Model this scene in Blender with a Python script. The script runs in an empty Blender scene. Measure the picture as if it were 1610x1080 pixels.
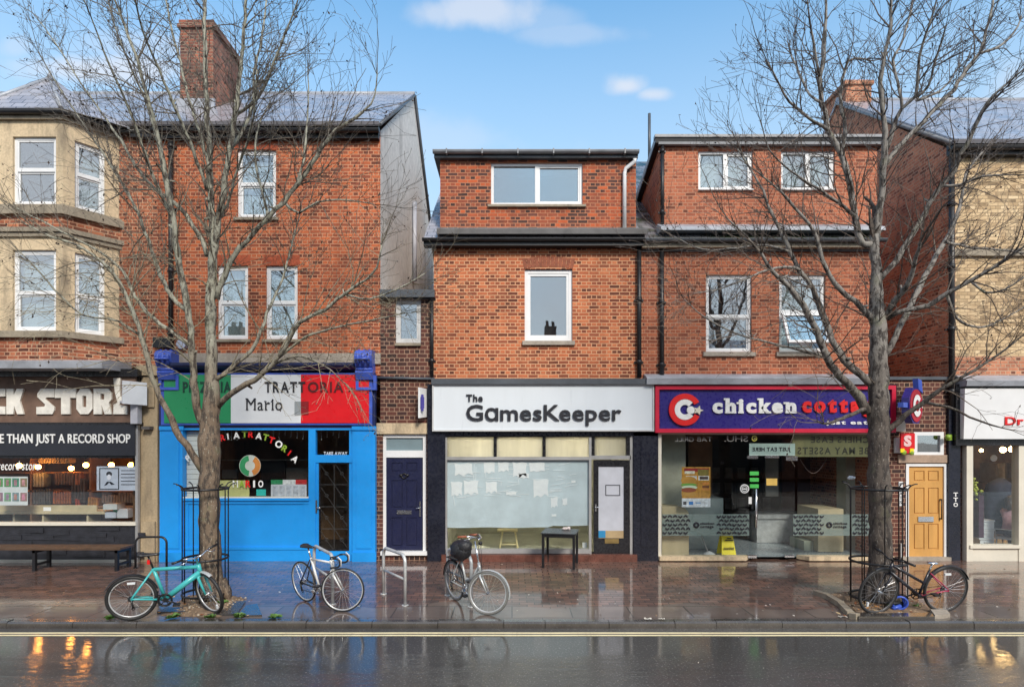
import bpy, bmesh, math, random
from mathutils import Vector, Matrix, Quaternion
R = math.radians
SC = bpy.context.scene
COL = SC.collection
rng = random.Random(7)

# ---------------------------------------------------------------- camera, sky, sun, exposure
# facades stand in the plane Y = 0, the pavement top is Z = 0, the camera is across the street
D, F, H, CX, HY = 13.0, 936.0, 2.64, 805.0, 690.0
cam_d = bpy.data.cameras.new('camera')
cam = bpy.data.objects.new('camera', cam_d)
COL.objects.link(cam)
cam.location = (0, -D, H)
cam.rotation_euler = (R(90), 0, 0)
cam_d.sensor_width = 36.0
cam_d.lens = 36.0 * F / 1610.0
cam_d.shift_y = (HY - 540.0) / 1610.0
cam_d.clip_end = 2000.0
SC.camera = cam

SUN_EL, SUN_ROT = R(38), R(158)
world = bpy.data.worlds.new("World")
SC.world = world
world.use_nodes = True


def build_sky():
    nt = world.node_tree
    N, L = nt.nodes, nt.links
    N.clear()
    out = N.new('ShaderNodeOutputWorld')
    bg = N.new('ShaderNodeBackground')
    bg.inputs['Strength'].default_value = 0.122
    L.new(bg.outputs[0], out.inputs[0])
    sky = N.new('ShaderNodeTexSky')
    sky.sky_type = 'NISHITA'
    sky.sun_disc = False
    sky.sun_elevation = SUN_EL
    sky.sun_rotation = SUN_ROT
    sky.air_density = 1.0
    sky.dust_density = 0.6
    sky.ozone_density = 1.5

    def math_n(op, a, b=None, clamp=False):
        n = N.new('ShaderNodeMath')
        n.operation = op
        n.use_clamp = clamp
        for i, v in enumerate((a, b)):
            if v is None:
                continue
            if isinstance(v, (int, float)):
                n.inputs[i].default_value = v
            else:
                L.new(v, n.inputs[i])
        return n.outputs[0]
    tc = N.new('ShaderNodeTexCoord')
    sp = N.new('ShaderNodeSeparateXYZ')
    L.new(tc.outputs['Generated'], sp.inputs[0])
    x, y, z = sp.outputs
    ysafe = math_n('MAXIMUM', y, 0.05)
    u = math_n('DIVIDE', x, ysafe)
    v = math_n('DIVIDE', z, ysafe)
    # pale air low over the roofs
    ramp = N.new('ShaderNodeMapRange')
    ramp.inputs['From Min'].default_value = 0.30
    ramp.inputs['From Max'].default_value = 0.66
    ramp.inputs['To Min'].default_value = 0.82
    ramp.inputs['To Max'].default_value = 0.0
    ramp.clamp = True
    L.new(z, ramp.inputs['Value'])
    hue = N.new('ShaderNodeMix')
    hue.data_type = 'RGBA'
    hue.blend_type = 'MULTIPLY'
    hue.inputs['Factor'].default_value = 1.0
    L.new(sky.outputs[0], hue.inputs['A'])
    hue.inputs['B'].default_value = (0.96, 1.92, 2.12, 1)
    pale = N.new('ShaderNodeMix')
    pale.data_type = 'RGBA'
    L.new(ramp.outputs[0], pale.inputs['Factor'])
    L.new(hue.outputs['Result'], pale.inputs['A'])
    pale.inputs['B'].default_value = (4.7, 5.6, 6.4, 1)
    # a few small fair-weather clouds, and a broken veil of cloud in the half of the sky behind the street
    nz = N.new('ShaderNodeTexNoise')
    nz.inputs['Scale'].default_value = 7.0
    nz.inputs['Detail'].default_value = 6.0
    L.new(tc.outputs['Generated'], nz.inputs['Vector'])
    clouds = [(-0.06, 0.72, 0.105, 0.040, 0.85), (-0.13, 0.715, 0.05, 0.03, 0.7), (0.10, 0.68, 0.10, 0.02, 0.35), (-0.55, 0.66, 0.22, 0.03, 0.45), (0.195, 0.592, 0.036, 0.020, 0.95), (0.235, 0.578, 0.036, 0.014, 0.8), (-0.68, 0.62, 0.15, 0.030, 0.9),
              (0.06, 0.70, 0.06, 0.030, 0.28), (0.42, 0.475, 0.12, 0.02, 0.6), (-0.10, 0.50, 0.16, 0.05, 0.3),
              (0.86, 0.56, 0.10, 0.07, 0.45), (-0.83, 0.66, 0.03, 0.02, 0.35),
              (-0.02, 0.74, 0.05, 0.02, 0.5)]
    tot = None
    for (u0, v0, a, b, s) in clouds:
        du = math_n('DIVIDE', math_n('SUBTRACT', u, u0), a)
        dv = math_n('DIVIDE', math_n('SUBTRACT', v, v0), b)
        r = math_n('SQRT', math_n('ADD', math_n('MULTIPLY', du, du), math_n('MULTIPLY', dv, dv)))
        r = math_n('ADD', r, math_n('MULTIPLY', math_n('SUBTRACT', nz.outputs[0], 0.5), 3.6))
        m = N.new('ShaderNodeMapRange')
        m.interpolation_type = 'SMOOTHSTEP'
        m.inputs['From Min'].default_value = 1.05
        m.inputs['From Max'].default_value = 0.1
        m.inputs['To Min'].default_value = 0.0
        m.inputs['To Max'].default_value = s * 0.72
        L.new(r, m.inputs['Value'])
        tot = m.outputs[0] if tot is None else math_n('MAXIMUM', tot, m.outputs[0])
    fwd = math_n('GREATER_THAN', y, 0.1)
    tot = math_n('MULTIPLY', tot, fwd)
    nz2 = N.new('ShaderNodeTexNoise')
    nz2.inputs['Scale'].default_value = 2.2
    nz2.inputs['Detail'].default_value = 5.0
    L.new(tc.outputs['Generated'], nz2.inputs['Vector'])
    veil = N.new('ShaderNodeMapRange')
    veil.inputs['From Min'].default_value = 0.35
    veil.inputs['From Max'].default_value = 0.62
    veil.inputs['To Min'].default_value = 0.35
    veil.inputs['To Max'].default_value = 0.9
    L.new(nz2.outputs[0], veil.inputs['Value'])
    back = N.new('ShaderNodeMapRange')
    back.inputs['From Min'].default_value = 0.30
    back.inputs['From Max'].default_value = -0.2
    L.new(y, back.inputs['Value'])
    tot = math_n('MAXIMUM', tot, math_n('MULTIPLY', veil.outputs[0], back.outputs[0]))
    cl = N.new('ShaderNodeMix')
    cl.data_type = 'RGBA'
    L.new(tot, cl.inputs['Factor'])
    L.new(pale.outputs['Result'], cl.inputs['A'])
    cl.inputs['B'].default_value = (6.0, 6.1, 6.5, 1)
    L.new(cl.outputs['Result'], bg.inputs['Color'])


build_sky()
sun_d = bpy.data.lights.new('sun', 'SUN')
sun_d.energy = 3.1
sun_d.angle = R(14)
sun_d.color = (1.0, 0.91, 0.80)
sun = bpy.data.objects.new('sun', sun_d)
COL.objects.link(sun)
# from behind the camera, a little to the right
sdir = Vector((math.sin(R(22)) * math.cos(SUN_EL), -math.cos(R(22)) * math.cos(SUN_EL), math.sin(SUN_EL)))
sun.location = sdir * 60
sun.rotation_euler = sdir.to_track_quat('Z', 'Y').to_euler()
SC.view_settings.view_transform = 'Standard'
SC.view_settings.look = 'None'
SC.view_settings.exposure = 0.25
SC.view_settings.gamma = 1.0
SC.render.engine = 'CYCLES'
SC.cycles.use_denoising = True
SC.cycles.max_bounces = 8
SC.cycles.transparent_max_bounces = 12
SC.cycles.caustics_reflective = False
SC.cycles.caustics_refractive = False
SC.cycles.sample_clamp_indirect = 6.0


# ---------------------------------------------------------------- measuring: a picture point at a known depth
def X(px, Y=0.0):
    return (px - CX) * (D + Y) / F


def Z(py, Y=0.0):
    return H + (HY - py) * (D + Y) / F


def G(px, py, z=0.0):
    d = F * (H - z) / (py - HY)
    return Vector(((px - CX) * d / F, d - D, z))


# ---------------------------------------------------------------- materials
def _nodes(name):
    m = bpy.data.materials.new(name)
    m.use_nodes = True
    nt = m.node_tree
    return m, nt.nodes, nt.links, nt.nodes['Principled BSDF']


def c4(c):
    return (c[0], c[1], c[2], 1.0)


def mix(N, L, fac, a, b, mode='MIX'):
    n = N.new('ShaderNodeMix')
    n.data_type = 'RGBA'
    n.blend_type = mode
    for k, v in (('Factor', fac), ('A', a), ('B', b)):
        if isinstance(v, (int, float)):
            n.inputs[k].default_value = v
        elif isinstance(v, tuple):
            n.inputs[k].default_value = c4(v)
        else:
            L.new(v, n.inputs[k])
    return n.outputs['Result']


def noise(N, L, vec, scale, detail=4.0, rough=0.55):
    n = N.new('ShaderNodeTexNoise')
    n.inputs['Scale'].default_value = scale
    n.inputs['Detail'].default_value = detail
    n.inputs['Roughness'].default_value = rough
    if vec is not None:
        L.new(vec, n.inputs['Vector'])
    return n.outputs[0]


def mrange(N, L, v, a, b, c, d):
    n = N.new('ShaderNodeMapRange')
    n.inputs['From Min'].default_value = a
    n.inputs['From Max'].default_value = b
    n.inputs['To Min'].default_value = c
    n.inputs['To Max'].default_value = d
    L.new(v, n.inputs['Value'])
    return n.outputs[0]


def mop(N, L, op, a, b=None):
    n = N.new('ShaderNodeMath')
    n.operation = op
    for i, v in enumerate((a, b)):
        if v is None:
            continue
        if isinstance(v, (int, float)):
            n.inputs[i].default_value = v
        else:
            L.new(v, n.inputs[i])
    return n.outputs[0]


def bump(N, L, p, h, strength, dist=0.01):
    b = N.new('ShaderNodeBump')
    b.inputs['Strength'].default_value = strength
    b.inputs['Distance'].default_value = dist
    L.new(h, b.inputs['Height'])
    L.new(b.outputs[0], p.inputs['Normal'])


def objco(N):
    return N.new('ShaderNodeTexCoord').outputs['Object']


def paint(name, col, rough=0.5, metal=0.0, var=0.18, scale=2.5, dirt=0.12, dirtcol=(0.06, 0.05, 0.04), bmp=0.08, spec=0.5, streak=False):
    m, N, L, p = _nodes(name)
    co = objco(N)
    if streak:
        mp = N.new('ShaderNodeMapping')
        mp.inputs['Scale'].default_value = (1.0, 1.0, 0.15)
        L.new(co, mp.inputs['Vector'])
        cs = mp.outputs[0]
    else:
        cs = co
    n1 = noise(N, L, cs, scale)
    n2 = noise(N, L, cs, scale * 9.0, 5.0, 0.65)
    lo = tuple(c * (1 - var) for c in col)
    hi = tuple(min(0.95, c * (1 + var)) for c in col)
    c = mix(N, L, mrange(N, L, n1, 0.3, 0.7, 0, 1), lo, hi)
    c = mix(N, L, mrange(N, L, n2, 0.55, 0.8, 0, dirt), c, dirtcol)
    L.new(c, p.inputs['Base Color'])
    p.inputs['Metallic'].default_value = metal
    p.inputs['Specular IOR Level'].default_value = spec
    L.new(mrange(N, L, n2, 0.3, 0.7, max(0.02, rough - 0.1), min(1, rough + 0.12)), p.inputs['Roughness'])
    if bmp:
        bump(N, L, p, n2, bmp, 0.01)
    return m


def brick(name, c1, c2, mortar, patch, size=(0.222, 0.075), ms=0.0075, patchf=0.5, soot=0.0, squash=0.5, wear=0.65):
    m, N, L, p = _nodes(name)
    co = objco(N)
    sp = N.new('ShaderNodeSeparateXYZ')
    L.new(co, sp.inputs[0])
    ge = N.new('ShaderNodeNewGeometry')
    sn = N.new('ShaderNodeSeparateXYZ')
    L.new(ge.outputs['True Normal'], sn.inputs[0])
    side = mop(N, L, 'GREATER_THAN', mop(N, L, 'ABSOLUTE', sn.outputs[0]), 0.75)
    mu = N.new('ShaderNodeMix')
    L.new(side, mu.inputs['Factor'])
    L.new(sp.outputs[0], mu.inputs['A'])
    L.new(sp.outputs[1], mu.inputs['B'])
    cb = N.new('ShaderNodeCombineXYZ')
    L.new(mu.outputs['Result'], cb.inputs[0])
    L.new(sp.outputs[2], cb.inputs[1])
    # slightly wavering courses
    wob = noise(N, L, co, 3.0, 2.0)
    add = N.new('ShaderNodeVectorMath')
    add.operation = 'ADD'
    L.new(cb.outputs[0], add.inputs[0])
    wv = N.new('ShaderNodeCombineXYZ')
    L.new(mrange(N, L, wob, 0, 1, -0.012, 0.012), wv.inputs[1])
    L.new(wv.outputs[0], add.inputs[1])
    b = N.new('ShaderNodeTexBrick')
    L.new(add.outputs[0], b.inputs['Vector'])
    b.inputs['Scale'].default_value = 1.0
    b.inputs['Brick Width'].default_value = size[0]
    b.inputs['Row Height'].default_value = size[1]
    b.inputs['Mortar Size'].default_value = ms
    b.inputs['Mortar Smooth'].default_value = 0.25
    b.inputs['Bias'].default_value = -0.05
    b.squash = squash
    b.squash_frequency = 2
    b.inputs['Color1'].default_value = (0, 0, 0, 1)
    b.inputs['Color2'].default_value = (1, 1, 1, 1)
    b.inputs['Bias'].default_value = 0.0
    rp = N.new('ShaderNodeValToRGB')
    cr = rp.color_ramp
    cr.elements[0].position, cr.elements[0].color = 0.0, c4(tuple(q * 0.42 for q in c2))
    cr.elements[1].position, cr.elements[1].color = 1.0, c4(patch)
    for ps, cc in ((0.24, c2), (0.5, tuple((a + b2) / 2 for a, b2 in zip(c1, c2))), (0.8, c1)):
        e = cr.elements.new(ps)
        e.color = c4(cc)
    L.new(b.outputs['Color'], rp.inputs[0])
    n_big = noise(N, L, co, 0.8, 4.0)
    n_mid = noise(N, L, co, 5.0, 4.0)
    n_fine = noise(N, L, co, 45.0, 3.0)
    mor = mix(N, L, mrange(N, L, n_mid, 0.3, 0.7, 0, 1), tuple(c * 0.72 for c in mortar), mortar)
    mstr = N.new('ShaderNodeMapping')
    mstr.inputs['Scale'].default_value = (2.2, 2.2, 0.22)
    L.new(co, mstr.inputs['Vector'])
    n_str = noise(N, L, mstr.outputs[0], 1.0, 5.0, 0.6)
    # whole patches of brighter replaced brick
    pf = mop(N, L, 'MULTIPLY', mrange(N, L, n_big, 0.52, 0.66, 0, 1), mop(N, L, 'SUBTRACT', 1.0, b.outputs['Fac']))
    c = mix(N, L, mop(N, L, 'MULTIPLY', pf, patchf), rp.outputs['Color'], patch)
    c = mix(N, L, b.outputs['Fac'], c, mor)
    c = mix(N, L, mrange(N, L, n_str, 0.50, 0.70, 0.0, wear), c, mix(N, L, 1.0, c, (0.50, 0.44, 0.42), 'MULTIPLY'))
    n_w = noise(N, L, co, 0.42, 5.0, 0.6)
    c = mix(N, L, mrange(N, L, n_w, 0.50, 0.62, 0.0, wear), c, mix(N, L, 1.0, c, (0.52, 0.47, 0.45), 'MULTIPLY'))
    c = mix(N, L, mrange(N, L, n_mid, 0.35, 0.75, 0.0, 0.5), c, mix(N, L, 0.75, c, (0.42, 0.3, 0.25), 'MULTIPLY'))
    c = mix(N, L, mrange(N, L, n_fine, 0.3, 0.75, 0.0, 0.4), c, mix(N, L, 1.0, c, (0.55, 0.5, 0.48), 'MULTIPLY'))
    if soot:
        n_s = noise(N, L, co, 1.7, 5.0)
        c = mix(N, L, mrange(N, L, n_s, 0.45, 0.7, 0, soot), c, (0.05, 0.04, 0.035))
    L.new(c, p.inputs['Base Color'])
    p.inputs['Roughness'].default_value = 0.8
    h = mix(N, L, 0.3, mop(N, L, 'SUBTRACT', 1.0, b.outputs['Fac']), n_fine)
    bump(N, L, p, h, 0.7, 0.012)
    return m


def slate(name, c1=(0.15, 0.15, 0.175), c2=(0.24, 0.235, 0.26), blotch=0.0):
    m, N, L, p = _nodes(name)
    co = objco(N)
    sp = N.new('ShaderNodeSeparateXYZ')
    L.new(co, sp.inputs[0])
    cb = N.new('ShaderNodeCombineXYZ')
    L.new(sp.outputs[0], cb.inputs[0])
    L.new(mop(N, L, 'MULTIPLY', sp.outputs[2], 1.62), cb.inputs[1])
    b = N.new('ShaderNodeTexBrick')
    L.new(cb.outputs[0], b.inputs['Vector'])
    b.inputs['Scale'].default_value = 1.0
    b.inputs['Brick Width'].default_value = 0.26
    b.inputs['Row Height'].default_value = 0.22
    b.inputs['Mortar Size'].default_value = 0.009
    b.inputs['Color1'].default_value = c4(c1)
    b.inputs['Color2'].default_value = c4(c2)
    b.inputs['Mortar'].default_value = c4(tuple(c * 0.25 for c in c1))
    n1 = noise(N, L, co, 2.2, 5.0)
    c = mix(N, L, mrange(N, L, n1, 0.4, 0.7, 0, 0.5), b.outputs['Color'], (0.36, 0.35, 0.36))
    if blotch:
        n2 = noise(N, L, co, 2.6, 5.0)
        c = mix(N, L, mrange(N, L, n2, 0.4, 0.6, 0, blotch), c, (0.035, 0.05, 0.02))  # dark green blotches spread at random over the slates
    L.new(c, p.inputs['Base Color'])
    L.new(mrange(N, L, n1, 0.3, 0.7, 0.14, 0.36), p.inputs['Roughness'])
    sx = N.new('ShaderNodeMath')
    sx.operation = 'FRACT'
    L.new(mop(N, L, 'DIVIDE', mop(N, L, 'MULTIPLY', sp.outputs[2], 1.62), 0.22), sx.inputs[0])
    hh = mix(N, L, 0.5, mop(N, L, 'SUBTRACT', 1.0, b.outputs['Fac']), mop(N, L, 'SUBTRACT', 1.0, sx.outputs[0]))
    bump(N, L, p, hh, 0.6, 0.02)
    return m


def stone(name, col, stain=0.35,  rough=0.75, scale=1.2, bands=True):
    m, N, L, p = _nodes(name)
    co = objco(N)
    mp = N.new('ShaderNodeMapping')
    mp.inputs['Scale'].default_value = (1.0, 1.0, 0.25 if bands else 1.0)
    L.new(co, mp.inputs['Vector'])
    n1 = noise(N, L, mp.outputs[0], scale * 2, 6.0, 0.6)
    n2 = noise(N, L, co, scale * 14, 6.0, 0.65)
    c = mix(N, L, mrange(N, L, n2, 0.3, 0.7, 0, 1), tuple(x * 0.78 for x in col), tuple(min(0.95, x * 1.12) for x in col))
    c = mix(N, L, mrange(N, L, n1, 0.48, 0.72, 0, stain), c, (0.09, 0.075, 0.06))
    L.new(c, p.inputs['Base Color'])
    p.inputs['Roughness'].default_value = rough
    bump(N, L, p, n2, 0.25, 0.012)
    return m


def glass(name, refl=0.12, tint=(0.86, 0.92, 0.92), rough=0.01):
    m = bpy.data.materials.new(name)
    m.use_nodes = True
    N, L = m.node_tree.nodes, m.node_tree.links
    N.clear()
    out = N.new('ShaderNodeOutputMaterial')
    t = N.new('ShaderNodeBsdfTransparent')
    t.inputs[0].default_value = c4(tint)
    g = N.new('ShaderNodeBsdfGlossy')
    g.inputs['Roughness'].default_value = rough
    g.inputs['Color'].default_value = (0.95, 0.97, 1.0, 1)
    lw = N.new('ShaderNodeLayerWeight')
    lw.inputs['Blend'].default_value = 0.25
    fac = mop(N, L, 'ADD', mop(N, L, 'MULTIPLY', lw.outputs['Facing'], 0.25), refl)
    # old panes are never quite flat
    co = objco(N)
    nz = noise(N, L, co, 1.3, 2.0)
    b = N.new('ShaderNodeBump')
    b.inputs['Strength'].default_value = 0.06
    b.inputs['Distance'].default_value = 0.02
    L.new(nz, b.inputs['Height'])
    L.new(b.outputs[0], g.inputs['Normal'])
    mx = N.new('ShaderNodeMixShader')
    L.new(fac, mx.inputs[0])
    L.new(t.outputs[0], mx.inputs[1])
    L.new(g.outputs[0], mx.inputs[2])
    L.new(mx.outputs[0], out.inputs[0])
    return m


def emit(name, col, strength):
    m = bpy.data.materials.new(name)
    m.use_nodes = True
    N, L = m.node_tree.nodes, m.node_tree.links
    p = N['Principled BSDF']
    p.inputs['Base Color'].default_value = c4(col)
    p.inputs['Emission Color'].default_value = c4(col)
    p.inputs['Emission Strength'].default_value = strength
    return m


# ---------------------------------------------------------------- mesh builder
OFF = {}


class MB:
    def __init__(s):
        s.v, s.f, s.m, s.sm = [], [], [], []
        s.mi = 0
        s.T = None

    def add(s, vs, fs, smooth=False):
        n = len(s.v)
        if s.T is not None:
            vs = [s.T @ Vector(v) for v in vs]
        s.v += [tuple(v) for v in vs]
        s.f += [tuple(i + n for i in f) for f in fs]
        s.m += [s.mi] * len(fs)
        s.sm += [smooth] * len(fs)
        return s

    def box(s, x0, y0, z0, x1, y1, z1):
        x0, x1 = min(x0, x1), max(x0, x1)
        y0, y1 = min(y0, y1), max(y0, y1)
        z0, z1 = min(z0, z1), max(z0, z1)
        return s.add([(x0, y0, z0), (x1, y0, z0), (x1, y1, z0), (x0, y1, z0), (x0, y0, z1), (x1, y0, z1), (x1, y1, z1), (x0, y1, z1)],
                     [(0, 3, 2, 1), (4, 5, 6, 7), (0, 1, 5, 4), (1, 2, 6, 5), (2, 3, 7, 6), (3, 0, 4, 7)])

    def pbox(s, px0, py0, px1, py1, Y0, Y1):
        """box whose front face fills a picture rectangle at depth Y0"""
        return s.box(X(px0, Y0), Y0, Z(py1, Y0), X(px1, Y0), Y1, Z(py0, Y0))

    def frame(s, x0, z0, x1, z1, y0, y1, w, wb=None):
        wb = w if wb is None else wb
        s.box(x0, y0, z0, x0 + w, y1, z1)
        s.box(x1 - w, y0, z0, x1, y1, z1)
        s.box(x0 + w, y0, z1 - w, x1 - w, y1, z1)
        s.box(x0 + w, y0, z0, x1 - w, y1, z0 + wb)
        return s

    def quad(s, a, b, c, d):
        return s.add([a, b, c, d], [(0, 1, 2, 3)])

    def prism_x(s, prof, x0, x1):
        """profile of (y,z), counter-clockwise seen from +x, swept along x"""
        n = len(prof)
        vs = [(x0, y, z) for y, z in prof] + [(x1, y, z) for y, z in prof]
        fs = [tuple(range(n - 1, -1, -1)), tuple(range(n, 2 * n))]
        fs += [(i, (i + 1) % n, n + (i + 1) % n, n + i) for i in range(n)]
        return s.add(vs, fs)

    def prism_y(s, poly, y0, y1):
        """polygon of (x,z), counter-clockwise seen from the front (-y)"""
        n = len(poly)
        vs = [(x, y0, z) for x, z in poly] + [(x, y1, z) for x, z in poly]
        fs = [tuple(range(n)), tuple(range(2 * n - 1, n - 1, -1))]
        fs += [((i + 1) % n, i, n + i, n + (i + 1) % n) for i in range(n)]
        return s.add(vs, fs)

    def prism_z(s, poly, z0, z1):
        n = len(poly)
        vs = [(x, y, z0) for x, y in poly] + [(x, y, z1) for x, y in poly]
        fs = [tuple(range(n - 1, -1, -1)), tuple(range(n, 2 * n))]
        fs += [(i, (i + 1) % n, n + (i + 1) % n, n + i) for i in range(n)]
        return s.add(vs, fs)

    def tube(s, pts, rad, n=8, cap=True):
        pts = [Vector(p) for p in pts]
        if isinstance(rad, (int, float)):
            rad = [rad] * len(pts)
        vs, fs = [], []
        u = None
        for i, p in enumerate(pts):
            t = (pts[min(i + 1, len(pts) - 1)] - pts[max(i - 1, 0)])
            if t.length < 1e-9:
                t = Vector((0, 0, 1))
            t.normalize()
            if u is None:
                u = t.orthogonal().normalized()
            else:
                u = u - t * u.dot(t)
                u = t.orthogonal().normalized() if u.length < 1e-6 else u.normalized()
            w = t.cross(u)
            for k in range(n):
                a = 2 * math.pi * k / n
                vs.append(p + (u * math.cos(a) + w * math.sin(a)) * rad[i])
        for i in range(len(pts) - 1):
            for k in range(n):
                a, b = i * n + k, i * n + (k + 1) % n
                fs.append((a, b, b + n, a + n))
        s.add(vs, fs, n > 4)
        if cap:
            m = len(pts) - 1
            n0 = len(s.v) - len(vs)
            s.f += [tuple(n0 + k for k in range(n - 1, -1, -1)), tuple(n0 + m * n + k for k in range(n))]
            s.m += [s.mi] * 2
            s.sm += [False] * 2
        return s

    def ring(s, c, axis, Rr, r, n=32, k=6, squash=1.0):
        c, axis = Vector(c), Vector(axis).normalized()
        u = axis.orthogonal().normalized()
        w = axis.cross(u)
        vs, fs = [], []
        for i in range(n):
            a = 2 * math.pi * i / n
            e = u * math.cos(a) + w * math.sin(a)
            for j in range(k):
                b = 2 * math.pi * j / k
                vs.append(c + e * (Rr + r * math.cos(b)) + axis * (r * squash * math.sin(b)))
        for i in range(n):
            for j in range(k):
                fs.append((i * k + j, ((i + 1) % n) * k + j, ((i + 1) % n) * k + (j + 1) % k, i * k + (j + 1) % k))
        return s.add(vs, fs, True)

    def ball(s, c, rx, ry=None, rz=None, n=12, m=8, jit=0.0, rg=None):
        ry, rz = ry or rx, rz or rx
        vs, fs = [], []
        for i in range(m + 1):
            th = math.pi * i / m
            for k in range(n):
                a = 2 * math.pi * k / n
                q = 1.0 + (rg.uniform(-jit, jit) if (rg and 0 < i < m) else 0)
                vs.append((c[0] + rx * q * math.sin(th) * math.cos(a), c[1] + ry * q * math.sin(th) * math.sin(a), c[2] - rz * q * math.cos(th)))
        for i in range(m):
            for k in range(n):
                a, b = i * n + k, i * n + (k + 1) % n
                fs.append((a, b, b + n, a + n))
        return s.add(vs, fs, True)

    def disc_y(s, cx, cz, r, y0, y1, n=28, rz=None):
        rz = rz or r
        return s.prism_y([(cx + r * math.cos(2 * math.pi * i / n), cz + rz * math.sin(2 * math.pi * i / n)) for i in range(n)], y0, y1)

    def wall(s, A, B, z0, z1, holes=(), reveal=0.12):
        """one face from A to B (as seen from outside, left to right) with openings (u0,z0,u1,z1) and their reveals"""
        A, B = Vector((A[0], A[1])), Vector((B[0], B[1]))
        Ln = (B - A).length
        d = (B - A) / Ln
        inn = Vector((-d.y, d.x))

        def P(u, z, k=0.0):
            q = A + d * u + inn * k
            return (q.x, q.y, z)
        us = sorted({0.0, Ln} | {h[0] for h in holes} | {h[2] for h in holes})
        zs = sorted({z0, z1} | {h[1] for h in holes} | {h[3] for h in holes})
        for i in range(len(us) - 1):
            for j in range(len(zs) - 1):
                mu, mz = (us[i] + us[i + 1]) / 2, (zs[j] + zs[j + 1]) / 2
                if any(h[0] < mu < h[2] and h[1] < mz < h[3] for h in holes):
                    continue
                s.quad(P(us[i], zs[j]), P(us[i + 1], zs[j]), P(us[i + 1], zs[j + 1]), P(us[i], zs[j + 1]))
        for (u0, a, u1, b) in holes:
            s.quad(P(u0, a), P(u0, b), P(u0, b, reveal), P(u0, a, reveal))
            s.quad(P(u1, b), P(u1, a), P(u1, a, reveal), P(u1, b, reveal))
            s.quad(P(u0, b), P(u1, b), P(u1, b, reveal), P(u0, b, reveal))
            s.quad(P(u1, a), P(u0, a), P(u0, a, reveal), P(u1, a, reveal))
        return s

    def builds(s, name, mats, parent):
        """like build, but pieces that stand apart become parts of their own"""
        par = list(range(len(s.v)))

        def find(i):
            while par[i] != i:
                par[i] = par[par[i]]
                i = par[i]
            return i
        for f in s.f:
            for i in f[1:]:
                par[find(i)] = find(f[0])
        isl = {}
        for i, v in enumerate(s.v):
            isl.setdefault(find(i), []).append(i)
        ks = list(isl)
        bb = [([min(s.v[i][c] for i in isl[k]) for c in range(3)], [max(s.v[i][c] for i in isl[k]) for c in range(3)]) for k in ks]
        grp = list(range(len(ks)))

        def gf(i):
            while grp[i] != i:
                i = grp[i]
            return i
        for i in range(len(ks)):
            for j in range(i):
                gap = math.sqrt(sum(max(0, bb[i][0][c] - bb[j][1][c], bb[j][0][c] - bb[i][1][c]) ** 2 for c in range(3)))
                size = max(max(b[1][c] - b[0][c] for c in range(3)) for b in (bb[i], bb[j]))
                if gap <= max(0.02, 0.5 * size):
                    grp[gf(i)] = gf(j)
        which = {k: gf(n) for n, k in enumerate(ks)}
        outs = []
        for g in sorted(set(which.values())):
            m = MB()
            idx = {}
            for f, mi, sm in zip(s.f, s.m, s.sm):
                if which[find(f[0])] != g:
                    continue
                for i in f:
                    if i not in idx:
                        idx[i] = len(m.v)
                        m.v.append(s.v[i])
                m.f.append(tuple(idx[i] for i in f))
                m.m.append(mi)
                m.sm.append(sm)
            outs.append(m.build(name, mats, parent))
        return outs[0]

    def build(s, name, mats, parent=None, loc=None):
        if not isinstance(mats, (list, tuple)):
            mats = [mats]
        if parent is not None:
            off = OFF[parent.name]
        elif loc is not None:
            off = Vector(loc)
        else:
            xs, ys, zs = [v[0] for v in s.v], [v[1] for v in s.v], [v[2] for v in s.v]
            off = Vector(((min(xs) + max(xs)) / 2, (min(ys) + max(ys)) / 2, min(zs)))
        me = bpy.data.meshes.new(name)
        me.from_pydata([(v[0] - off.x, v[1] - off.y, v[2] - off.z) for v in s.v], [], s.f)
        for mm in mats:
            me.materials.append(mm)
        me.polygons.foreach_set('material_index', s.m)
        me.polygons.foreach_set('use_smooth', s.sm)
        me.update()
        o = bpy.data.objects.new(name, me)
        COL.objects.link(o)
        if parent is not None:
            o.parent = parent
        else:
            o.location = off
        OFF[o.name] = off
        return o


def thing(name, label, cat, loc, group=None):
    o = bpy.data.objects.new(name, None)
    o.empty_display_size = 0.2
    COL.objects.link(o)
    o.location = loc
    OFF[o.name] = Vector(loc)
    return tag(o, label, cat, group)


def tag(o, label, cat, group=None, kind=None):
    if label:
        o['label'] = label
    if cat:
        o['category'] = cat
    if group:
        o['group'] = group
    if kind:
        o['kind'] = kind
    return o


def struct(o, kind='structure'):
    o['kind'] = kind
    return o


# ---------------------------------------------------------------- lettering
_gl = {}
FEET = {'h': 'lr', 'n': 'lr', 'm': 'lr', 'i': 'c', 'k': 'lr', 'l': 'c', 'r': 'l', 'T': 'c', 'R': 'lr', 'A': 'lr', 'I': 'c', 'M': 'lr', 'P': 'l', 't': 'c', 'H': 'lr', 'K': 'lr', 'E': 'l', 'F': 'l', 'N': 'l'}
CAPS = {'h': 'l', 'k': 'l', 'l': 'l', 'I': 'c', 'R': 'l', 'P': 'l', 'M': 'lr', 'H': 'lr', 'T': '', 'i': 'x', 'n': 'x', 'r': 'x', 'm': 'x', 'E': 'l'}


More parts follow.
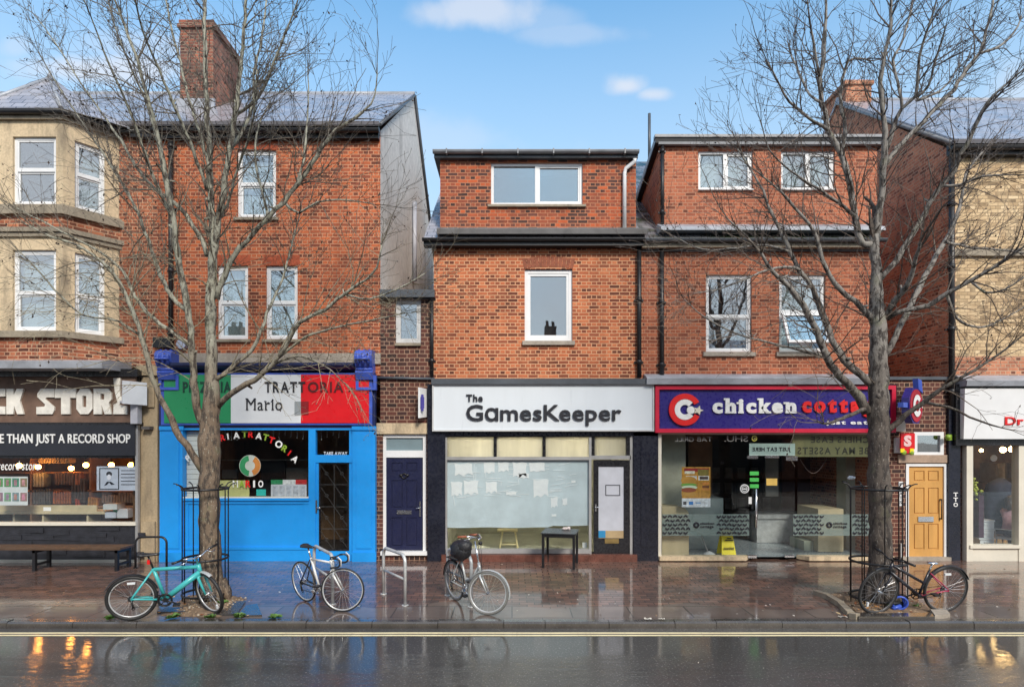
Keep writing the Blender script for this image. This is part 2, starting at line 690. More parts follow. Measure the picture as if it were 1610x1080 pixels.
def glyph(ch, bold):
    k = (ch, bold)
    if k not in _gl:
        cu = bpy.data.curves.new('glyph', 'FONT')
        cu.body = ch
        cu.size = 1.0
        cu.offset = bold
        cu.extrude = 0.5
        cu.resolution_u = 3
        o = bpy.data.objects.new('glyph', cu)
        COL.objects.link(o)
        dg = bpy.context.evaluated_depsgraph_get()
        me = bpy.data.meshes.new_from_object(o.evaluated_get(dg))
        vs = [tuple(v.co) for v in me.vertices]
        if bold:
            pv = glyph(ch, 0.0)[0]
            lim = [(min(q[i] for q in pv) - bold, max(q[i] for q in pv) + bold) for i in (0, 1)]
            vs = [(min(max(x, lim[0][0]), lim[0][1]), min(max(y, lim[1][0]), lim[1][1]), z) for x, y, z in vs]
        fs = [tuple(p.vertices) for p in me.polygons]
        bpy.data.objects.remove(o)
        bpy.data.curves.remove(cu)
        bpy.data.meshes.remove(me)
        _gl[k] = (vs, fs)
    return _gl[k]


def text_shape(s, bold=0.0, gap=0.09, space=0.32, serif=0.0, shear=0.0):
    """flat list of pieces (verts, faces) with x right, y up, z in -0.5..0.5"""
    out = []
    x = 0.0
    for ch in s:
        if ch == ' ':
            x += space
            continue
        vs, fs = glyph(ch, bold)
        x0, x1 = min(v[0] for v in vs), max(v[0] for v in vs)
        out.append(([(v[0] - x0 + x + shear * v[1], v[1], v[2]) for v in vs], fs))
        w = x1 - x0
        if serif:
            top = max(v[1] for v in vs)
            sw = serif * 1.25

            def slab(cx, y0):
                q = [(cx - sw, y0, -.5), (cx + sw, y0, -.5), (cx + sw, y0 + serif, -.5), (cx - sw, y0 + serif, -.5)]
                q += [(a, b, .36) for a, b, _ in q]
                out.append((q, [(3, 2, 1, 0), (4, 5, 6, 7), (0, 1, 5, 4), (1, 2, 6, 5), (2, 3, 7, 6), (3, 0, 4, 7)]))
            st = 0.06 + bold
            for f in FEET.get(ch, ''):
                slab(x + (st if f == 'l' else (w - st if f == 'r' else w / 2)), -bold)
            for f in CAPS.get(ch, ''):
                if f == 'x':
                    slab(x + st - serif * 0.8, 0.53 - serif)
                else:
                    slab(x + (st - serif * 0.6 if f == 'l' else (w - st if f == 'r' else w / 2)), top - serif)
        x += w + gap - (0.085 if ch in 'kK' else 0)
    return out


def fit_text(mb, s, x0, z0, x1, z1, y, thick, **kw):
    """letters filling the rectangle, facing -y"""
    pcs = text_shape(s, **kw)
    ax = [v[0] for vs, _ in pcs for v in vs]
    ay = [v[1] for vs, _ in pcs for v in vs]
    a0, a1, b0, b1 = min(ax), max(ax), min(ay), max(ay)
    sx, sz = (x1 - x0) / (a1 - a0), (z1 - z0) / (b1 - b0)
    for vs, fs in pcs:
        mb.add([(x0 + (v[0] - a0) * sx, y - v[2] * thick, z0 + (v[1] - b0) * sz) for v in vs], fs)
    return mb


def ptext(mb, s, px0, py0, px1, py1, Y, thick=0.02, mirror=False, **kw):
    if mirror:
        return fit_text(mb, s, X(px1, Y), Z(py1, Y), X(px0, Y), Z(py0, Y), Y, thick, **kw)
    return fit_text(mb, s, X(px0, Y), Z(py1, Y), X(px1, Y), Z(py0, Y), Y, thick, **kw)
# ---------------------------------------------------------------- the materials of the place
M = {}
M['brick_trat'] = brick('red_brick', (0.58, 0.145, 0.052), (0.29, 0.072, 0.034), (0.80, 0.40, 0.23), (0.64, 0.16, 0.05), patchf=0.35, ms=0.0095)
M['brick_game'] = brick('orange_brick', (0.64, 0.175, 0.066), (0.29, 0.074, 0.034), (0.92, 0.50, 0.28), (0.72, 0.24, 0.10), patchf=0.4, ms=0.011, wear=0.36)
M['brick_dorm'] = brick('blue_red_brick', (0.42, 0.095, 0.038), (0.11, 0.045, 0.038), (0.66, 0.28, 0.15), (0.66, 0.13, 0.035), patchf=0.85, ms=0.010)
M['brick_chick'] = brick('salmon_brick', (0.57, 0.16, 0.072), (0.32, 0.085, 0.042), (0.76, 0.38, 0.23), (0.62, 0.21, 0.10), patchf=0.4, ms=0.0095, wear=0.35)
M['brick_chdorm'] = brick('pale_salmon_brick', (0.60, 0.19, 0.092), (0.42, 0.12, 0.06), (0.72, 0.36, 0.22), (0.62, 0.17, 0.075), patchf=0.5, ms=0.0095, wear=0.3)
M['brick_dark'] = brick('brown_brick', (0.14, 0.044, 0.030), (0.06, 0.026, 0.023), (0.50, 0.32, 0.22), (0.15, 0.05, 0.035), patchf=0.3, size=(0.222, 0.09), ms=0.0095)
M['brick_cream'] = brick('cream_brick', (0.80, 0.60, 0.35), (0.60, 0.43, 0.24), (0.48, 0.34, 0.21), (0.88, 0.69, 0.43), patchf=0.7, ms=0.006, wear=0.2)
M['brick_gable'] = brick('gable_brick', (0.80, 0.32, 0.17), (0.46, 0.16, 0.09), (0.78, 0.50, 0.33), (0.72, 0.30, 0.17), patchf=0.4, soot=0.3, ms=0.011, wear=0.4)
M['brick_bay'] = brick('bay_brick', (0.54, 0.165, 0.075), (0.24, 0.068, 0.038), (0.78, 0.45, 0.28), (0.58, 0.21, 0.10), patchf=0.3, ms=0.011)
M['slate'] = slate('wet_slate', (0.27, 0.265, 0.30), (0.40, 0.39, 0.43))
M['slate_dark'] = slate('dark_green_slate', blotch=0.95)
M['stone_cream'] = stone('cream_stone', (0.66, 0.52, 0.34), 0.8, scale=1.5)
M['stone_ledge'] = stone('weathered_ledge_stone', (0.33, 0.28, 0.21), 0.85)
M['stone_grey'] = stone('grey_stone', (0.40, 0.35, 0.29), 0.4)
M['stone_pil'] = stone('stained_pilaster_stone', (0.46, 0.36, 0.23), 0.75, scale=1.6)
M['render'] = stone('stained_render', (0.66, 0.63, 0.59), 0.6, scale=0.55)
M['lead'] = paint('lead_sheet', (0.33, 0.35, 0.39), 0.42, 0.0, 0.3, 2.0, 0.3, bmp=0.3)
M['lead_pale'] = paint('pale_lead', (0.40, 0.39, 0.35), 0.5, 0.0, 0.3, 2.0, 0.35, bmp=0.3)
M['black'] = paint('black_gutter', (0.012, 0.012, 0.014), 0.4, 0.0, 0.3, 3.0, 0.1, bmp=0.15)
M['black_gloss'] = paint('black_shop_paint', (0.016, 0.016, 0.019), 0.28, 0.0, 0.3, 2.0, 0.35, (0.05, 0.048, 0.05), bmp=0.12)
M['navy_black'] = paint('blue_black_paint', (0.013, 0.015, 0.026), 0.28, 0.0, 0.3, 2.0, 0.3, (0.05, 0.05, 0.06), bmp=0.12)
M['grey_gutter'] = paint('grey_gutter', (0.21, 0.22, 0.24), 0.4, 0.0, 0.3, 2.0, 0.3)
M['dark_grey'] = paint('dark_grey_trim', (0.075, 0.085, 0.10), 0.4, 0.0, 0.25, 2.0, 0.25)
M['upvc'] = paint('white_window_frame', (0.80, 0.81, 0.82), 0.35, 0.0, 0.05, 2.0, 0.06, bmp=0.02)
M['upvc_grey'] = paint('greyed_white_frame', (0.55, 0.55, 0.55), 0.4, 0.0, 0.15, 3.0, 0.2)
M['white_pipe'] = paint('white_pipe', (0.72, 0.73, 0.75), 0.35, 0.0, 0.1, 3.0, 0.15)
M['pipe_grey'] = paint('grey_pipe', (0.40, 0.41, 0.46), 0.4, 0.0, 0.15, 3.0, 0.25)
M['blue'] = paint('bright_blue_paint', (0.013, 0.30, 0.80), 0.42, 0.0, 0.10, 1.2, 0.06, (0.01, 0.12, 0.35), bmp=0.06)
M['royal'] = paint('royal_blue_paint', (0.055, 0.11, 0.50), 0.4, 0.0, 0.2, 3.0, 0.2, (0.02, 0.03, 0.12), bmp=0.2)
M['royal_dark'] = paint('dark_blue_paint', (0.012, 0.02, 0.085), 0.4, 0.0, 0.3, 3.0, 0.2)
M['green_panel'] = paint('green_sign_panel', (0.022, 0.27, 0.105), 0.35, 0.0, 0.06, 2.0, 0.08, bmp=0.02)
M['white_panel'] = paint('white_sign_panel', (0.70, 0.73, 0.76), 0.35, 0.0, 0.04, 2.0, 0.04, bmp=0.02)
M['red_panel'] = paint('red_sign_panel', (0.68, 0.010, 0.016), 0.35, 0.0, 0.06, 2.0, 0.05, bmp=0.02)
M['ink'] = paint('dark_lettering', (0.014, 0.015, 0.022), 0.45, 0, 0.1, 3, 0.0, bmp=0)
M['ink_green'] = paint('dark_green_lettering', (0.006, 0.045, 0.030), 0.45, 0, 0.1, 3, 0.0, bmp=0)
M['ink_red'] = paint('dark_red_lettering', (0.09, 0.006, 0.008), 0.45, 0, 0.1, 3, 0.0, bmp=0)
M['grey_plate'] = paint('grey_plate', (0.30, 0.33, 0.35), 0.4, 0, 0.1, 3, 0.05)
M['red_plate'] = paint('dark_red_plate', (0.26, 0.012, 0.016), 0.4, 0, 0.1, 3, 0.05)
M['white_letter'] = paint('white_letters', (0.80, 0.81, 0.80), 0.5, 0, 0.1, 5.0, 0.10, (0.25, 0.2, 0.15))
M['worn_letter'] = paint('worn_white_letters', (0.78, 0.76, 0.70), 0.7, 0, 0.15, 6.0, 0.35, (0.30, 0.22, 0.15), bmp=0.4)
M['brown_board'] = paint('old_brown_board', (0.155, 0.095, 0.068), 0.65, 0, 0.35, 3.0, 0.4, (0.26, 0.17, 0.12), bmp=0.5)
M['char_panel'] = paint('charcoal_sign_panel', (0.020, 0.022, 0.030), 0.4, 0, 0.15, 2.0, 0.1, bmp=0.03)
M['black_stone'] = paint('black_painted_stone', (0.020, 0.021, 0.028), 0.4, 0, 0.4, 7.0, 0.4, (0.06, 0.06, 0.065), bmp=1.0)
M['game_panel'] = paint('pale_grey_sign_panel', (0.70, 0.75, 0.80), 0.35, 0, 0.05, 1.0, 0.05, (0.3, 0.33, 0.36), bmp=0.02, streak=True)
M['alu'] = paint('aluminium_frame', (0.42, 0.42, 0.42), 0.4, 0.4, 0.15, 3, 0.2)
M['frosted'] = paint('whitewashed_transom_glass', (0.58, 0.57, 0.48), 0.08, 0, 0.5, 2.6, 0.25, (0.34, 0.31, 0.24), bmp=0.0, streak=True)
_p = M['frosted'].node_tree.nodes['Principled BSDF']
_N, _L = M['frosted'].node_tree.nodes, M['frosted'].node_tree.links
_tr = _N.new('ShaderNodeBsdfTranslucent')
_tr.inputs[0].default_value = (0.85, 0.83, 0.72, 1)
_mx = _N.new('ShaderNodeMixShader')
_mx.inputs[0].default_value = 0.55
_L.new(_p.outputs[0], _mx.inputs[1])
_L.new(_tr.outputs[0], _mx.inputs[2])
_L.new(_mx.outputs[0], _N['Material Output'].inputs[0])
M['film'] = paint('whitewash_paper', (0.59, 0.67, 0.71), 0.55, 0, 0.14, 1.8, 0.2, (0.80, 0.84, 0.86), bmp=0.2)
M['paper'] = paint('white_paper', (0.90, 0.91, 0.93), 0.8, 0, 0.05, 9.0, 0.3, (0.45, 0.48, 0.52), bmp=0.6)
M['paper_door'] = paint('pale_door_paper', (0.55, 0.57, 0.63), 0.5, 0, 0.08, 4.0, 0.06, (0.4, 0.42, 0.48), bmp=0.15)
M['door_navy'] = paint('navy_door', (0.013, 0.016, 0.052), 0.35, 0, 0.15, 3.0, 0.08, bmp=0.08)
M['brass'] = paint('brass', (0.42, 0.30, 0.12), 0.35, 0.8, 0.2, 6, 0.2)
M['chrome'] = paint('chrome', (0.72, 0.73, 0.75), 0.2, 1.0, 0.1, 6, 0.05, bmp=0.02)
M['steel'] = paint('galvanised_steel', (0.56, 0.57, 0.57), 0.42, 0.35, 0.2, 8, 0.15)
M['chick_red'] = paint('crimson_sign_frame', (0.62, 0.018, 0.055), 0.35, 0, 0.08, 3, 0.08)
M['chick_blue'] = paint('indigo_sign_panel', (0.030, 0.022, 0.20), 0.3, 0, 0.10, 2, 0.08, (0.10, 0.09, 0.3))
M['red_letter'] = paint('red_letters', (0.72, 0.012, 0.012), 0.4, 0, 0.08, 4, 0.05)
M['wood_door'] = paint('honey_pine_door', (0.62, 0.33, 0.095), 0.4, 0, 0.2, 3.0, 0.12, (0.40, 0.17, 0.05), bmp=0.1, streak=True)
M['wood'] = paint('worn_wood', (0.085, 0.050, 0.030), 0.5, 0, 0.3, 4, 0.3, bmp=0.3)
M['wood_pale'] = paint('pale_wood', (0.52, 0.43, 0.27), 0.5, 0, 0.15, 4, 0.1)
M['wood_stool'] = paint('yellowish_wood', (0.80, 0.68, 0.38), 0.5, 0, 0.15, 4, 0.1)
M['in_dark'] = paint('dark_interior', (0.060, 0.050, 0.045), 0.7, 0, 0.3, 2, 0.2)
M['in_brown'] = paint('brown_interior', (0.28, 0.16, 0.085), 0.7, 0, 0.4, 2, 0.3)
M['in_grey'] = paint('grey_interior', (0.16, 0.155, 0.14), 0.7, 0, 0.3, 2, 0.2)
M['in_olive'] = paint('olive_grey_interior', (0.42, 0.42, 0.34), 0.7, 0, 0.2, 2, 0.2)
M['in_cream'] = paint('cream_interior', (0.62, 0.61, 0.52), 0.7, 0, 0.3, 1.5, 0.2, (0.3, 0.29, 0.24))
M['in_warm'] = paint('warm_interior', (0.34, 0.22, 0.10), 0.7, 0, 0.5, 3.0, 0.5, (0.10, 0.06, 0.03))
M['tile_grey'] = paint('grey_floor_tile', (0.22, 0.26, 0.28), 0.3, 0, 0.1, 2, 0.1)
M['counter'] = paint('grey_counter', (0.15, 0.19, 0.20), 0.35, 0, 0.15, 2, 0.1)
M['curtain'] = paint('net_curtain', (0.84, 0.87, 0.88), 0.9, 0, 0.12, 5.0, 0.1, (0.45, 0.5, 0.52), bmp=0.2, streak=True)
M['blind'] = paint('pale_blind', (0.82, 0.81, 0.77), 0.8, 0, 0.08, 3, 0.1)
M['glass_up'] = glass('window_glass', 0.32)
M['glass_shop'] = glass('shop_glass', 0.022, (0.95, 0.97, 0.97))
M['cream_paint'] = paint('cream_paint', (0.70, 0.66, 0.56), 0.45, 0, 0.08, 2, 0.12)
M['white_fascia'] = paint('white_fascia', (0.78, 0.79, 0.80), 0.4, 0, 0.05, 2, 0.05, (0.45, 0.42, 0.36), bmp=0.03)
M['cast_black'] = paint('black_cast_iron', (0.010, 0.010, 0.012), 0.4, 0.0, 0.3, 6, 0.15)
M['yellow'] = paint('yellow_plastic', (0.92, 0.74, 0.012), 0.4, 0, 0.06, 4, 0.05)
M['plastic_white'] = paint('white_plastic', (0.74, 0.77, 0.79), 0.35, 0, 0.06, 4, 0.06)
M['lime'] = paint('lime_plastic', (0.25, 0.40, 0.04), 0.4, 0, 0.15, 8, 0.1)
M['pot'] = paint('terracotta', (0.40, 0.17, 0.09), 0.8, 0, 0.2, 6, 0.3)
# ---------------------------------------------------------------- building pieces
def facing(A, B):
    A, B = Vector((A[0], A[1], 0)), Vector((B[0], B[1], 0))
    d = (B - A).normalized()
    inn = Vector((-d.y, d.x, 0))
    return Matrix(((d.x, inn.x, 0, A.x), (d.y, inn.y, 0, A.y), (0, 0, 1, 0), (0, 0, 0, 1)))


def window(parent, u0, z0, u1, z1, style='single', T=None, fw=0.055, y=0.05, frame='upvc', sill=None, sill_h=0.07, behind='dark', glassm='glass_up', split=0.5, label=None, sill_w=0.06, over=0.0):
    """frame > panes, sill and whatever hangs behind the glass"""
    f = MB()
    f.T = T
    f.frame(u0, z0, u1, z1, y, y + 0.07, fw)
    i0, i1, j0, j1 = u0 + fw, u1 - fw, z0 + fw, z1 - fw
    p = MB()
    p.T = T
    yp = y + 0.045
    if style == 'single':
        f.frame(i0, j0, i1, j1, y + 0.012, y + 0.06, fw * 0.7)
        p.box(i0, yp, j0, i1, yp + 0.006, j1)
    elif style == 'two':
        um = u0 + (u1 - u0) * split
        f.box(um - fw * 0.6, y, j0, um + fw * 0.6, y + 0.07, j1)
        f.frame(um + fw * 0.6, j0, i1, j1, y + 0.012, y + 0.06, fw * 0.6)
        p.box(i0, yp, j0, um - fw * 0.6, yp + 0.006, j1)
        p.box(um + fw * 0.6, yp, j0, i1, yp + 0.006, j1)
    elif style == 'sash':
        zm = z0 + (z1 - z0) * split
        f.box(i0, y + 0.005, zm - fw * 0.45, i1, y + 0.06, zm + fw * 0.45)
        f.frame(i0, j0, i1, zm - fw * 0.45, y + 0.03, y + 0.065, fw * 0.6)
        f.frame(i0, zm + fw * 0.45, i1, j1, y + 0.008, y + 0.04, fw * 0.45)
        p.box(i0, yp + 0.004, j0, i1, yp + 0.01, zm)
        p.box(i0, yp - 0.022, zm, i1, yp - 0.016, j1)
    elif style == 'plain':
        p.box(i0, yp, j0, i1, yp + 0.006, j1)
    o = f.build('window', M[frame], parent)
    if label:
        o['label'] = label
    p.build('pane', M[glassm], o)
    b = MB()
    b.T = T
    if behind == 'curtain':
        n = 28
        vs, fs = [], []
        for k in range(n + 1):
            u = u0 + (u1 - u0) * k / n
            yy = y + 0.16 + 0.02 * math.sin(k * 1.9) + 0.012 * math.sin(k * 0.83)
            vs += [(u, yy, z0), (u, yy + 0.01, z1)]
        fs = [(2 * k, 2 * k + 2, 2 * k + 3, 2 * k + 1) for k in range(n)]
        b.add(vs, fs, True)
        b.build('curtain', M['curtain'], o)
    elif behind == 'blind':
        n = 16
        for k in range(n):
            za, zb = z0 + (z1 - z0) * k / n, z0 + (z1 - z0) * (k + 1) / n
            b.box(u0, y + 0.13, za + 0.006, u1, y + 0.15, zb)
        b.build('blind', M['blind'], o)
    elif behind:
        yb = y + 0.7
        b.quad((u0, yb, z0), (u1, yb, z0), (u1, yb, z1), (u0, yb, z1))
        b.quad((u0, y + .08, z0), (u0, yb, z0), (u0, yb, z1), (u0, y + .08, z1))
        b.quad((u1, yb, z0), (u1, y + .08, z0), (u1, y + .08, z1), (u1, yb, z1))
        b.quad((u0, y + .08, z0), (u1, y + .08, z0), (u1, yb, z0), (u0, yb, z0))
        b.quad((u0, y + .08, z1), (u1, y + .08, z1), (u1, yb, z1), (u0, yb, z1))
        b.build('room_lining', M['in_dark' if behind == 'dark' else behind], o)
    if sill:
        s = MB()
        s.T = T
        s.prism_x([(-sill_w, z0 - sill_h), (y + 0.02, z0 - sill_h), (y + 0.02, z0 + 0.004), (-sill_w, z0 - 0.012)], u0 - over, u1 + over)
        s.build('sill', M[sill], o)
    return o


def pwindow(parent, px0, py0, px1, py1, **kw):
    return window(parent, X(px0), Z(py1), X(px1), Z(py0), **kw)


def hole(px0, py0, px1, py1, A=0.0):
    """a facade opening measured in the picture; A is the x at which the wall starts"""
    return (X(px0) - A, Z(py1), X(px1) - A, Z(py0))


def slope(mb, x0, x1, y0, z0, y1, z1, t=0.09):
    n = Vector((0, -(z1 - z0), (y1 - y0))).normalized() * t
    if y1 < y0:
        n = -n
    vs = [(x0, y0, z0), (x1, y0, z0), (x1, y1, z1), (x0, y1, z1)]
    ws = [(a, b + n.y, c + n.z) for a, b, c in vs]
    mb.add(vs + ws, [(3, 2, 1, 0), (4, 5, 6, 7), (0, 1, 5, 4), (1, 2, 6, 5), (2, 3, 7, 6), (3, 0, 4, 7)])


def gable(mb, x, y0, zl, yr, zr, y1, z1, zb, right=True):
    pts = [(x, y0, zb), (x, y1, zb), (x, y1, z1), (x, yr, zr), (x, y0, zl)]
    mb.add(pts, [tuple(range(5)) if right else tuple(range(4, -1, -1))])


def panel_door(parent, px0, py0, px1, py1, Y, mat, rows, name='door', gap=0.09, handle=True, hmat='chrome', label=None, recess=0.012):
    """a framed door with sunk panels: rows are (top, bottom) fractions from the top"""
    x0, x1, z0, z1 = X(px0, Y), X(px1, Y), Z(py1, Y), Z(py0, Y)
    w, h = x1 - x0, z1 - z0
    d = MB()
    cols = ((0.15, 0.45), (0.55, 0.85))
    holes = [(w * a, z1 - h * b, w * c, z1 - h * t) for (a, c) in cols for (t, b) in rows]
    d.wall((x0, Y), (x1, Y), z0, z1, holes, recess)
    for (a, b, c, e) in holes:
        q = 0.022
        d.quad((x0 + a, Y + recess, b), (x0 + c, Y + recess, b), (x0 + c, Y + recess, e), (x0 + a, Y + recess, e))
        d.box(x0 + a + q, Y + 0.003, b + q, x0 + c - q, Y + recess + .004, e - q)
    d.quad((x0, Y, z0), (x0, Y, z1), (x0, Y + 0.045, z1), (x0, Y + 0.045, z0))
    d.quad((x1, Y, z1), (x1, Y, z0), (x1, Y + 0.045, z0), (x1, Y + 0.045, z1))
    d.quad((x0, Y + .045, z0), (x0, Y + .045, z1), (x1, Y + .045, z1), (x1, Y + .045, z0))
    o = d.build(name, M[mat], parent)
    if label:
        o['label'] = label
    return o


def gutter(mb, x0, x1, y, z, r=0.06):
    n = 7
    prof = [(y + r * math.cos(math.pi + math.pi * k / (n - 1)), z + r * math.sin(math.pi + math.pi * k / (n - 1))) for k in range(n)]
    mb.prism_x(prof + [(y + r, z + 0.012), (y - r, z + 0.012)], x0, x1)


def pipe(mb, px, py0, py1, Y=-0.06, r=0.045):
    x = X(px, Y)
    z0, z1 = Z(py1, Y), Z(py0, Y)
    mb.tube([(x, Y, z0), (x, Y, z1)], r, 10)
    k = z0 + 0.3
    while k < z1:
        mb.tube([(x, Y, k), (x, Y, k + 0.09)], r * 1.25, 10)
        mb.box(x - r * 2, Y + r * 0.6, k + 0.02, x + r * 2, Y + r * 1.4, k + 0.06)
        k += 1.35


def sign_panel(name, label, cat, px0, py0, px1, py1, Y0, Y1, mat, group=None):
    m = MB().pbox(px0, py0, px1, py1, Y0, Y1)
    o = m.build(name, mat)
    return tag(o, label, cat, group)


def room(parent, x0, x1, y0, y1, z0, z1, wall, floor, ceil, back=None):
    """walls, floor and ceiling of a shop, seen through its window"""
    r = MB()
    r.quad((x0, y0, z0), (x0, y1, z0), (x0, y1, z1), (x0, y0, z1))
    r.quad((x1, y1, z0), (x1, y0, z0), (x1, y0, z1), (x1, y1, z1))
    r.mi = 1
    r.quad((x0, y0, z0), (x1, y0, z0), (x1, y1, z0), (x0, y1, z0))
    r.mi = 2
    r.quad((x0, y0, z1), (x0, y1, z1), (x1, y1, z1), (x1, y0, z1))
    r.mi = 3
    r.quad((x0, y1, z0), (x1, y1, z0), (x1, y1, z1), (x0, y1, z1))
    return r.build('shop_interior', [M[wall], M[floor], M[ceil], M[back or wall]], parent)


RIDGE_Y, RIDGE_Z, EAVE_Z = 4.36, 12.60, 9.36

# ================================================================ 1. stone-bayed building with the record shop
bb = thing('bay_building', 'brick building with a two storey cream stone bay above the record shop', 'building', (-9.9, 0.0, 0.0))
bL, bR = -16.0, X(247)


def zz(py):
    return Z(py, -0.8)


def plan(e=0.0):
    return [(-11.52 - e, 0.0), (-10.9 - e * 0.5, -0.8 - e), (-9.2 + e * 0.5, -0.8 - e), (-8.58 + e * 1.25, 0.0)]


w = MB()
w.wall((bL, 0), (bR, 0), Z(578), EAVE_Z)
w.wall((bL, 9.0), (bL, 0), 0, EAVE_Z)
w.wall((bR, 9.0), (bL, 9.0), 0, EAVE_Z)
w.build('wall', M['brick_bay'], bb)
BL, BF0, BF1, BR = plan()
rl = (Vector(BR) - Vector(BF1)).length
wF = X(20, -0.8) - BF0[0], X(88, -0.8) - BF0[0]
wR = 0.2 * rl, 0.74 * rl
st, bk = MB(), MB()
for (za, zb, w0, w1) in ((zz(335), zz(182), zz(322), zz(215)), (zz(527), zz(362), zz(520), zz(393))):
    st.wall(BF0, BF1, za, zb, [(wF[0], w0, wF[1], w1)])
    st.wall(BF1, BR, za, zb, [(wR[0], w0, wR[1], w1)])
    st.wall(BL, BF0, za, zb)
for (za, zb) in ((zz(362), zz(335)), (zz(574), zz(527))):
    for a, b in ((BL, BF0), (BF0, BF1), (BF1, BR)):
        bk.wall(a, b, za, zb)
bay = st.build('bay', M['stone_cream'], bb)
bk.builds('brick_band', M['brick_bay'], bay)
ld = MB()
for (t, b, e) in ((326, 338, 0.09), (322.5, 327, 0.05), (359, 366, 0.09), (366, 373, 0.05), (521, 531, 0.09), (183, 190, 0.07)):
    ld.prism_z(plan(e), zz(b), zz(t))
ld.builds('ledge', M['stone_ledge'], bay)
# carved hood over the lower lights
for (w0, w1) in ((zz(322), zz(215)), (zz(520), zz(393))):
    for A, B, uu in ((BF0, BF1, wF), (BF1, BR, wR)):
        window(bb, uu[0], w0, uu[1], w1, 'sash', facing(A, B), 0.06, behind='curtain' if (A == BF1 or w1 < 8) else 'dark', split=0.52 if w1 > 8 else 0.47)
rf = MB()
slope(rf, bL, bR, -0.22, EAVE_Z, RIDGE_Y, RIDGE_Z)
slope(rf, bL, bR, 9.0, EAVE_Z - 0.4, RIDGE_Y, RIDGE_Z)
roof = rf.build('roof', M['slate'], bb)
tr = MB()
ez = zz(177)
P_ = [(a, b, ez) for a, b in plan(0.17)]
ap, bkp = (-10.07, -0.02, Z(124)), (-10.07, 1.75, Z(124))
P_[0], P_[3] = (P_[0][0], -0.2, ez), (P_[3][0] + 0.12, -0.2, ez)
tr.add([P_[0], P_[1], P_[2], P_[3], ap, bkp], [(1, 2, 4), (2, 3, 4), (0, 1, 4), (3, 5, 4), (5, 0, 4)])
tr.build('turret_roof', M['slate'], bb)
hp = MB()
for q in (P_[1], P_[2]):
    hp.tube([q, Vector(ap) * 1.0], 0.045, 6)
hp.tube([P_[3], bkp], 0.03, 6)
hp.tube([ap, (ap[0], ap[1], ap[2] + 0.16)], [0.06, 0.02], 8)
hp.tube([ap, bkp], 0.045, 6)
hp.tube([(bL, RIDGE_Y, RIDGE_Z + 0.09), (bR, RIDGE_Y, RIDGE_Z + 0.09)], 0.07, 6)
hp.build('ridge_tile', M['lead'], roof)
gt = MB()
gp = [(a, b, zz(180)) for a, b in plan(0.12)]
gp = [(bL, -0.12, zz(180))] + gp + [(bR, -0.12, zz(180))]
gp[1], gp[4] = (gp[1][0], -0.12, gp[1][2]), (gp[4][0], -0.12, gp[4][2])
gt.tube(gp, 0.062, 8)
gt.box(P_[3][0], -0.14, EAVE_Z - 0.2, bR, 0, EAVE_Z + 0.02)
gt.build('gutter', M['black'], bb)

# record shop front, its board and window
yS = -0.25
lr = MB()
lr.prism_x([(-0.93, zz(580)), (0.0, zz(580)), (0.0, zz(562)), (-0.80, zz(566)), (-0.95, zz(569))], bL, X(207))
lr.build('lead_roof', M['lead'], bb)
sf = MB()
sf.pbox(-120, 580, 216, 592, yS - 0.12, 0.0)
sf.pbox(-120, 592, 218, 668, yS + 0.005, 0.0)
sf.pbox(-120, 664, 218, 668, yS - 0.05, 0.0)
sf.build('fascia', M['black_gloss'], bb)
pl = MB()
pl.pbox(216, 588, 247.5, 889, -0.13, 0.0)
pl.pbox(214, 574, 249, 590, -0.22, 0.0)
pl.pbox(222, 592, 242, 640, -0.17, -0.13)
pl.pbox(221, 820, 243, 889, -0.19, -0.13)
pl.build('pilaster', M['stone_pil'], bb)
po = MB()
po.pbox(212.5, 668, 216.5, 890, yS - 0.02, yS + 0.06)
po.build('metal_post', M['alu'], bb)
sr = MB()
sr.pbox(-120, 826, 213, 882, yS, yS + 0.14)
for k in range(26):
    a = -118 + k * 13 + rng.uniform(-3, 3)
    b = rng.uniform(828, 872)
    sr.pbox(a, b, a + rng.uniform(18, 55), b + rng.uniform(4, 9), yS - rng.uniform(0.008, 0.03), yS)
riser = sr.build('stall_riser', M['black_stone'], bb)
wk = MB()
wk.pbox(-120, 821, 213, 826, yS - 0.05, yS + 0.1)
wk.pbox(-120, 880, 213, 890, yS - 0.04, yS + 0.1)
wk.build('sill', M['cream_paint'], riser)
sw = MB()
sw.pbox(-120, 714, 213, 720, yS, yS + 0.07)
for a in (-60, 84):
    pass
win = sw.build('shop_window', M['black_gloss'], bb)
g = MB()
g.pbox(-120, 716, 212.5, 822, yS + 0.03, yS + 0.038)
g.builds('pane', M['glass_shop'], win)
lt = MB()
ptext(lt, 'record store', -4, 725, 62, 739, yS + 0.027, 0.004, shear=0.2, bold=0.01)
lt.build('lettering', M['white_letter'], win)
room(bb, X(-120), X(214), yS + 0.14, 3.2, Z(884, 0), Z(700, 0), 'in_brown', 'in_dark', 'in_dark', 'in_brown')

# ---- the boards of the record shop
s1 = sign_panel('shop_sign', 'weathered brown board with big chunky white letters ending STORE', 'shop sign', -120, 592, 213, 664, yS - 0.06, yS, M['brown_board'])
L_ = MB()


def blk(polys, px, w, py=611, h=40, Y=yS - 0.10, t=0.05):
    """chunky hand-cut letters, given as boxes and polygons on a unit square (y down)"""
    for pts in polys:
        q = [(X(px + w * a, Y), Z(py + h * b, Y)) for a, b in pts]
        ar = sum(q[i][0] * q[(i + 1) % len(q)][1] - q[(i + 1) % len(q)][0] * q[i][1] for i in range(len(q)))
        L_.prism_y(q if ar > 0 else q[::-1], Y, Y + t)


